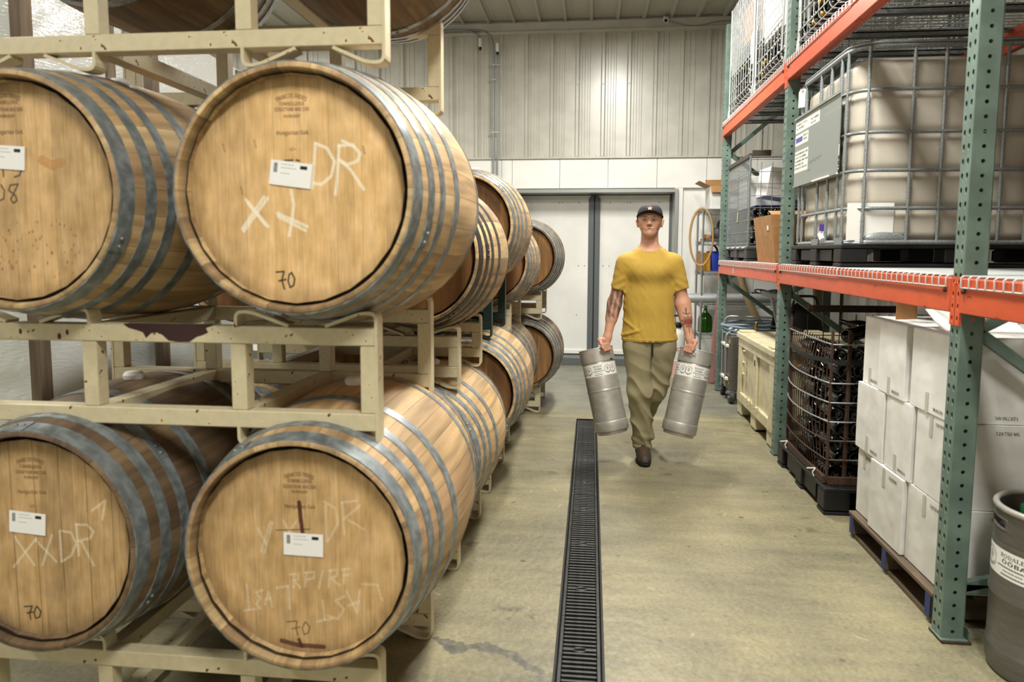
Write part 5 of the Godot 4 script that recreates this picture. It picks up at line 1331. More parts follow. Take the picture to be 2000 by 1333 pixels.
func build_rack_goods() -> void:
	bottle_src = bottle_proto()
	var r := RandomNumberGenerator.new(); r.seed = 17
	var y0 := TOP[1] + 0.012
	wire_basket("white wire basket of bottles at the far end of the upper shelf", -7.50, -6.45, y0, 1.05, M.white_wire)
	wire_basket("white wire basket on the upper shelf, next to the middle green post", -6.36, -5.40, y0, 1.05, M.white_wire)
	wire_basket("white wire basket on the upper shelf above the caged liquid tank", -5.08, -4.06, y0, 1.05, M.white_wire)
	for q in [[-7.40, 11, 6, "dark bottle lying in the far upper basket, under the brown carton", "bottles in the far upper basket"], [-6.27, 10, 3, "dark bottle lying under the white carton in the middle upper basket", "bottles in the middle upper basket"], [-4.98, 11, 3, "dark bottle lying in the upper basket above the caged tank", "bottles in the near upper basket"]]:
		for j in q[2]:
			for i in q[1]:
				var z: float = q[0] + i * 0.0865 + (0.02 if j % 2 else 0.0)
				var flip := r.randf() < 0.35
				put_bottle(Vector3(1.67 if flip else 1.39, y0 + 0.145 + j * 0.083, z), Vector3(-1 if flip else 1, r.randf_range(-0.02, 0.02), r.randf_range(-0.03, 0.03)), q[3], q[4], r.randf() < 0.25)
	# stock on the upper and lower decks just out of frame shades the tank and the cartons below
	wire_basket("white wire basket over the near end of the caged tank, only its underside showing", -3.98, -2.96, y0, 1.05, M.white_wire)
	var g: G
	for k in 3:
		g = G.new(); g.box(Vector3(0, 0.4, 0), Vector3(0.9, 0.8, 0.72), 0.005); solo("carton", g, M.card, ["brown carton in the basket above the liquid tank", "brown carton on the upper deck of the bay nearest the camera", "second brown carton on the upper deck of the nearest bay"][k], "carton", [Vector3(1.84, y0 + 0.13, -3.47), Vector3(1.86, y0, -2.2), Vector3(1.86, y0, -1.3)][k])
	g = G.new(); g.box(Vector3(0, 0.35, 0), Vector3(0.95, 0.7, 1.2), 0.005); solo("carton", g, M.card, "brown carton on the lower deck of the bay nearest the camera", "carton", Vector3(1.88, LOW[1] + 0.012, -1.15))
	g = G.new(); g.box(Vector3(0, 0.26, 0), Vector3(0.5, 0.52, 0.68), 0.004); solo("carton", g, M.white_card, "white carton standing on the bottles in the middle upper basket", "carton", Vector3(1.62, y0 + 0.36, -5.86))
	g = G.new(); g.box(Vector3(0, 0.17, 0), Vector3(0.5, 0.34, 0.55), 0.004); solo("carton", g, M.card, "brown carton standing on the bottles in the far upper basket", "carton", Vector3(1.66, y0 + 0.62, -6.95))
	# liquid tote in its tubular cage
	ibc(Vector3(1.94, LOW[1] + 0.012, -4.56))
	# rusty basket on a grey pallet, with bottles below and white cartons above
	var gp := thing("plastic_pallet", "grey plastic pallet under the rusty wire basket on the lower shelf", "pallet", Vector3(1.85, LOW[1] + 0.0115, -7.06))
	pallet_parts(gp, 0.98, 1.02, 0.125, M.grey_plastic)
	var yb := LOW[1] + 0.137
	var bk := thing("wire_basket", "grey wire basket with a dark steel rim on the lower shelf, white cartons inside", "wire basket", Vector3(1.85, yb, -7.06))
	var hz := 0.48; var hx := 0.475; var hh := 0.80
	g = G.new()
	for i in 28: g.tube([Vector3(-hx, 0.015, -hz + 2 * hz * i / 27.0), Vector3(-hx, hh, -hz + 2 * hz * i / 27.0)], 0.0028, 5, false, false)
	for i in 8: g.tube([Vector3(-hx, 0.03 + i * 0.105, -hz), Vector3(-hx, 0.03 + i * 0.105, hz)], 0.003, 5, false, false)
	for s in [-1, 1]:
		for i in 11: g.tube([Vector3(-hx + 2 * hx * i / 10.0, 0.015, s * hz), Vector3(-hx + 2 * hx * i / 10.0, hh - 0.06, s * hz)], 0.0032, 5, false, false)
		for i in 8: g.tube([Vector3(-hx, 0.03 + i * 0.105, s * hz), Vector3(hx, 0.03 + i * 0.105, s * hz)], 0.0032, 5, false, false)
	part("wire_mesh", g, M.galv, bk).set_meta("kind", "stuff")
	g = G.new(); g.box(Vector3(-hx, hh, 0), Vector3(0.03, 0.04, 2 * hz), 0.004); g.box(Vector3(-hx + 0.09, hh + 0.02, hz), Vector3(0.16, 0.05, 0.03), 0.004); part("rim", g, pm(Color(0.30, 0.28, 0.25), 0.6, 0.4), bk, "dark steel rim")
	for s in [-1, 1]:
		g = G.new(); g.box(Vector3(-hx, hh / 2, s * hz), Vector3(0.016, hh, 0.016), 0.002); part("corner_post", g, M.galv, bk)
	g = G.new(); g.box(Vector3(0, 0.006, 0), Vector3(2 * hx, 0.012, 2 * hz), 0.002); part("base_sheet", g, M.galv, bk)
	for k in 4:
		g = G.new(); g.box(Vector3(-hx - 0.012, -0.004, -0.36 + k * 0.24), Vector3(0.028, 0.012, 0.05), 0.002); part("tie", g, M.paper, bk, "white zip tie")
	g = G.new(); g.face([Vector3(0, 0, 0), Vector3(0, 0, 0.045), Vector3(0, 0.085, 0.05), Vector3(0, 0.085, 0.005)], Vector3(-1, 0, 0)); g.face([Vector3(0.001, 0, 0), Vector3(0.001, 0, 0.045), Vector3(0.001, 0.085, 0.05), Vector3(0.001, 0.085, 0.005)], Vector3(1, 0, 0))
	g.tube([Vector3(0, 0.08, 0.027), Vector3(0.004, 0.12, 0.027)], 0.001, 4)
	solo("hang_tag", g, pm(Color(0.74, 0.66, 0.44), 0.7), "buff paper tag tied to the side of the rusty basket on the lower shelf", "tag", Vector3(1.365, yb + 0.24, -7.05))
	for j in 4:
		for i in 5: put_bottle(Vector3(1.44 + i * 0.087 + (0.02 if j % 2 else 0.0), yb + 0.056 + j * 0.084, -6.62), Vector3(r.randf_range(-0.03, 0.03), 0, -1), "dark bottle with its base towards the camera, in the rusty basket on the lower shelf", "bottles in the rusty basket on the lower shelf")
	g = G.new(); g.box(Vector3(0, 0.004, 0), Vector3(0.72, 0.008, 0.8), 0.002); solo("divider_sheet", g, M.blue_paint, "thin blue sheet between the bottles and the cartons in the lower shelf basket", "sheet", Vector3(1.80, yb + 0.362, -7.0))
	g = G.new(); g.box(Vector3(0, 0.13, 0), Vector3(0.42, 0.26, 0.3), 0.004); solo("carton", g, M.white_card, "tilted white carton at the front of the rusty basket on the lower shelf", "carton", Vector3(1.72, yb + 0.425, -6.80), 0.0).rotation = Vector3(0, 0.1, -0.14)
	g = G.new(); g.box(Vector3(0, 0.15, 0), Vector3(0.3, 0.30, 0.36), 0.004); solo("carton", g, M.white_card, "white carton farther in, at the back of the rusty basket on the lower shelf", "carton", Vector3(1.60, yb + 0.37, -7.24))
	g = G.new(); g.box(Vector3(0, 0.09, 0), Vector3(0.26, 0.18, 0.28), 0.004); solo("carton", g, M.card, "brown paper parcel wedged under the tilted carton in the lower shelf basket", "carton", Vector3(2.06, yb + 0.37, -6.78))
	# brown carton by the middle post
	var cb := thing("carton", "brown cardboard box with raised top flaps at the lower shelf edge by the middle post", "carton", Vector3(1.40, LOW[1] + 0.0115, -5.86), 0.0)
	g = G.new()
	var hb := 0.36
	var lo := [Vector3(-0.03, 0, 0.29), Vector3(0.34, 0, 0.29), Vector3(0.34, 0, -0.29), Vector3(-0.03, 0, -0.29)]
	var hi := [Vector3(-0.075, hb, 0.30), Vector3(0.36, hb, 0.30), Vector3(0.36, hb, -0.30), Vector3(-0.075, hb, -0.30)]
	for i in 4:
		var j := (i + 1) % 4
		var nn: Vector3 = (lo[j] - lo[i]).cross(hi[i] - lo[i]).normalized()
		g.face([lo[i], lo[j], hi[j], hi[i]], nn); g.face([lo[i] - nn * 0.004, lo[j] - nn * 0.004, hi[j] - nn * 0.004, hi[i] - nn * 0.004], -nn)
		g.face([hi[i], hi[j], hi[j] - nn * 0.004, hi[i] - nn * 0.004], Vector3.UP)
	g.face(lo, Vector3.DOWN); g.face([lo[0] + Vector3(0, 0.004, 0), lo[1] + Vector3(0, 0.004, 0), lo[2] + Vector3(0, 0.004, 0), lo[3] + Vector3(0, 0.004, 0)], Vector3.UP)
	part("body", g, M.card, cb)
	g = G.new(); g.bar(Vector3(0.14, hb, 0.30), Vector3(0.15, hb + 0.035, 0.14), 0.42, 0.004, 0.001); part("flap", g, M.card, cb)
	g = G.new(); g.bar(Vector3(0.36, hb, 0.0), Vector3(0.34, hb + 0.13, 0.0), 0.58, 0.004, 0.001); part("flap", g, M.card, cb)
	g = G.new(); g.box(Vector3(-0.064, 0.27, 0.1), Vector3(0.001, 0.035, 0.05)); var st := part("sticker", g, M.paper, cb, "small white sticker"); st.rotation.z = 0.12; st.position = Vector3(0.03, 0.005, 0.06)
	for q in [["------ ----- -------", 0.20, 0.010], ["-----", 0.183, 0.009], ["----", 0.166, 0.009], ["------", 0.149, 0.009], ["---------", 0.132, 0.009]]:
		var l := part("print", lettering(q[0], q[2]), M.ink, cb); l.position = Vector3(-0.030 - 0.045 * q[1] / hb - 0.0006, q[1], 0.08); l.rotation = Vector3(0, -PI / 2, 0)
	for q in [["N.W.  8", 0.20], ["G.W.  9", 0.17], ["MADE IN", 0.14]]:
		var l := part("print", lettering(q[0], 0.016, "Droid Sans", 700), M.ink, cb); l.position = Vector3(0.14, q[1], 0.2975)

func pallet_parts(t: Node3D, w: float, d: float, h: float, m: Material) -> void:
	# moulded plastic pallet: deck, nine feet, three runners
	var g := G.new(); g.box(Vector3(0, h - 0.0125, 0), Vector3(w, 0.025, d), 0.006); part("deck", g, m, t)
	for i in 3:
		for j in 3:
			g = G.new(); g.box(Vector3((i - 1) * (w / 2 - 0.07), h / 2, (j - 1) * (d / 2 - 0.07)), Vector3(0.14, h - 0.045, 0.13), 0.008); part("foot", g, m, t)
	for i in 3:
		g = G.new(); g.box(Vector3(0, 0.01, (i - 1) * (d / 2 - 0.07)), Vector3(w, 0.02, 0.13), 0.005); part("runner", g, m, t)
	for i in 2:
		g = G.new(); g.box(Vector3((i * 2 - 1) * (w / 2 - 0.02), h / 2, 0), Vector3(0.012, h - 0.06, d * 0.6), 0.003); part("web", g, m, t)

func ibc(at: Vector3) -> void:
	var t := thing("liquid_tote", "large square liquid tank of milky plastic in a grey tubular cage on a black pallet", "tank", at)
	var w := 1.17; var d := 1.03; var ph := 0.125
	pallet_parts(t, 1.2, 1.0, ph, M.black_plastic)
	# tank walls bulge between the cage hoops
	var hoops := [0.135, 0.315, 0.515, 0.715, 0.935, 1.155]
	var hx := w / 2 - 0.035; var hz := d / 2 - 0.035; var cr := 0.13
	var outline := []; var nrm := []
	for q in [[hx - cr, hz - cr, 0.0], [-(hx - cr), hz - cr, PI / 2], [-(hx - cr), -(hz - cr), PI], [hx - cr, -(hz - cr), 3 * PI / 2]]:
		for k in 7:
			var an: float = q[2] + PI / 2 * k / 6.0
			outline.append(Vector2(q[0] + cr * cos(an), q[1] + cr * sin(an))); nrm.append(Vector2(cos(an), sin(an)))
		# straight runs get middle points so that they can bulge
		var nx: Array = [[-(hx - cr), hz], [-hx, -(hz - cr)], [hx - cr, -hz], [hx, hz - cr]][int(q[2] / (PI / 2) + 0.1)]
		var last: Vector2 = outline[-1]; var ln: Vector2 = nrm[-1]
		for k in range(1, 10): outline.append(last.lerp(Vector2(nx[0], nx[1]), k / 10.0)); nrm.append(ln)
	var rows := []
	var top := 1.125
	for i in 71:
		var y := ph + 0.012 + (top - ph - 0.012) * i / 70.0
		var sc := 0.0
		for h in hoops: sc = maxf(sc, exp(-pow((y - h) / 0.022, 2.0)))
		var cap := 0.0
		if i > 64: cap = 0.10 * (1.0 - sqrt(maxf(0.0, 1.0 - pow((i - 64) / 6.0, 2.0))))
		if i < 3: cap = 0.02 * (3 - i) / 3.0
		var row := []
		for k in outline.size():
			var o: Vector2 = outline[k] - nrm[k] * (0.016 * sc + cap)
			row.append(Vector3(o.x, y, o.y))
		rows.append(row)
	var g := G.new(); g.sheet(rows, true, true)
	var tp := []; for p in rows[70]: tp.append(p)
	g.face(tp, Vector3.UP); var bt := []; for p in rows[0]: bt.append(p)
	g.face(bt, Vector3.DOWN)
	part("tank", g, M.tote, t)
	g = G.new(); g.lathe([Vector2(0.10, 0.0), Vector2(0.10, 0.03), Vector2(0.085, 0.04), Vector2(0.0, 0.04)], 24); part("lid", g, M.black_plastic, t).position = Vector3(0, top, 0)
	# cage: hoops all round, then uprights pinched where they cross
	var bx := w / 2 - 0.012; var bz := d / 2 - 0.012
	for i in hoops.size():
		var y: float = hoops[i]; var rr := 0.013 if i in [0, 5] else 0.0095
		var ring := rounded([Vector3(bx, y, bz), Vector3(-bx, y, bz), Vector3(-bx, y, -bz), Vector3(bx, y, -bz)], 0.15, 8, true)
		g = G.new(); g.tube(ring, rr, 8, true); part("cage_hoop", g, M.galv, t)
		if i == 5:
			g = G.new(); var r2 := []
			for p in ring: r2.append(p + Vector3(0, 0.021, 0))
			g.tube(r2, 0.009, 8, true); part("cage_hoop", g, M.galv, t)
	var ups := []
	for x in [-0.50, -0.275, -0.12, 0.18, 0.31, 0.50]: ups.append(Vector3(x, 0, bz)); ups.append(Vector3(x, 0, -bz))
	for z in [0.40, 0.30, 0.13, -0.06, -0.36, -0.44]: ups.append(Vector3(-bx, 0, z)); ups.append(Vector3(bx, 0, z))
	for u in ups:
		var out := Vector3(signf(u.x) if absf(u.x) == bx else 0.0, 0, signf(u.z) if absf(u.z) == bz else 0.0)
		var pts := []; var rs := []
		var n := 34
		for k in n + 1:
			var y := 0.135 + (1.155 - 0.135) * k / n
			var pin := 0.0
			for h in hoops: pin = maxf(pin, exp(-pow((absf(y - h) - 0.02) / 0.016, 2.0)))
			pts.append(Vector3(u.x, y, u.z) + out * 0.011); rs.append(0.0105 - 0.004 * pin)
		g = G.new(); g.tube(pts, rs, 8); part("cage_upright", g, M.galv, t)
	# base frame flange and its pressed corner feet
	g = G.new()
	g.tube(rounded([Vector3(bx, ph + 0.004, bz), Vector3(-bx, ph + 0.004, bz), Vector3(-bx, ph + 0.004, -bz), Vector3(bx, ph + 0.004, -bz)], 0.12, 6, true), 0.008, 6, true); part("base_frame", g, M.galv, t)
	for z in [0.40, -0.02]:
		g = G.new(); g.prism(PackedVector2Array([Vector2(-0.075, 0.03), Vector2(0.075, 0.03), Vector2(0.03, -0.06), Vector2(0.012, -0.115), Vector2(-0.012, -0.115), Vector2(-0.03, -0.06)]), -0.004, 0.004)
		var f := part("frame_foot", g, M.galv, t); f.rotation.y = PI / 2; f.position = Vector3(-bx - 0.012, ph + 0.005, z)
	g = G.new(); g.ball(Vector3(0, 0.03, 0.0), Vector3(0.11, 0.035, 0.02), 14, 8); part("pressed_bracket", g, M.galv, t).position = Vector3(-0.38, ph + 0.0, bz - 0.01)
	# outlet
	g = G.new(); g.tube([Vector3(-bx + 0.12, 0.19, 0.08), Vector3(-bx - 0.01, 0.19, 0.08)], 0.035, 14); g.tube([Vector3(-bx - 0.012, 0.185, 0.08), Vector3(-bx - 0.012, 0.15, 0.13)], 0.018, 10); part("outlet_valve", g, M.paper, t)
	g = G.new(); g.tube([Vector3(-bx - 0.012, 0.205, 0.10), Vector3(-bx - 0.012, 0.245, 0.10)], 0.014, 10); part("valve_cap", g, pm(Color(0.27, 0.18, 0.55), 0.5), t, "purple valve cap")
	# sheet-metal panel with transport labels
	var im := Image.create(360, 190, false, Image.FORMAT_RGB8); im.fill(Color(0.545, 0.565, 0.55))
	var wh := Color(0.90, 0.90, 0.87); var ik := Color(0.22, 0.22, 0.20)
	im.fill_rect(Rect2i(0, 10, 210, 30), wh); im.fill_rect(Rect2i(0, 46, 120, 30), wh); im.fill_rect(Rect2i(2, 92, 122, 60), wh)
	im.fill_rect(Rect2i(6, 54, 62, 14), Color(0.32, 0.33, 0.62)); im.fill_rect(Rect2i(0, 5, 360, 2), Color(0.72, 0.73, 0.70))
	var r := RandomNumberGenerator.new(); r.seed = 4
	for q in [[12, 16, 90], [12, 26, 70], [140, 20, 60], [140, 30, 40], [76, 52, 36], [76, 62, 30], [8, 98, 110], [8, 108, 90], [8, 118, 110], [8, 128, 70], [8, 138, 100]]:
		var x: int = q[0]
		while x < q[0] + q[2]:
			var bw := r.randi_range(2, 9); im.fill_rect(Rect2i(x, q[1], bw, 5), ik); x += bw + r.randi_range(2, 6)
	for k in 5: draw_stroke(im, [Vector2(250 + k * 22, 34 + k % 2 * 4), Vector2(262 + k * 22, 31)], 1.5, Color(0.66, 0.67, 0.65), 0.8, 0.3)
	var sig := []
	for k in 30: sig.append(Vector2(130 + k * 3.6, 138 - k * 0.2 + 5.0 * sin(k * 1.7) * (1.0 if k % 7 < 5 else 0.2)))
	draw_stroke(im, sig, 0.9, Color(0.2, 0.22, 0.24), 0.8, 0.2); draw_stroke(im, [Vector2(126, 160), Vector2(134, 154), Vector2(142, 160), Vector2(152, 155)], 0.9, Color(0.2, 0.22, 0.24), 0.8, 0.2)
	var pw := 0.87; var py0 := 0.515; var py1 := 0.955; var px := -w / 2 - 0.012
	g = G.new(); g.face([Vector3(px, py0, -0.50), Vector3(px, py0, -0.50 + pw), Vector3(px, py1, -0.50 + pw), Vector3(px, py1, -0.50)], Vector3(-1, 0, 0), [Vector2(0, 1), Vector2(1, 1), Vector2(1, 0), Vector2(0, 0)])
	g.box(Vector3(px + 0.0025, (py0 + py1) / 2, -0.50 + pw / 2), Vector3(0.004, py1 - py0, pw))
	g.box(Vector3(px - 0.004, py1, -0.50 + pw / 2), Vector3(0.012, 0.014, pw)); g.box(Vector3(px - 0.003, py0, -0.50 + pw / 2), Vector3(0.01, 0.01, pw))
	part("label_plate", g, textured(im, 0.45, 0.15), t, "grey sheet metal panel with transport labels")
	g = G.new(); g.box(Vector3(-0.475, 0.245, bz - 0.018), Vector3(0.24, 0.20, 0.001)); part("paper_sheet", g, M.paper, t, "white sheet of paper behind the cage").position.x = 0.02
	# hang tag on the top hoop
	g = G.new(); g.prism(PackedVector2Array([Vector2(-0.03, 0), Vector2(0.03, 0), Vector2(0.03, 0.1), Vector2(0.018, 0.118), Vector2(-0.018, 0.118), Vector2(-0.03, 0.1)]), -0.0006, 0.0006)
	var ht := thing("hang_tag", "white card tag with a brown eyelet wired to the top bar of the tank cage", "tag", at + Vector3(-bx - 0.016, 1.02, -0.40), -0.9)
	part("card", g, M.paper, ht)
	g = G.new(); g.lathe([Vector2(0.004, -0.001), Vector2(0.009, -0.001), Vector2(0.009, 0.001), Vector2(0.004, 0.001)], 12); var ey := part("eyelet", g, M.card, ht, "brown eyelet"); ey.position = Vector3(0, 0.104, 0); ey.rotation.x = PI / 2
	g = G.new(); g.tube([Vector3(0, 0.104, 0.0), Vector3(0.004, 0.15, 0.0)], 0.0007, 4); part("wire", g, M.galv, ht)

# ---------------------------------------------------------------- goods standing on the floor under the rack
func wine_carton(label: String, at: Vector3, s: Vector3, text_low: bool, sd: int, open := false) -> Node3D:
	var t := thing("wine_carton", label, "carton", at, 0.0, "")
	var r := RandomNumberGenerator.new(); r.seed = sd
	t.rotation.y = r.randf_range(-0.012, 0.012)
	var g := G.new(); g.box(Vector3(0, s.y / 2 + 0.0005, 0), s - Vector3(0.003, 0.003, 0.003), 0.0045); part("body", g, M.white_card, t)
	if not open:
		for e in [-1, 1]:
			g = G.new(); g.box(Vector3(0, s.y - 0.0005, e * s.z / 4), Vector3(s.x - 0.005, 0.003, s.z / 2 - 0.004), 0.001); part("flap", g, M.white_card, t)
	var tape := pm(Color(0.72, 0.715, 0.68), 0.3)
	g = G.new(); g.box(Vector3(-s.x / 2, 0.045 if text_low else s.y - 0.045, -s.z * 0.05), Vector3(0.0012, 0.085, 0.026)); part("tape", g, tape, t, "strip of clear tape")
	for q in [[Vector3(-s.x / 2 - 0.0004, 0, s.z * 0.22), -PI / 2], [Vector3(s.x * 0.09, 0, s.z / 2 + 0.0004), 0.0]]:
		var l := part("print", lettering("12X750 ML", 0.0125, "Droid Sans", 400), M.ink, t, "upside down lettering" if text_low else "")
		l.position = q[0] + Vector3(0, 0.028 if text_low else s.y - 0.028, 0)
		l.rotation = Vector3(0, q[1], PI if text_low else 0.0)
	return t

func build_floor_goods() -> void:
	# white wine cartons stacked three high on a wooden pallet
	var wpal := thing("wooden_pallet", "weathered wooden pallet with blue stringer ends under the white cartons", "pallet", Vector3(1.87, 0, -3.31))
	var g: G
	for z in [-0.41, 0.0, 0.43]:
		g = G.new(); g.box(Vector3(0, 0.067, z), Vector3(1.06, 0.088, 0.042), 0.003); part("stringer", g, M.pallet_wood, wpal)
		g = G.new(); g.box(Vector3(-0.5305, 0.067, z), Vector3(0.002, 0.09, 0.044), 0.001); part("painted_end", g, M.blue_paint, wpal, "blue painted end")
	for k in 7:
		g = G.new(); g.box(Vector3(-0.475 + k * 0.158, 0.12, 0.01), Vector3(0.115, 0.018, 0.92), 0.003); part("deck_board", g, M.pallet_wood, wpal)
	for k in 3:
		g = G.new(); g.box(Vector3(-0.46 + k * 0.46, 0.0115, 0.01), Vector3(0.115, 0.022, 0.92), 0.003); part("bottom_board", g, M.pallet_wood, wpal)
	var y0 := 0.1295; var hb := 0.335
	var xs := [1.535, 1.885]
	var rowlab := ["bottom", "middle", "top"]
	for row in 3:
		var zs: Array = [[[-3.01, 0.35], [-3.375, 0.36], [-3.665, 0.20]], [[-2.995, 0.305], [-3.30, 0.275], [-3.62, 0.335]], [[-3.035, 0.36], [-3.40, 0.30], [-3.665, 0.21]]][row]
		for c in 3:
			for k in 2:
				var sx := 0.34
				var dx: float = [[0.006, -0.012, 0.006], [0.008, 0.0, -0.004], [0.004, -0.004, 0.01]][row][c]
				var lab := "white wine carton, %s layer, %s" % [rowlab[row], ["near corner beside the front green post", "middle of the aisle side", "far corner by the bottle cage"][c]]
				if k == 1: lab = "white wine carton behind the aisle row, %s layer, %s" % [rowlab[row], ["nearest the camera", "in the middle", "at the far side"][c]]
				wine_carton(lab, Vector3(xs[k] + dx, y0 + row * hb, zs[c][0]), Vector3(sx, hb, zs[c][1]), row != 0 and not (row == 1 and c == 0), 100 + row * 10 + c * 2 + k)
	# opened carton flaps and a flattened one with a round crest on top of the stack
	var fl := thing("flattened_carton", "loose white carton sheet with a round printed crest lying on top of the carton stack", "carton", Vector3(1.74, y0 + 3 * hb + 0.001, -3.30))
	var crest := Image.create(256, 256, false, Image.FORMAT_RGB8); crest.fill(Color(0.90, 0.895, 0.875))
	for q in [[92.0, 3.0], [84.0, 1.5], [60.0, 2.0], [40.0, 1.5]]:
		var c := []
		for k in 49: c.append(Vector2(128, 120) + Vector2(cos(TAU * k / 48), sin(TAU * k / 48)) * q[0])
		draw_stroke(crest, c, q[1], Color(0.35, 0.34, 0.32), 0.8, 0.3)
	for k in 26: draw_stroke(crest, [Vector2(128, 120) + Vector2(cos(TAU * k / 26), sin(TAU * k / 26)) * 67, Vector2(128, 120) + Vector2(cos(TAU * k / 26 + 0.1), sin(TAU * k / 26 + 0.1)) * 78], 2.0, Color(0.35, 0.34, 0.32), 0.8, 0.2)
	for k in 8: draw_stroke(crest, [Vector2(60 + k * 17, 232), Vector2(70 + k * 17, 232)], 4.0, Color(0.2, 0.2, 0.19), 0.85, 0.2)
	var cm := textured(crest, 0.55)
	g = G.new()
	var fr := [[Vector3(-0.22, 0.004, 0.10), Vector3(0.20, 0.004, 0.12), Vector3(0.22, 0.16, -0.16), Vector3(-0.20, 0.15, -0.20)], [Vector3(-0.20, 0.15, -0.20), Vector3(0.22, 0.16, -0.16), Vector3(0.20, 0.02, -0.40), Vector3(-0.22, 0.02, -0.42)]]
	for q in fr:
		var nn: Vector3 = (q[1] - q[0]).cross(q[3] - q[0]).normalized()
		if nn.y < 0: nn = -nn
		g.face(q, nn, [Vector2(0, 1), Vector2(1, 1), Vector2(1, 0), Vector2(0, 0)]); var dn := []
		for p in q: dn.append(p - nn * 0.003)
		g.face(dn, -nn)
	part("sheet", g, cm, fl)
	var f2 := thing("carton_flap", "raised white flap sheet leaning on the near top carton", "carton", Vector3(1.56, y0 + 3 * hb + 0.001, -3.08))
	g = G.new(); g.bar(Vector3(0.0, 0.003, 0.05), Vector3(0.02, 0.075, -0.16), 0.30, 0.004, 0.001); part("sheet", g, M.white_card, f2)
	g = G.new(); g.box(Vector3(0, 0.08, 0), Vector3(0.12, 0.16, 0.003), 0.001); solo("cardboard_sheet", g, M.card, "brown cardboard edge standing at the far top of the white carton stack", "cardboard", Vector3(1.50, y0 + 3 * hb + 0.001, -3.60), 0.35)
	g = G.new(); g.box(Vector3(0, 0.05, 0), Vector3(0.36, 0.10, 0.30), 0.004); solo("carton", g, M.white_card, "shallow white carton lying on top of the stack behind the front green post", "carton", Vector3(1.95, y0 + 3 * hb + 0.001, -3.02), 0.15)
	bottle_cage()
	bulk_bin()
	cooler_cart()
	# behind the cream bin
	var bg := thing("tool_bag", "black tool bag slumped behind the cream bin", "bag", Vector3(1.98, 0, -6.98))
	g = G.new(); g.ball(Vector3(0, 0.5, 0), Vector3(0.22, 0.5, 0.2), 20, 14); part("body", g, M.rubber, bg)
	g = G.new(); g.tube(rounded([Vector3(-0.12, 0.86, 0.08), Vector3(-0.1, 1.05, 0.08), Vector3(0.1, 1.05, 0.08), Vector3(0.12, 0.86, 0.08)], 0.06), 0.012, 8); part("handle", g, M.rubber, bg)
	var hd := thing("steel_push_handle", "square stainless T handle sticking up behind the cream bin", "handle", Vector3(1.72, 0, -6.86))
	g = G.new(); g.bar(Vector3(0.18, 0.02, -0.02), Vector3(-0.05, 1.04, 0.0), 0.03, 0.03, 0.003); part("stem", g, M.chrome, hd)
	g = G.new(); g.bar(Vector3(-0.12, 1.075, -0.08), Vector3(0.02, 1.045, 0.10), 0.042, 0.042, 0.004); part("grip", g, M.chrome, hd)
	var ch := thing("black_hose_coil", "black hose coiled and standing behind the cream bin", "hose", Vector3(1.80, 0, -6.98))
	for k in 4:
		var pts := []
		for i in 26:
			var an := TAU * i / 26.0
			pts.append(Vector3(-0.02 + k * 0.03 + 0.05 * sin(an), 0.48 + 0.455 * cos(an) , 0.15 * sin(an) - 0.02 * k))
		g = G.new(); g.tube(pts, 0.015, 8, true); part("loop", g, M.rubber, ch)
	g = G.new(); g.box(Vector3(0, 1.2, 0), Vector3(0.06, 2.4, 0.06), 0.006); solo("red_steel_upright", g, pm(Color(0.20, 0.05, 0.045), 0.5), "dark red steel upright standing behind the racking near the far end", "post", Vector3(2.16, 0, -8.25))

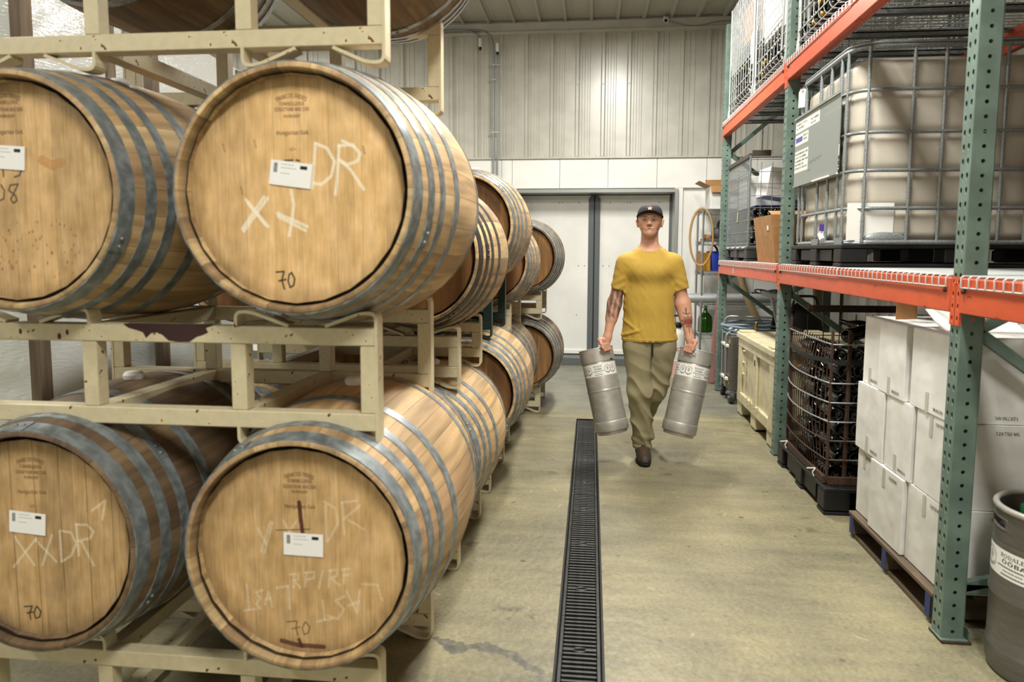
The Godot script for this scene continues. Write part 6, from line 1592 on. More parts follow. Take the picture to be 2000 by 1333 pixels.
func bottle_cage() -> void:
	var pal := thing("plastic_pallet", "black plastic pallet under the rusty bottle cage", "pallet", Vector3(1.82, 0, -4.53))
	pallet_parts(pal, 1.04, 1.02, 0.155, M.black_plastic)
	var y0 := 0.157; var h := 0.83
	var t := thing("bottle_cage", "rusty wire cage packed with dark bottles, standing on a black pallet", "wire cage", Vector3(1.84, y0, -4.51))
	var hx := 0.51; var hz := 0.41
	var bulge := func(z: float, y: float) -> float: return 0.055 * (1.0 - pow(z / hz, 2.0)) * sin(PI * clampf(y / h, 0.0, 1.0))
	var g := G.new()
	for i in 19:   # aisle side, bowed outwards by the load
		var z := -hz + 2 * hz * i / 18.0; var pts := []
		for k in 9: pts.append(Vector3(-hx - bulge.call(z, h * k / 8.0), 0.02 + (h - 0.04) * k / 8.0, z))
		g.tube(pts, 0.0034, 5, false, false)
	part("side_wires", g, M.rust_metal, t).set_meta("kind", "stuff")
	for k in 8:
		var y := 0.03 + (h - 0.07) * k / 7.0; var pts := []
		for i in 13:
			var z := -hz + 2 * hz * i / 12.0
			pts.append(Vector3(-hx - 0.006 - bulge.call(z, y), y, z))
		pts.append(Vector3(-hx + 0.01, y, hz + 0.012)); pts.append(Vector3(-hx + 0.12, y, hz + 0.014))
		g = G.new(); g.tube(pts, 0.0045, 6); part("side_bar", g, M.galv if k > 2 else M.rust_metal, t)
	for i in 11:
		var x := -hx + 2 * hx * i / 10.0
		g = G.new(); g.tube([Vector3(x, 0.01, hz), Vector3(x, h if i > 1 else h + 0.02, hz)], 0.0042, 6); part("end_bar", g, M.rust_metal, t)
	for k in 8:
		var y := 0.03 + (h - 0.07) * k / 7.0
		g = G.new(); g.tube([Vector3(-hx, y, hz + 0.004), Vector3(hx, y, hz + 0.004)], 0.0036, 6); part("end_bar", g, M.galv, t)
	g = G.new()
	for i in 11: g.tube([Vector3(-hx + 2 * hx * i / 10.0, 0.01, -hz), Vector3(-hx + 2 * hx * i / 10.0, h + 0.06, -hz)], 0.0036, 5, false, false)
	for k in 7: g.tube([Vector3(-hx, 0.03 + k * 0.12, -hz), Vector3(hx, 0.03 + k * 0.12, -hz)], 0.0036, 5, false, false)
	for i in 11: g.tube([Vector3(hx, 0.01, -hz + 2 * hz * i / 10.0), Vector3(hx, h, -hz + 2 * hz * i / 10.0)], 0.0036, 5, false, false)
	part("rear_wires", g, M.rust_metal, t).set_meta("kind", "stuff")
	for q in [[Vector3(0, 0.0, hz + 0.012), Vector3(2 * hx, 0.045, 0.02)], [Vector3(-hx - 0.012, 0.0, 0), Vector3(0.02, 0.045, 2 * hz)], [Vector3(0.22, h, hz), Vector3(0.55, 0.045, 0.03)], [Vector3(0.05, h + 0.075, -hz), Vector3(2 * hx - 0.1, 0.045, 0.03)]]:
		g = G.new(); g.box(q[0] + Vector3(0, 0.022, 0), q[1], 0.003); part("rail", g, M.rust_metal, t)
	for q in [Vector3(-hx, 0, hz), Vector3(-hx, 0, -hz), Vector3(hx, 0, hz), Vector3(hx, 0, -hz), Vector3(-hx + 0.09, 0, hz)]:
		g = G.new(); g.bar(q + Vector3(0, 0.02, 0), q + Vector3(0, h + 0.04, 0), 0.014, 0.014, 0.002); part("corner_post", g, M.rust_metal, t)
	var sp := []
	for i in 13:
		var z := -hz + 2 * hz * i / 12.0
		sp.append(Vector3(-hx - 0.013 - bulge.call(z, 0.66), 0.70 - 0.02 * sin(PI * i / 12.0), z))
	g = G.new()
	for i in 12: g.bar(sp[i], sp[i + 1], 0.003, 0.026)
	g.bar(sp[12], Vector3(-hx + 0.02, 0.69, hz + 0.02), 0.003, 0.026); g.bar(Vector3(-hx + 0.02, 0.69, hz + 0.02), Vector3(hx, 0.665, hz + 0.02), 0.003, 0.026)
	part("strap", g, M.rubber, t, "black strapping band around the cage")
	for q in [Vector3(-hx - 0.02, 0.02, -0.33), Vector3(-hx - 0.02, 0.02, 0.27)]:
		g = G.new(); g.tube(rounded([q + Vector3(0, -0.03, 0), q + Vector3(-0.015, 0.0, 0), q + Vector3(0, 0.03, 0.01), q + Vector3(-0.03, 0.01, -0.05)], 0.01), 0.004, 6); part("zip_tie", g, M.paper, t, "white zip tie")
	g = G.new(); g.box(Vector3(0, 0.004, 0), Vector3(2 * hx - 0.02, 0.008, 2 * hz - 0.02), 0.001); part("base_sheet", g, M.rust_metal, t)
	var r := RandomNumberGenerator.new(); r.seed = 23
	for j in 9:
		for i in 7:
			var x: float = 1.384 + i * 0.0865 + (0.03 if j % 2 else 0.0)
			var y := y0 + 0.052 + j * 0.0835
			put_bottle(Vector3(x, y, -4.125 - r.randf_range(0.0, 0.025)), Vector3(r.randf_range(-0.04, 0.04), r.randf_range(-0.02, 0.02), -1), "dark wine bottle lying base outwards at the camera end of the rusty cage", "bottles at the camera end of the rusty cage")
		for i in 2:
			var x: float = 1.384 + i * 0.0865 + (0.03 if j % 2 else 0.0)
			put_bottle(Vector3(x - 0.012, y0 + 0.052 + j * 0.0835, -4.50 + r.randf_range(-0.02, 0.0)), Vector3(r.randf_range(-0.05, 0.05), 0, -1), "dark wine bottle lying along the aisle side of the rusty cage, behind the front ones", "bottles along the aisle side of the rusty cage", r.randf() < 0.25)
	for q in [[Vector3(1.47, y0 + 0.815, -4.30), Vector3(0.8, 0.12, -0.6)], [Vector3(1.72, y0 + 0.82, -4.36), Vector3(-0.7, 0.2, -0.7)]]:
		put_bottle(q[0], q[1], "dark bottle lying loose on top of the full cage", "loose bottles on top of the cage")

func bulk_bin() -> void:
	var t := thing("bulk_bin", "cream moulded plastic bulk bin with a lid, standing on the floor under the far bay", "bin", Vector3(1.86, 0, -5.98))
	var hx := 0.52; var hz := 0.63
	var g := G.new(); g.box(Vector3(0, 0.40, 0), Vector3(2 * hx - 0.03, 0.58, 2 * hz - 0.03), 0.02); part("body", g, M.bin, t)
	# raised frame around two sunk panels on the aisle side and the near side
	for q in [[Vector3(-hx + 0.004, 0.655, 0), Vector3(0.03, 0.08, 2 * hz)], [Vector3(-hx + 0.004, 0.165, 0), Vector3(0.03, 0.09, 2 * hz)], [Vector3(-hx + 0.004, 0.41, 0.57), Vector3(0.026, 0.56, 0.12)], [Vector3(-hx + 0.004, 0.41, -0.57), Vector3(0.026, 0.56, 0.12)], [Vector3(-hx + 0.004, 0.41, 0.03), Vector3(0.026, 0.56, 0.10)],
		[Vector3(0, 0.655, hz - 0.004), Vector3(2 * hx, 0.08, 0.03)], [Vector3(0, 0.165, hz - 0.004), Vector3(2 * hx, 0.09, 0.03)], [Vector3(0.46, 0.41, hz - 0.004), Vector3(0.12, 0.56, 0.026)], [Vector3(-0.46, 0.41, hz - 0.004), Vector3(0.12, 0.56, 0.026)]]:
		g = G.new(); g.box(q[0], q[1], 0.009); part("side_rib", g, M.bin, t)
	for z in [-0.55, 0.0, 0.55]:
		g = G.new(); g.prism(PackedVector2Array([Vector2(-0.10, 0.13), Vector2(0.10, 0.13), Vector2(0.085, 0.018), Vector2(-0.085, 0.018)]), -hx, hx)
		var f := part("foot", g, M.bin, t); f.rotation.y = PI / 2; f.position = Vector3(0, 0, z)
		g = G.new(); g.box(Vector3(0, 0.010, z), Vector3(2 * hx - 0.01, 0.018, 0.17), 0.004); part("runner", g, M.teal if z != 0.0 else M.black_plastic, t, "dark runner under the foot")
	g = G.new(); g.box(Vector3(0, 0.715, 0), Vector3(2 * hx + 0.05, 0.06, 2 * hz + 0.05), 0.014); part("lid", g, M.bin, t)
	g = G.new(); g.box(Vector3(0, 0.745, 0), Vector3(2 * hx - 0.12, 0.012, 2 * hz - 0.14), 0.005); part("lid_panel", g, M.bin, t)
	for q in [Vector3(-hx + 0.05, 0.748, -hz + 0.08), Vector3(-hx + 0.05, 0.748, hz - 0.08), Vector3(0.1, 0.75, -hz + 0.06)]:
		g = G.new(); g.box(q, Vector3(0.13, 0.03, 0.14), 0.008); part("lid_stop", g, M.bin, t)
	for z in [-0.30, 0.35]:   # moulded clips
		for q in [[Vector3(-hx - 0.012, 0.50, z - 0.09), Vector3(0.02, 0.20, 0.012)], [Vector3(-hx - 0.012, 0.60, z - 0.07), Vector3(0.02, 0.012, 0.05)], [Vector3(-hx - 0.012, 0.50, z - 0.07), Vector3(0.02, 0.012, 0.05)], [Vector3(-hx - 0.012, 0.40, z - 0.07), Vector3(0.02, 0.012, 0.05)]]:
			if z > 0.0: continue
			g = G.new(); g.box(q[0], q[1], 0.004); part("clip", g, M.bin, t)
	g = G.new(); g.box(Vector3(-hx - 0.008, 0.555, 0.03), Vector3(0.006, 0.05, 0.035), 0.006); part("vent_slot", g, M.rubber, t)
	g = G.new()
	for k in 12: g.box(Vector3(-hx - 0.012, 0.19 + 0.01 * (k % 3), -0.28 + k * 0.045), Vector3(0.004, 0.035, 0.02), 0.001)
	part("moulded_mark", g, M.bin, t)
	g = G.new(); g.lathe([Vector2(0, 0), Vector2(0.013, 0), Vector2(0.013, 0.04), Vector2(0.009, 0.045), Vector2(0.009, 0.075), Vector2(0.0, 0.075)], 10); solo("brass_fitting", g, pm(Color(0.60, 0.42, 0.14), 0.3, 0.9), "small brass hose fitting standing on the far corner of the cream bin lid", "fitting", Vector3(1.46, 0.765, -6.52))

func cooler_cart() -> void:
	var t := thing("cooler_cart", "stainless wheeled cooler unit with a looped handle beside the cream bin", "cart", Vector3(1.605, 0, -7.22))
	var g := G.new(); g.box(Vector3(0.0, 0.39, 0), Vector3(0.54, 0.54, 0.50), 0.012); part("body", g, M.steel_dark, t)
	for z in [0.17, -0.02]:
		g = G.new(); g.tube(rounded([Vector3(-0.30, 0.16, z), Vector3(-0.30, 0.68, z), Vector3(-0.20, 0.71, z)], 0.05), 0.012, 8); part("pipe", g, M.chrome, t)
	for y in [0.24, 0.56]:
		g = G.new(); g.box(Vector3(-0.295, y, 0.08), Vector3(0.03, 0.03, 0.30), 0.006); part("pipe_clip", g, M.paper, t)
	for q in [Vector3(-0.275, 0.60, 0.21), Vector3(-0.275, 0.20, 0.21)]:
		g = G.new(); g.box(q, Vector3(0.003, 0.03, 0.05)); part("warning_sticker", g, pm(Color(0.75, 0.58, 0.05), 0.5), t, "yellow warning sticker")
	g = G.new(); g.tube(rounded([Vector3(-0.25, 0.66, -0.2), Vector3(-0.25, 0.81, -0.2), Vector3(0.22, 0.81, -0.05), Vector3(0.22, 0.66, -0.05)], 0.06, 6), 0.011, 8); part("handle", g, M.chrome, t)
	for q in [Vector3(-0.25, 0.06, 0.22), Vector3(-0.25, 0.06, -0.22), Vector3(0.25, 0.06, 0.22), Vector3(0.25, 0.06, -0.22)]:
		g = G.new(); g.tube([q + Vector3(-0.02, 0, 0), q + Vector3(0.02, 0, 0)], 0.058, 18); part("caster_wheel", g, M.grey_plastic, t)
		g = G.new(); g.tube([q + Vector3(-0.03, 0, 0), q + Vector3(0.03, 0, 0)], 0.014, 10); g.box(q + Vector3(0, 0.05, 0), Vector3(0.055, 0.03, 0.05), 0.004); part("caster_fork", g, M.chrome, t)
	var hc := thing("grey_hose_bundle", "pale blue grey hose wound around the top of the stainless cooler", "hose", Vector3(1.605, 0.662, -7.22))
	for k in 4:
		var pts := []
		for i in 28:
			var an := TAU * i / 28.0
			pts.append(Vector3(0.30 * signf(cos(an)) * pow(absf(cos(an)), 0.7), 0.02 + k * 0.024 + 0.012 * sin(an * 2.0 + k * 1.3), 0.27 * signf(sin(an)) * pow(absf(sin(an)), 0.7)) * (1.0 + 0.02 * (k % 3)))
		g = G.new(); g.tube(pts, 0.011, 7, true); part("loop", g, pm(Color(0.46, 0.53, 0.58), 0.45), hc)

# ---------------------------------------------------------------- kegs
func keg_band(w: int, h: int) -> Image:
	var im := Image.create(w, h, false, Image.FORMAT_RGB8); im.fill(Color(0.90, 0.90, 0.88))
	var ik := Color(0.10, 0.10, 0.10)
	var u := float(h)
	for c in 8:
		var cx := w * (c + 0.5) / 8.0
		if c % 2 == 0:
			draw_text(im, "RODALES", Vector2(cx, u * 0.20), u * 0.135, ik, 1.0, "Droid Serif", 0.80)
			draw_text(im, "ÖÖBA", Vector2(cx, u * 0.42), u * 0.15, ik, 1.0, "Droid Sans", 1.1)
			var r := RandomNumberGenerator.new(); r.seed = 3 + c
			for l in [[0.60, 0.86, 0.045], [0.74, 0.5, 0.035], [0.88, 0.62, 0.045]]:
				var x: float = cx - u * l[1] / 2.0
				while x < cx + u * l[1] / 2.0:
					var bw := r.randf_range(0.02, 0.055) * u
					draw_stroke(im, [Vector2(x, u * l[0]), Vector2(x + bw * 0.6, u * l[0])], u * l[2] * 0.55, ik, 0.85, 0.1); x += bw + u * 0.03
		else:
			for e in [-0.28, 0.28]: cone_emblem(im, Vector2(cx + e * u * 0.92, u * 0.5), u * 0.36, ik)
	return im

func cone_emblem(im: Image, c: Vector2, r: float, ik: Color) -> void:
	# a scaled cone inside nested rings with three small leaves below
	for q in [1.0, 0.86]:
		var p := []
		for k in 33:
			var an := TAU * k / 32.0
			p.append(c + Vector2(sin(an) * r * q * 0.82, -cos(an) * r * q * (1.0 if cos(an) > 0 else 0.95)))
		draw_stroke(im, p, maxf(0.7, r * 0.022), ik, 0.9, 0.1)
	for row in 5:
		var y := c.y - r * 0.58 + row * r * 0.2; var n: int = [1, 2, 3, 2, 1][row]
		for k in n:
			var x := c.x + (k - (n - 1) / 2.0) * r * 0.24
			draw_stroke(im, [Vector2(x, y - r * 0.1), Vector2(x + r * 0.1, y), Vector2(x, y + r * 0.1), Vector2(x - r * 0.1, y), Vector2(x, y - r * 0.1)], maxf(0.7, r * 0.02), ik, 0.9, 0.1)
	for s in [-1, 0, 1]:
		draw_stroke(im, [c + Vector2(0, r * 0.85), c + Vector2(s * r * 0.45, r * 0.48), c + Vector2(s * r * 0.3, r * 0.85)], maxf(0.8, r * 0.025), ik, 0.9, 0.1)
	draw_stroke(im, [c + Vector2(0, r * 0.7), c + Vector2(0, r * 0.95)], r * 0.06, ik, 0.9, 0.1)

# cylinder wall r1 inside r0 between y0 and y1 with two rounded hand openings at +-a
func slotted_ring(g: G, r0: float, r1: float, y0: float, y1: float, slots: Array, half: float, sy0: float, sy1: float) -> void:
	var n := 72; var rows := [y0, sy0, (sy0 + sy1) / 2, sy1, y1]
	for rr in [[r0, 1.0], [r1, -1.0]]:
		var first := g.v.size()
		for y in rows:
			for k in n + 1:
				var an := TAU * k / n; var d := Vector3(sin(an), 0, cos(an))
				g.vert(d * rr[0] + Vector3(0, y, 0), d * rr[1], Vector2(y, an))
		for i in rows.size() - 1:
			for k in n:
				var mid := TAU * (k + 0.5) / n; var skip := false
				if i == 1 or i == 2:
					for s in slots:
						if absf(angle_difference(mid, s)) < half: skip = true
				if skip: continue
				var a := first + i * (n + 1) + k
				g.quad(a, a + 1, a + n + 2, a + n + 1)
	var rm := (r0 + r1) / 2
	for s in slots:
		var pts := []
		for q in [[-half, sy0], [half, sy0], [half, sy1], [-half, sy1]]:
			pts.append([q[0], q[1]])
		var loop := []
		for i in 4:
			var p: Array = pts[i]; var q: Array = pts[(i + 1) % 4]
			for k in 8:
				var t := k / 8.0; var an: float = s + lerpf(p[0], q[0], t)
				loop.append(Vector3(sin(an) * rm, lerpf(p[1], q[1], t), cos(an) * rm))
		g.tube(loop, (r0 - r1) / 2 + 0.0022, 6, true)
	var ring := []
	for k in 60: ring.append(Vector3(sin(TAU * k / 60) * rm, y1, cos(TAU * k / 60) * rm))
	g.tube(ring, (r0 - r1) / 2 + 0.0018, 8, true)

func slim_keg(label: String, xf: Transform3D, band: Material, label_turn: float, slot: float) -> Node3D:
	var t := thing("beer_keg", label, "keg", xf.origin); t.transform = xf
	var g := G.new()
	g.lathe([Vector2(0.0, 0.012), Vector2(0.085, 0.012), Vector2(0.092, 0.0), Vector2(0.100, 0.0), Vector2(0.103, 0.006), Vector2(0.103, 0.018), Vector2(0.103, 0.018), Vector2(0.113, 0.020), Vector2(0.1165, 0.026), Vector2(0.1175, 0.085), Vector2(0.1165, 0.089), Vector2(0.1135, 0.091), Vector2(0.1135, 0.091), Vector2(0.1135, 0.290), Vector2(0.1135, 0.292), Vector2(0.1165, 0.300), Vector2(0.1165, 0.304), Vector2(0.1135, 0.310), Vector2(0.1135, 0.312), Vector2(0.1135, 0.495), Vector2(0.110, 0.505), Vector2(0.09, 0.522), Vector2(0.035, 0.530), Vector2(0.033, 0.545), Vector2(0.0, 0.545)], 48)
	part("body", g, M.steel, t)
	g = G.new(); slotted_ring(g, 0.1175, 0.1135, 0.500, 0.592, [slot, slot + PI], 0.42, 0.538, 0.572); part("top_chime", g, M.steel, t)
	g = G.new(); g.box(Vector3(0.118 * sin(0.9), 0.505, 0.118 * cos(0.9)), Vector3(0.02, 0.008, 0.006), 0.002, Basis(Vector3.UP, 0.9)); part("drain_notch", g, M.dark, t)
	g = G.new(); g.lathe([Vector2(0.025, 0.545), Vector2(0.025, 0.552), Vector2(0.012, 0.555), Vector2(0.0, 0.552)], 16); part("valve", g, M.black_plastic, t)
	g = G.new(); g.lathe([Vector2(0.1141, 0.402), Vector2(0.1141, 0.486)], 60, 0.0, TAU, Vector2(1, 1))
	for i in g.uv.size():
		g.uv[i] = Vector2((i % 61) / 60.0, 1.0 - float(i / 61))
	var b := part("label_band", g, band, t, "white printed band around the keg"); b.rotation.y = label_turn
	return t

func build_kegs() -> void:
	var band := textured(keg_band(1640, 192), 0.5)
	# both kegs hang from one hand and swing in towards the legs
	slim_keg("slim steel keg hanging from the man's hand nearer the barrels", keg_pose(Vector3(0.040, 0.764, -4.995), Vector3(0.163, 0.205, -4.905)), band, -TAU / 16.0 - 0.09, 0.62)
	slim_keg("slim steel keg hanging from the man's hand nearer the orange racking", keg_pose(Vector3(0.728, 0.764, -4.995), Vector3(0.605, 0.205, -4.905)), band, -TAU / 16.0 + 0.20, -0.62)
	# full-size keg by the near post
	var t := thing("beer_keg", "big dull steel keg with a white printed band, beside the nearest green post", "keg", Vector3(1.607, 0, -2.545))
	var g := G.new()
	g.lathe([Vector2(0.0, 0.02), Vector2(0.17, 0.02), Vector2(0.175, 0.0), Vector2(0.190, 0.0), Vector2(0.197, 0.012), Vector2(0.201, 0.03), Vector2(0.203, 0.09), Vector2(0.2025, 0.096), Vector2(0.200, 0.10), Vector2(0.200, 0.265), Vector2(0.204, 0.275), Vector2(0.204, 0.282), Vector2(0.200, 0.292), Vector2(0.200, 0.455), Vector2(0.194, 0.485), Vector2(0.17, 0.515), Vector2(0.06, 0.535), Vector2(0.058, 0.55), Vector2(0.0, 0.55)], 64)
	part("body", g, M.steel_dark, t)
	g = G.new(); slotted_ring(g, 0.198, 0.192, 0.47, 0.585, [-1.75, -1.75 + PI], 0.30, 0.512, 0.548); part("top_chime", g, M.steel_dark, t)
	var ring := []
	for k in 72: ring.append(Vector3(sin(TAU * k / 72) * 0.195, 0.584, cos(TAU * k / 72) * 0.195))
	g = G.new(); g.tube(ring, 0.0105, 10, true); part("rolled_rim", g, M.steel, t)
	g = G.new(); g.lathe([Vector2(0.045, 0.55), Vector2(0.045, 0.575), Vector2(0.035, 0.582), Vector2(0.0, 0.582)], 20); part("valve_cap", g, pm(Color(0.04, 0.36, 0.19), 0.45), t, "green plastic valve cap").position = Vector3(-0.075, 0.008, -0.03)
	g = G.new(); g.lathe([Vector2(0.2006, 0.352), Vector2(0.2006, 0.447)], 72)
	for i in g.uv.size(): g.uv[i] = Vector2((i % 73) / 72.0, 1.0 - float(i / 73))
	var b := part("label_band", g, band, t, "white printed band around the keg"); b.rotation.y = -1.65

func keg_pose(top: Vector3, bottom: Vector3) -> Transform3D:
	var y := (top - bottom).normalized(); var z := (Vector3(0, 0, 1) - y * y.z).normalized()
	return Transform3D(Basis(y.cross(z), y, z), bottom)

# ---------------------------------------------------------------- the man
# Bones: {a, b, ra, rb, k (blend), q (thinning along f), f, cut (flat far end), sub}
func bone(a: Vector3, b: Vector3, ra: float, rb: float, k := 0.03, q := 1.0, f := Vector3(0, 0, 1), cut := false, sub := false) -> Dictionary:
	return {"a": a, "b": b, "ra": ra, "rb": rb, "k": k, "q": q, "f": f, "cut": cut, "sub": sub}

# meshes the joined field of the bones as surface nets into g; paint(p, n) gives linear vertex colours, fold(p) pushes the surface outwards
func flesh(g: G, bones: Array, cell: float, off: Vector3, paint = null, fold = null, clips := []) -> void:
	var lo := Vector3.ONE * 1e9; var hi := -lo
	for b in bones:
		if b.sub: continue
		var r: float = maxf(b.ra, b.rb)
		for p in [b.a, b.b]: lo = lo.min(p - Vector3.ONE * r); hi = hi.max(p + Vector3.ONE * r)
	lo -= Vector3.ONE * cell * 4.0; hi += Vector3.ONE * cell * 4.0
	var nx := int((hi.x - lo.x) / cell) + 1; var ny := int((hi.y - lo.y) / cell) + 1; var nz := int((hi.z - lo.z) / cell) + 1
	var sx := 1; var sy := nx; var sz := nx * ny
	var d := PackedFloat32Array(); d.resize(nx * ny * nz); d.fill(1.0)
	for b in bones:
		var a: Vector3 = b.a; var e: Vector3 = b.b; var ra: float = b.ra; var rb: float = b.rb; var k: float = b.k; var q: float = b.q; var f: Vector3 = b.f; var cut: bool = b.cut; var sub: bool = b.sub
		var m := maxf(ra, rb) + k + cell * 3.0
		var l := ((a.min(e) - Vector3.ONE * m - lo) / cell).max(Vector3.ZERO); var h := ((a.max(e) + Vector3.ONE * m - lo) / cell)
		var ab := e - a; var axis := ab.normalized()
		if q != 1.0: ab += f * (ab.dot(f) * (q - 1.0))
		var inv := 1.0 / maxf(ab.length_squared(), 1e-9)
		for z in range(int(l.z), mini(nz, int(h.z) + 1)):
			for y in range(int(l.y), mini(ny, int(h.y) + 1)):
				var i := z * sz + y * sy + int(l.x)
				for x in range(int(l.x), mini(nx, int(h.x) + 1)):
					var p := lo + Vector3(x, y, z) * cell
					var pa := p - a
					if q != 1.0: pa += f * (pa.dot(f) * (q - 1.0))
					var t := clampf(pa.dot(ab) * inv, 0.0, 1.0)
					var v := (pa - ab * t).length() - lerpf(ra, rb, t)
					if cut: v = maxf(v, (p - e).dot(axis))
					var o := d[i]
					if sub:
						var hh := maxf(k - absf(o + v), 0.0) / k
						d[i] = maxf(o, -v) + hh * hh * k * 0.25
					else:
						var hh := maxf(k - absf(o - v), 0.0) / k
						d[i] = minf(o, v) - hh * hh * k * 0.25
					i += 1
	if fold != null or clips.size():
		var i := 0
		for z in nz:
			for y in ny:
				for x in nx:
					var o := d[i]
					if absf(o) < cell * 4.0:
						var p := lo + Vector3(x, y, z) * cell
						if fold != null: o -= fold.call(p)
						for c in clips: o = maxf(o, (p - c[0]).dot(c[1]))
						d[i] = o
					elif o < 0.0 and clips.size():
						var p := lo + Vector3(x, y, z) * cell
						for c in clips: o = maxf(o, (p - c[0]).dot(c[1]))
						d[i] = o
					i += 1
	var at := PackedInt32Array(); at.resize(nx * ny * nz); at.fill(-1)
	var cs := [0, sx, sy, sx + sy, sz, sz + sx, sz + sy, sz + sx + sy]
	var edges := [[0, 1], [2, 3], [4, 5], [6, 7], [0, 2], [1, 3], [4, 6], [5, 7], [0, 4], [1, 5], [2, 6], [3, 7]]
	var cp := [Vector3(0, 0, 0), Vector3(1, 0, 0), Vector3(0, 1, 0), Vector3(1, 1, 0), Vector3(0, 0, 1), Vector3(1, 0, 1), Vector3(0, 1, 1), Vector3(1, 1, 1)]
	for z in nz - 1:
		for y in ny - 1:
			var i := z * sz + y * sy
			for x in nx - 1:
				var v0 := d[i]
				if absf(v0) > cell * 3.0: i += 1; continue
				var s0 := v0 < 0.0
				if (d[i + sx] < 0.0) == s0 and (d[i + sy] < 0.0) == s0 and (d[i + sx + sy] < 0.0) == s0 and (d[i + sz] < 0.0) == s0 and (d[i + sz + sx] < 0.0) == s0 and (d[i + sz + sy] < 0.0) == s0 and (d[i + sz + sx + sy] < 0.0) == s0:
					i += 1; continue
				var w := []
				for c in cs: w.append(d[i + c])
				var sum := Vector3.ZERO; var cnt := 0
				for e in edges:
					var p: float = w[e[0]]; var q: float = w[e[1]]
					if (p < 0.0) != (q < 0.0):
						sum += cp[e[0]].lerp(cp[e[1]], p / (p - q)); cnt += 1
				sum /= cnt
				var nn := Vector3(w[1] + w[3] + w[5] + w[7] - w[0] - w[2] - w[4] - w[6], w[2] + w[3] + w[6] + w[7] - w[0] - w[1] - w[4] - w[5], w[4] + w[5] + w[6] + w[7] - w[0] - w[1] - w[2] - w[3]).normalized()
				var pos := lo + (Vector3(x, y, z) + sum) * cell
				at[i] = g.vert(pos - off, nn, Vector2(pos.x, pos.y))
				if g.use_col: g.col.append(paint.call(pos, nn) if paint != null else Color.WHITE)
				i += 1
	for z in range(1, nz - 1):
		for y in range(1, ny - 1):
			for x in range(1, nx - 1):
				var i := z * sz + y * sy + x
				var v := d[i]
				if absf(v) > cell * 3.0: continue
				var s := v < 0.0
				for ax in 3:
					var st: int = [sx, sy, sz][ax]
					if (d[i + st] < 0.0) == s: continue
					var u: int = [sy, sz, sx][ax]; var w: int = [sz, sx, sy][ax]
					var q0 := at[i]; var q1 := at[i - u]; var q2 := at[i - u - w]; var q3 := at[i - w]
					if q0 >= 0 and q1 >= 0 and q2 >= 0 and q3 >= 0: g.quad(q0, q1, q2, q3)

func lin(r: float, gg: float, b: float) -> Color:
	return Color(r, gg, b).srgb_to_linear()

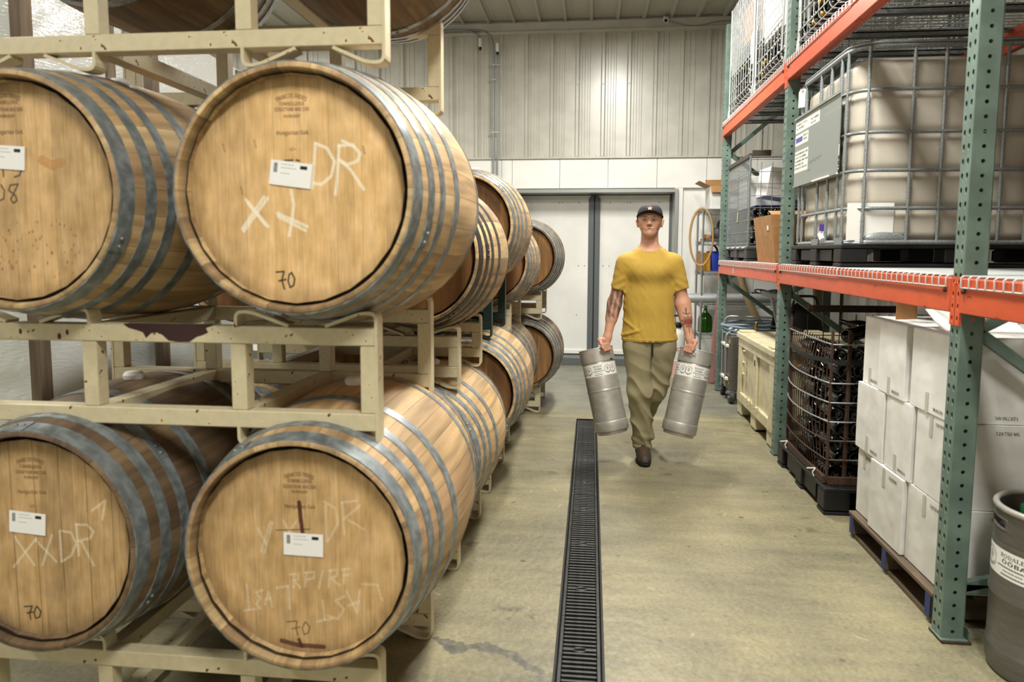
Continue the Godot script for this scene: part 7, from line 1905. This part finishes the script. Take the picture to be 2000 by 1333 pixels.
func build_person() -> void:
	var root := Vector3(0.39, 0, -4.95)
	var t := thing("person", "man in mustard t-shirt, khaki trousers and dark cap walking with a keg in each hand", "person", root)
	var skin := lin(0.80, 0.625, 0.52); var ruddy := lin(0.71, 0.49, 0.41)
	var hair := lin(0.20, 0.14, 0.10); var inkc := lin(0.17, 0.165, 0.17); var red := lin(0.62, 0.22, 0.18); var lipc := lin(0.70, 0.42, 0.36)
	# head frame: turned a little to his right and lifted
	var hb := Basis(Vector3.UP, -0.10) * Basis(Vector3.RIGHT, -0.07)
	var hx := Transform3D(hb, Vector3(0.388, 1.655, -4.955))
	var inv := hx.affine_inverse()
	var nz := noise(60.0, 2, 5); var tn := noise(26.0, 3, 6)
	var H := func(x: float, y: float, z: float) -> Vector3: return hx * Vector3(x, y, z)
	var hp := [
		bone(H.call(0, 0.028, -0.035), H.call(0, 0.030, 0.012), 0.078, 0.075, 0.03),
		bone(H.call(0, 0.0, 0.020), H.call(0, -0.062, 0.040), 0.066, 0.042, 0.03),
		bone(H.call(-0.050, -0.028, 0.0), H.call(-0.018, -0.084, 0.052), 0.020, 0.018, 0.025), bone(H.call(0.050, -0.028, 0.0), H.call(0.018, -0.084, 0.052), 0.020, 0.018, 0.025),
		bone(H.call(-0.040, -0.016, 0.052), H.call(-0.034, -0.035, 0.055), 0.022, 0.017, 0.02), bone(H.call(0.040, -0.016, 0.052), H.call(0.034, -0.035, 0.055), 0.022, 0.017, 0.02),
		bone(H.call(-0.036, 0.024, 0.068), H.call(0.036, 0.024, 0.068), 0.015, 0.015, 0.018),
		bone(H.call(0, -0.086, 0.066), H.call(0, -0.089, 0.064), 0.020, 0.020, 0.02),
		bone(H.call(-0.031, 0.003, 0.090), H.call(-0.031, 0.003, 0.085), 0.0135, 0.0135, 0.010, 1.0, Vector3.FORWARD, false, true), bone(H.call(0.031, 0.003, 0.090), H.call(0.031, 0.003, 0.085), 0.0135, 0.0135, 0.010, 1.0, Vector3.FORWARD, false, true),
		bone(H.call(-0.044, 0.0112, 0.073), H.call(-0.019, 0.0118, 0.0775), 0.0050, 0.0050, 0.004), bone(H.call(0.044, 0.0112, 0.073), H.call(0.019, 0.0118, 0.0775), 0.0050, 0.0050, 0.004),
		bone(H.call(-0.043, -0.0055, 0.071), H.call(-0.020, -0.0060, 0.0745), 0.0048, 0.0048, 0.004), bone(H.call(0.043, -0.0055, 0.071), H.call(0.020, -0.0060, 0.0745), 0.0048, 0.0048, 0.004),
		bone(H.call(0, 0.014, 0.080), H.call(0, -0.021, 0.099), 0.0078, 0.0105, 0.010),
		bone(H.call(-0.0105, -0.026, 0.089), H.call(-0.009, -0.026, 0.091), 0.0075, 0.0075, 0.007), bone(H.call(0.0105, -0.026, 0.089), H.call(0.009, -0.026, 0.091), 0.0075, 0.0075, 0.007),
		bone(H.call(-0.026, -0.0525, 0.072), H.call(0, -0.0485, 0.085), 0.0042, 0.0058, 0.009), bone(H.call(0.026, -0.0525, 0.072), H.call(0, -0.0485, 0.085), 0.0045, 0.0058, 0.006),
		bone(H.call(-0.018, -0.0590, 0.0775), H.call(0.018, -0.0590, 0.0775), 0.0066, 0.0066, 0.010),
		bone(H.call(-0.086, 0.008, -0.008), H.call(-0.080, -0.028, -0.002), 0.0165, 0.0110, 0.006, 1.8, hb.x), bone(H.call(0.086, 0.008, -0.008), H.call(0.080, -0.028, -0.002), 0.0165, 0.0110, 0.006, 1.8, hb.x),
		bone(H.call(0, -0.045, -0.025), Vector3(0.392, 1.40, -4.985), 0.056, 0.062, 0.03),
		bone(Vector3(0.392, 1.465, -4.99), Vector3(0.31, 1.440, -4.99), 0.045, 0.040, 0.04), bone(Vector3(0.392, 1.465, -4.99), Vector3(0.475, 1.443, -4.99), 0.045, 0.040, 0.04), bone(Vector3(0.35, 1.41, -4.955), Vector3(0.43, 1.41, -4.955), 0.055, 0.055, 0.03)]
	var hpaint := func(p: Vector3, n: Vector3) -> Color:
		var q := inv * p
		var c := skin.lerp(ruddy, 0.12 + 0.25 * exp(-pow((absf(q.x) - 0.045) / 0.022, 2.0) - pow((q.y + 0.02) / 0.03, 2.0)) + 0.2 * exp(-pow(q.x / 0.014, 2.0) - pow((q.y + 0.018) / 0.02, 2.0)))
		if q.y < -0.11: c = c.lerp(ruddy, 0.25)
		# stubble along jaw, chin and upper lip
		var st := clampf((-0.040 - q.y) / 0.03, 0.0, 1.0) * clampf((q.y + 0.125) / 0.03, 0.0, 1.0) * clampf((q.z + 0.01) / 0.03, 0.0, 1.0)
		st = maxf(st, exp(-pow((q.y + 0.038) / 0.008, 2.0) - pow(q.x / 0.028, 2.0)) * 0.9)
		c = c.lerp(lin(0.42, 0.31, 0.25), st * 0.42)
		var lip := exp(-pow((q.y + 0.0545) / 0.0085, 4.0) - pow(q.x / 0.0275, 4.0)) if q.z > 0.05 else 0.0
		c = c.lerp(lipc, lip * 0.8)
		if q.z > 0.05 and absf(q.y + 0.0543) < 0.0019 and absf(q.x) < 0.028: c = c.lerp(lin(0.34, 0.18, 0.15), 0.7)
		# brows
		var bx := (absf(q.x) - 0.032) / 0.019; var by := (q.y - 0.0255 + 0.004 * bx * bx) / 0.0042
		if q.z > 0.04: c = c.lerp(lin(0.27, 0.18, 0.12), clampf(1.25 - bx * bx - by * by, 0.0, 1.0) * 0.8)
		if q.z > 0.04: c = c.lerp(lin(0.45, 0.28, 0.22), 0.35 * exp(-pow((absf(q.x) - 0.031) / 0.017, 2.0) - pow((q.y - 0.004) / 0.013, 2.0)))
		# close-cropped hair below the cap
		if q.y > -0.028 and q.z < 0.022 and absf(q.x) > 0.05 and absf(q.x) < 0.0785 and q.y > 0.0 - 0.4 * (q.z - 0.0): c = c.lerp(hair, 0.8)
		if q.z < -0.03 and q.y > -0.05: c = c.lerp(hair, 0.85)
		return c
	var g := G.new(); g.use_col = true
	flesh(g, hp, 0.0029, root, hpaint)
	# arms, each with its hand in a finer grid
	var arms := [[Vector3(0.225, 1.375, -4.98), Vector3(0.166, 1.112, -4.99), Vector3(0.116, 0.868, -4.925), 0.046, -1.0], [Vector3(0.562, 1.375, -4.98), Vector3(0.622, 1.112, -4.99), Vector3(0.670, 0.868, -4.925), 0.050, 1.0]]
	var kegs := [keg_pose(Vector3(0.040, 0.764, -4.995), Vector3(0.163, 0.205, -4.905)), keg_pose(Vector3(0.728, 0.764, -4.995), Vector3(0.605, 0.205, -4.905))]
	for k in 2:
		var s: Vector3 = arms[k][0]; var e: Vector3 = arms[k][1]; var w: Vector3 = arms[k][2]; var fr: float = arms[k][3]
		var out: float = arms[k][4]
		var ap := [bone(s, e, 0.054, 0.042, 0.03), bone(e, w, 0.041, 0.0275, 0.03, 1.0), bone(e.lerp(w, 0.10), e.lerp(w, 0.45), fr, fr * 0.80, 0.03), bone(w, w + (w - e).normalized() * 0.035, 0.0275, 0.027, 0.02, 1.2)]
		var apaint := func(p: Vector3, n: Vector3) -> Color:
			var c := skin.lerp(ruddy, 0.38 + 0.22 * nz.get_noise_3dv(p))
			if out < 0.0:
				if p.y > 1.005 + 0.02 * tn.get_noise_2d(p.x * 2.0, p.z * 2.0):   # shaded sleeve of bands and swirls
					var v := sin((p.x * 1.3 - p.y * 0.35) * 150.0 + 16.0 * (p.y - 1.0)) + 0.8 * sin(p.y * 62.0 + p.x * 95.0 + 3.0 * tn.get_noise_3dv(p * 0.5))
					c = c.lerp(inkc, clampf(0.50 + 0.28 * v, 0.15, 0.8))
				return c
			if n.z < -0.1: return c
			# dagger through a rose on the inner forearm
			var q := Vector2(p.x - lerpf(0.640, 0.664, clampf((1.08 - p.y) / 0.2, 0.0, 1.0)), p.y)
			var rq := q - Vector2(0.004, 0.985); var rr := rq.length(); var ra := atan2(rq.y, rq.x)
			if rr < 0.022: c = c.lerp(red, 0.85); c = c.lerp(inkc, 0.65 if sin(rr * 420.0 + ra * 2.0) > 0.45 else 0.0)
			elif rr < 0.038 + 0.007 * sin(ra * 9.0): c = c.lerp(inkc, 0.55 + 0.25 * sin(ra * 31.0))
			if absf(q.x + 0.004) < 0.0055 and q.y > 1.035 and q.y < 1.078: c = c.lerp(inkc, 0.75)
			if absf(q.y - 1.036 - 14.0 * q.x * q.x) < 0.004 and absf(q.x + 0.003) < 0.024: c = c.lerp(inkc, 0.75)
			if absf(q.x - 0.004) < 0.010 * clampf((q.y - 0.885) / 0.07, 0.0, 1.0) and q.y > 0.885 and q.y < 0.96: c = c.lerp(inkc, 0.55)
			return c
		flesh(g, ap, 0.0040, root, apaint)
		var kx: Transform3D = kegs[k]
		var sl: float = 0.62 if k == 0 else -0.62
		var o := (kx.basis * Vector3(sin(sl), 0, cos(sl))).normalized(); var u := kx.basis.y
		var tg := u.cross(o).normalized() * (1.0 if k == 0 else -1.0)   # from the thumb side to the little finger
		var pb := kx * Vector3(0.1155 * sin(sl), 0.582, 0.1155 * cos(sl))
		var hpb := []
		var rs := [0.0084, 0.0087, 0.0083, 0.0075]; var ln := [1.0, 1.06, 1.0, 0.86]
		for i in 4:
			var c := pb + tg * (-0.0235 + 0.0163 * i)
			var L: float = ln[i]; var r: float = rs[i]
			var K := c + u * 0.037 - o * 0.014; var P := c + u * 0.0235 * L + o * 0.0215 * L; var D := c - u * 0.014 * L + o * 0.0205; var T := c - u * 0.0255 * L + o * 0.004
			hpb.append(bone(w + (w - e).normalized() * 0.02 + tg * (-0.012 + 0.008 * i), K, 0.0150, r * 1.15, 0.012))
			hpb.append(bone(K, P, r * 1.08, r, 0.005)); hpb.append(bone(P, D, r, r * 0.92, 0.004)); hpb.append(bone(D, T, r * 0.92, r * 0.78, 0.004))
		var c0 := pb - tg * 0.025
		var M1 := c0 + u * 0.062 - o * 0.004 - tg * 0.004; var M2 := c0 + u * 0.032 + o * 0.018 - tg * 0.012; var M3 := c0 + u * 0.002 + o * 0.025 - tg * 0.010; var M4 := c0 - u * 0.018 + o * 0.026 - tg * 0.001
		hpb.append(bone(w + (w - e).normalized() * 0.012 - tg * 0.008, M1, 0.0175, 0.0150, 0.014)); hpb.append(bone(M1, M2, 0.0150, 0.0105, 0.008)); hpb.append(bone(M2, M3, 0.0105, 0.0090, 0.004)); hpb.append(bone(M3, M4, 0.0090, 0.0074, 0.004))
		hpb.append(bone(w, w + (w - e).normalized() * 0.02, 0.0275, 0.026, 0.012, 1.2))
		var hpaint2 := func(p: Vector3, n: Vector3) -> Color: return skin.lerp(ruddy, 0.55 + 0.3 * nz.get_noise_3dv(p))
		flesh(g, hpb, 0.0029, root, hpaint2)
		var nails := G.new()
		nails.ball(M4 + o * 0.0062 + u * 0.002 - root, Vector3(0.0042, 0.006, 0.0028), 8, 6)
		part("thumb_nail", nails, pm(Color(0.80, 0.62, 0.54), 0.35), t)
	# trunk and legs under the clothes
	var trunk := [bone(Vector3(0.39, 1.32, -4.985), Vector3(0.395, 1.02, -4.98), 0.125, 0.115, 0.05, 1.5), bone(Vector3(0.395, 1.02, -4.98), Vector3(0.40, 0.90, -4.98), 0.115, 0.12, 0.05, 1.4),
		bone(Vector3(0.33, 0.90, -4.97), Vector3(0.355, 0.50, -4.93), 0.075, 0.05, 0.04), bone(Vector3(0.355, 0.50, -4.93), Vector3(0.372, 0.10, -4.98), 0.05, 0.036, 0.03),
		bone(Vector3(0.475, 0.90, -4.98), Vector3(0.455, 0.50, -5.0), 0.075, 0.05, 0.04), bone(Vector3(0.455, 0.50, -5.0), Vector3(0.412, 0.22, -5.38), 0.05, 0.036, 0.03)]
	flesh(g, trunk, 0.014, root, func(_p, _n) -> Color: return skin)
	var sm := pm(Color.WHITE, 0.5, 0.0, 0.45); sm.vertex_color_use_as_albedo = true; sm.subsurf_scatter_enabled = true; sm.subsurf_scatter_strength = 0.12
	part("body", g, sm, t)
	# eyes
	for s in [-1, 1]:
		g = G.new(); g.ball(H.call(s * 0.031, 0.003, 0.0652) - root, Vector3.ONE * 0.0120, 16, 12); part("eye", g, pm(Color(0.66, 0.61, 0.57), 0.2), t)
		g = G.new(); g.ball(H.call(s * 0.031 - 0.0010, 0.0036, 0.0732) - root, Vector3(0.0064, 0.0062, 0.0046), 12, 8); part("iris", g, pm(Color(0.13, 0.10, 0.08), 0.1), t)
	cap(t, hx, root)
	shirt(t, root)
	trousers(t, root)
	boots(t, root)

func cap(t: Node3D, hx: Transform3D, root: Vector3) -> void:
	var c := Node3D.new(); c.name = "cap"; t.add_child(c, true); c.set_meta("label", "dark charcoal cap with an orange and white star")
	c.transform = Transform3D(hx.basis, hx.origin - root)
	var edge := func(an: float) -> float: return 0.030 + 0.020 * cos(an)   # rim height, an = 0 at the front
	var rows := []
	for i in 13:
		var row := []
		for k in 48:
			var an := TAU * k / 48.0
			var e: float = edge.call(an)
			var th := (PI / 2) * i / 12.0
			var y := e + (0.117 - e) * pow(sin(th), 0.92); var rr := pow(maxf(cos(th), 0.0), 0.62)
			var seam := 1.0 - 0.010 * exp(-pow((fposmod(an, TAU / 6.0) - TAU / 12.0) / 0.02, 2.0))
			row.append(Vector3(sin(an) * 0.0865 * rr * seam, y, -0.012 + cos(an) * 0.101 * rr * seam))
		rows.append(row)
	var cloth := tri(pm(Color(0.21, 0.215, 0.235), 0.8), Vector3.ONE * 30.0); cloth.albedo_texture = ntex(128, 0.1, 2, 140, grey(0.85, 1.0))
	var g := G.new(); g.sheet(rows, false, true); part("crown", g, cloth, c)
	g = G.new(); var band := []
	for k in 48:
		var an := TAU * k / 48.0
		band.append(Vector3(sin(an) * 0.086, edge.call(an), -0.012 + cos(an) * 0.1005))
	g.tube(band, 0.0022, 6, true); part("sweatband", g, M.rubber, c)
	g = G.new(); g.ball(Vector3(0, 0.117, -0.012), Vector3(0.007, 0.004, 0.007), 10, 6); part("button", g, cloth, c)
	var top := []; var bot := []
	for i in 7:
		var rt := []; var rb := []
		for k in 25:
			var a := lerpf(-1.22, 1.22, k / 24.0); var f := i / 6.0
			var inner := Vector3(sin(a) * 0.0855, 0.0, -0.012 + cos(a) * 0.1)
			var reach := 0.070 * pow(cos(a * 0.98), 0.55)
			var x := inner.x * (1.0 + 0.10 * f); var z := inner.z + reach * f
			var y: float = edge.call(a) + 0.010 * f - 0.020 * pow(x / 0.09, 2.0) * f
			rt.append(Vector3(x, y + 0.002, z)); rb.append(Vector3(x, y - 0.002, z))
		top.append(rt); bot.append(rb)
	g = G.new(); g.sheet(top, false); g.sheet(bot, true)
	var rim := []
	for k in 25: rim.append((top[6][k] + bot[6][k]) / 2)
	g.tube(rim, 0.0022, 6)
	part("brim", g, pm(Color(0.035, 0.035, 0.04), 0.8), c)
	# embroidered star with a white H
	var star := PackedVector2Array()
	for i in 10:
		var r := 0.0205 if i % 2 == 0 else 0.0095
		star.append(Vector2(sin(TAU * i / 10.0) * r * 1.08, cos(TAU * i / 10.0) * r))
	g = G.new(); g.prism(star, 0.0, 0.0022)
	var e := part("emblem", g, pm(Color(0.86, 0.36, 0.08), 0.7), c, "orange star"); e.position = Vector3(0.0, 0.0795, 0.0865); e.rotation.x = -0.20
	g = G.new()
	for s in [-1, 1]: g.prism(PackedVector2Array([Vector2(s * 0.0035, -0.0095), Vector2(s * 0.0115, -0.012), Vector2(s * 0.0075, 0.007), Vector2(s * 0.0030, 0.007)]), 0.0022, 0.0034)
	g.prism(PackedVector2Array([Vector2(-0.004, -0.003), Vector2(0.004, -0.003), Vector2(0.004, 0.002), Vector2(-0.004, 0.002)]), 0.0022, 0.0034)
	e = part("emblem", g, pm(Color(0.88, 0.86, 0.80), 0.7), c, "white letter on the star"); e.position = Vector3(0.0, 0.0795, 0.0865); e.rotation.x = -0.20

func shirt(t: Node3D, root: Vector3) -> void:
	var n1 := noise(1.0, 3, 31); var n2 := noise(1.0, 2, 32)
	var bones := [
		bone(Vector3(0.392, 1.335, -4.985), Vector3(0.394, 1.10, -4.975), 0.160, 0.158, 0.06, 1.42), bone(Vector3(0.394, 1.12, -4.975), Vector3(0.404, 0.74, -4.97), 0.158, 0.202, 0.05, 1.5),
		bone(Vector3(0.26, 1.345, -4.985), Vector3(0.53, 1.350, -4.985), 0.066, 0.066, 0.05), bone(Vector3(0.37, 1.450, -4.99), Vector3(0.245, 1.364, -4.985), 0.050, 0.048, 0.04), bone(Vector3(0.415, 1.450, -4.99), Vector3(0.54, 1.368, -4.985), 0.050, 0.048, 0.04),
		bone(Vector3(0.236, 1.372, -4.982), Vector3(0.190, 1.192, -4.984), 0.070, 0.0575, 0.035, 1.0, Vector3(0, 0, 1), true), bone(Vector3(0.552, 1.374, -4.982), Vector3(0.608, 1.196, -4.984), 0.070, 0.058, 0.035, 1.0, Vector3(0, 0, 1), true),
		bone(Vector3(0.33, 1.32, -4.90), Vector3(0.45, 1.32, -4.90), 0.05, 0.05, 0.08),
		bone(Vector3(0.391, 1.62, -5.03), Vector3(0.391, 1.525, -4.965), 0.086, 0.078, 0.008, 1.0, Vector3.FORWARD, false, true)]
	var fold := func(p: Vector3) -> float:
		var low := clampf((1.25 - p.y) / 0.25, 0.0, 1.0)
		# long soft drapes below the chest, tighter creases at the hem and under the arms
		var v := 0.008 * low * n1.get_noise_3d(p.x * 13.0 + p.y * 2.0, p.y * 3.0, p.z * 6.0)
		v += 0.0022 * n2.get_noise_3d(p.x * 9.0, p.y * 14.0 + p.x * 16.0, p.z * 9.0)
		v += 0.012 * exp(-pow((p.y - 0.905 - 0.35 * (p.x - 0.27)) / 0.011, 2.0)) * clampf((0.36 - p.x) / 0.06, 0.0, 1.0)
		v += 0.009 * exp(-pow((p.y - 0.955 + 0.7 * (p.x - 0.27)) / 0.012, 2.0)) * clampf((0.35 - p.x) / 0.06, 0.0, 1.0)
		if p.x > 0.56 or p.x < 0.235: v += 0.0018 * sin(p.y * 120.0 + p.x * 60.0 * signf(p.x - 0.39)) * clampf((1.33 - p.y) / 0.08, 0.0, 1.0)
		v += 0.0025 * exp(-pow((p.y - 0.862) / 0.003, 2.0))
		return v
	var g := G.new()
	flesh(g, bones, 0.0072, root, null, fold, [[Vector3(0.4, 0.846, -4.97), Vector3(0.02, -1, 0)]])
	var cloth := tri(pm(Color(0.715, 0.585, 0.235), 0.85), Vector3.ONE * 22.0); cloth.albedo_texture = ntex(128, 0.12, 2, 141, grey(0.93, 1.0)); cloth.rim_enabled = true; cloth.rim = 0.25; cloth.rim_tint = 0.6
	part("t_shirt", g, cloth, t)
	var ring := []
	for k in 36:
		var an := TAU * k / 36.0
		ring.append(Vector3(0.391 + 0.0775 * sin(an), 1.477 - 0.030 * maxf(cos(an), 0.0) - 0.002 * absf(sin(an)), -4.985 + 0.074 * cos(an)) - root)
	g = G.new(); g.tube(ring, 0.0085, 8, true); part("collar", g, cloth, t)

func trousers(t: Node3D, root: Vector3) -> void:
	var n1 := noise(1.0, 2, 41); n1.fractal_type = FastNoiseLite.FRACTAL_RIDGED; n1.fractal_octaves = 1
	var bones := [
		bone(Vector3(0.335, 0.86, -4.972), Vector3(0.475, 0.86, -4.975), 0.108, 0.108, 0.04, 1.12), bone(Vector3(0.34, 0.80, -4.968), Vector3(0.47, 0.79, -4.975), 0.108, 0.104, 0.04, 1.1),
		bone(Vector3(0.325, 0.79, -4.962), Vector3(0.345, 0.50, -4.925), 0.099, 0.078, 0.03), bone(Vector3(0.345, 0.50, -4.925), Vector3(0.370, 0.18, -4.972), 0.078, 0.073, 0.03), bone(Vector3(0.370, 0.18, -4.972), Vector3(0.373, 0.098, -4.975), 0.072, 0.059, 0.02, 1.0, Vector3(0, 0, 1), true),
		bone(Vector3(0.485, 0.79, -4.978), Vector3(0.458, 0.50, -5.01), 0.098, 0.080, 0.03), bone(Vector3(0.458, 0.50, -5.01), Vector3(0.412, 0.245, -5.36), 0.078, 0.060, 0.03, 1.0, Vector3(0, 0, 1), true)]
	var fold := func(p: Vector3) -> float:
		var low := clampf((0.80 - p.y) / 0.3, 0.25, 1.0)
		var v := 0.0125 * low * (n1.get_noise_3d(p.x * 3.5 - p.y * 2.0, p.y * 6.0 + p.x * 6.0, p.z * 4.0) - 0.2)
		v += 0.0035 * sin(p.y * 95.0 + p.x * 40.0) * clampf((0.24 - p.y) / 0.08, 0.0, 1.0)
		v += 0.003 * exp(-pow((p.y - 0.112) / 0.004, 2.0))
		return v
	var g := G.new()
	flesh(g, bones, 0.0072, root, null, fold, [[Vector3(0.4, 0.862, -4.97), Vector3(0, 1, 0)]])
	var cloth := tri(pm(Color(0.56, 0.525, 0.40), 0.85), Vector3.ONE * 16.0); cloth.albedo_texture = ntex(128, 0.1, 3, 142, grey(0.9, 1.0))
	part("trousers", g, cloth, t)
	g = G.new(); g.box(Vector3(0.415, 0.795, -4.846) - root, Vector3(0.013, 0.095, 0.005), 0.002); part("belt_end", g, M.rubber, t, "dark belt end hanging below the shirt")

func boots(t: Node3D, root: Vector3) -> void:
	var leather := tri(pm(Color(0.27, 0.205, 0.145), 0.65), Vector3.ONE * 14.0); leather.albedo_texture = ntex(128, 0.08, 3, 143, grey(0.75, 1.1))
	for k in 2:
		var b := Node3D.new(); b.name = "boot"; t.add_child(b, true)
		if k == 0: b.transform = Transform3D(Basis.IDENTITY, Vector3(0.376, 0.0, -4.965) - root)
		else: b.transform = Transform3D(Basis(Vector3.UP, 0.06) * Basis(Vector3.RIGHT, 0.70), Vector3(0.405, 0.112, -5.395) - root)
		var g := G.new()
		flesh(g, [bone(Vector3(0, 0.055, -0.055), Vector3(0, 0.05, 0.09), 0.043, 0.042, 0.03), bone(Vector3(0, 0.05, 0.06), Vector3(0.004, 0.040, 0.135), 0.044, 0.036, 0.03), bone(Vector3(0, 0.06, -0.05), Vector3(0, 0.135, -0.025), 0.044, 0.046, 0.03), bone(Vector3(0, 0.115, 0.0), Vector3(0, 0.07, 0.06), 0.036, 0.036, 0.03)], 0.005, Vector3.ZERO, null, null, [[Vector3(0, 0.022, 0), Vector3(0, -1, 0)], [Vector3(0, 0.15, 0), Vector3(0, 1, 0)]])
		part("upper", g, leather, b)
		g = G.new()
		flesh(g, [bone(Vector3(0, 0.03, -0.058), Vector3(0, 0.03, 0.06), 0.046, 0.048, 0.03), bone(Vector3(0, 0.03, 0.06), Vector3(0.004, 0.03, 0.135), 0.048, 0.041, 0.03)], 0.005, Vector3.ZERO, null, null, [[Vector3(0, 0.0015, 0), Vector3(0, -1, 0)], [Vector3(0, 0.027, 0), Vector3(0, 1, 0)]])
		part("sole", g, M.rubber, b)
		g = G.new()
		flesh(g, [bone(Vector3(-0.004, 0.040, 0.125), Vector3(0.012, 0.040, 0.125), 0.047, 0.047, 0.01)], 0.005, Vector3.ZERO, null, null, [[Vector3(0, 0.012, 0), Vector3(0, -1, 0)], [Vector3(0, 0, 0.138), Vector3(0, 0.55, -0.83)]])
		part("toe_cap", g, pm(Color(0.075, 0.07, 0.065), 0.5), b)
		for i in 4:
			var y := 0.108 + 0.013 * i; var z := 0.066 - 0.0125 * i
			g = G.new(); g.tube([Vector3(-0.022, y - 0.006, z), Vector3(0, y + 0.004, z + 0.006), Vector3(0.022, y - 0.003 + 0.006 * (i % 2), z)], 0.0032, 6); part("lace", g, pm(Color(0.30, 0.07, 0.07), 0.8), b)
			for s in [-1, 1]:
				g = G.new(); g.ball(Vector3(s * 0.024, y - 0.006, z), Vector3.ONE * 0.004, 8, 6); part("eyelet", g, M.zinc, b)
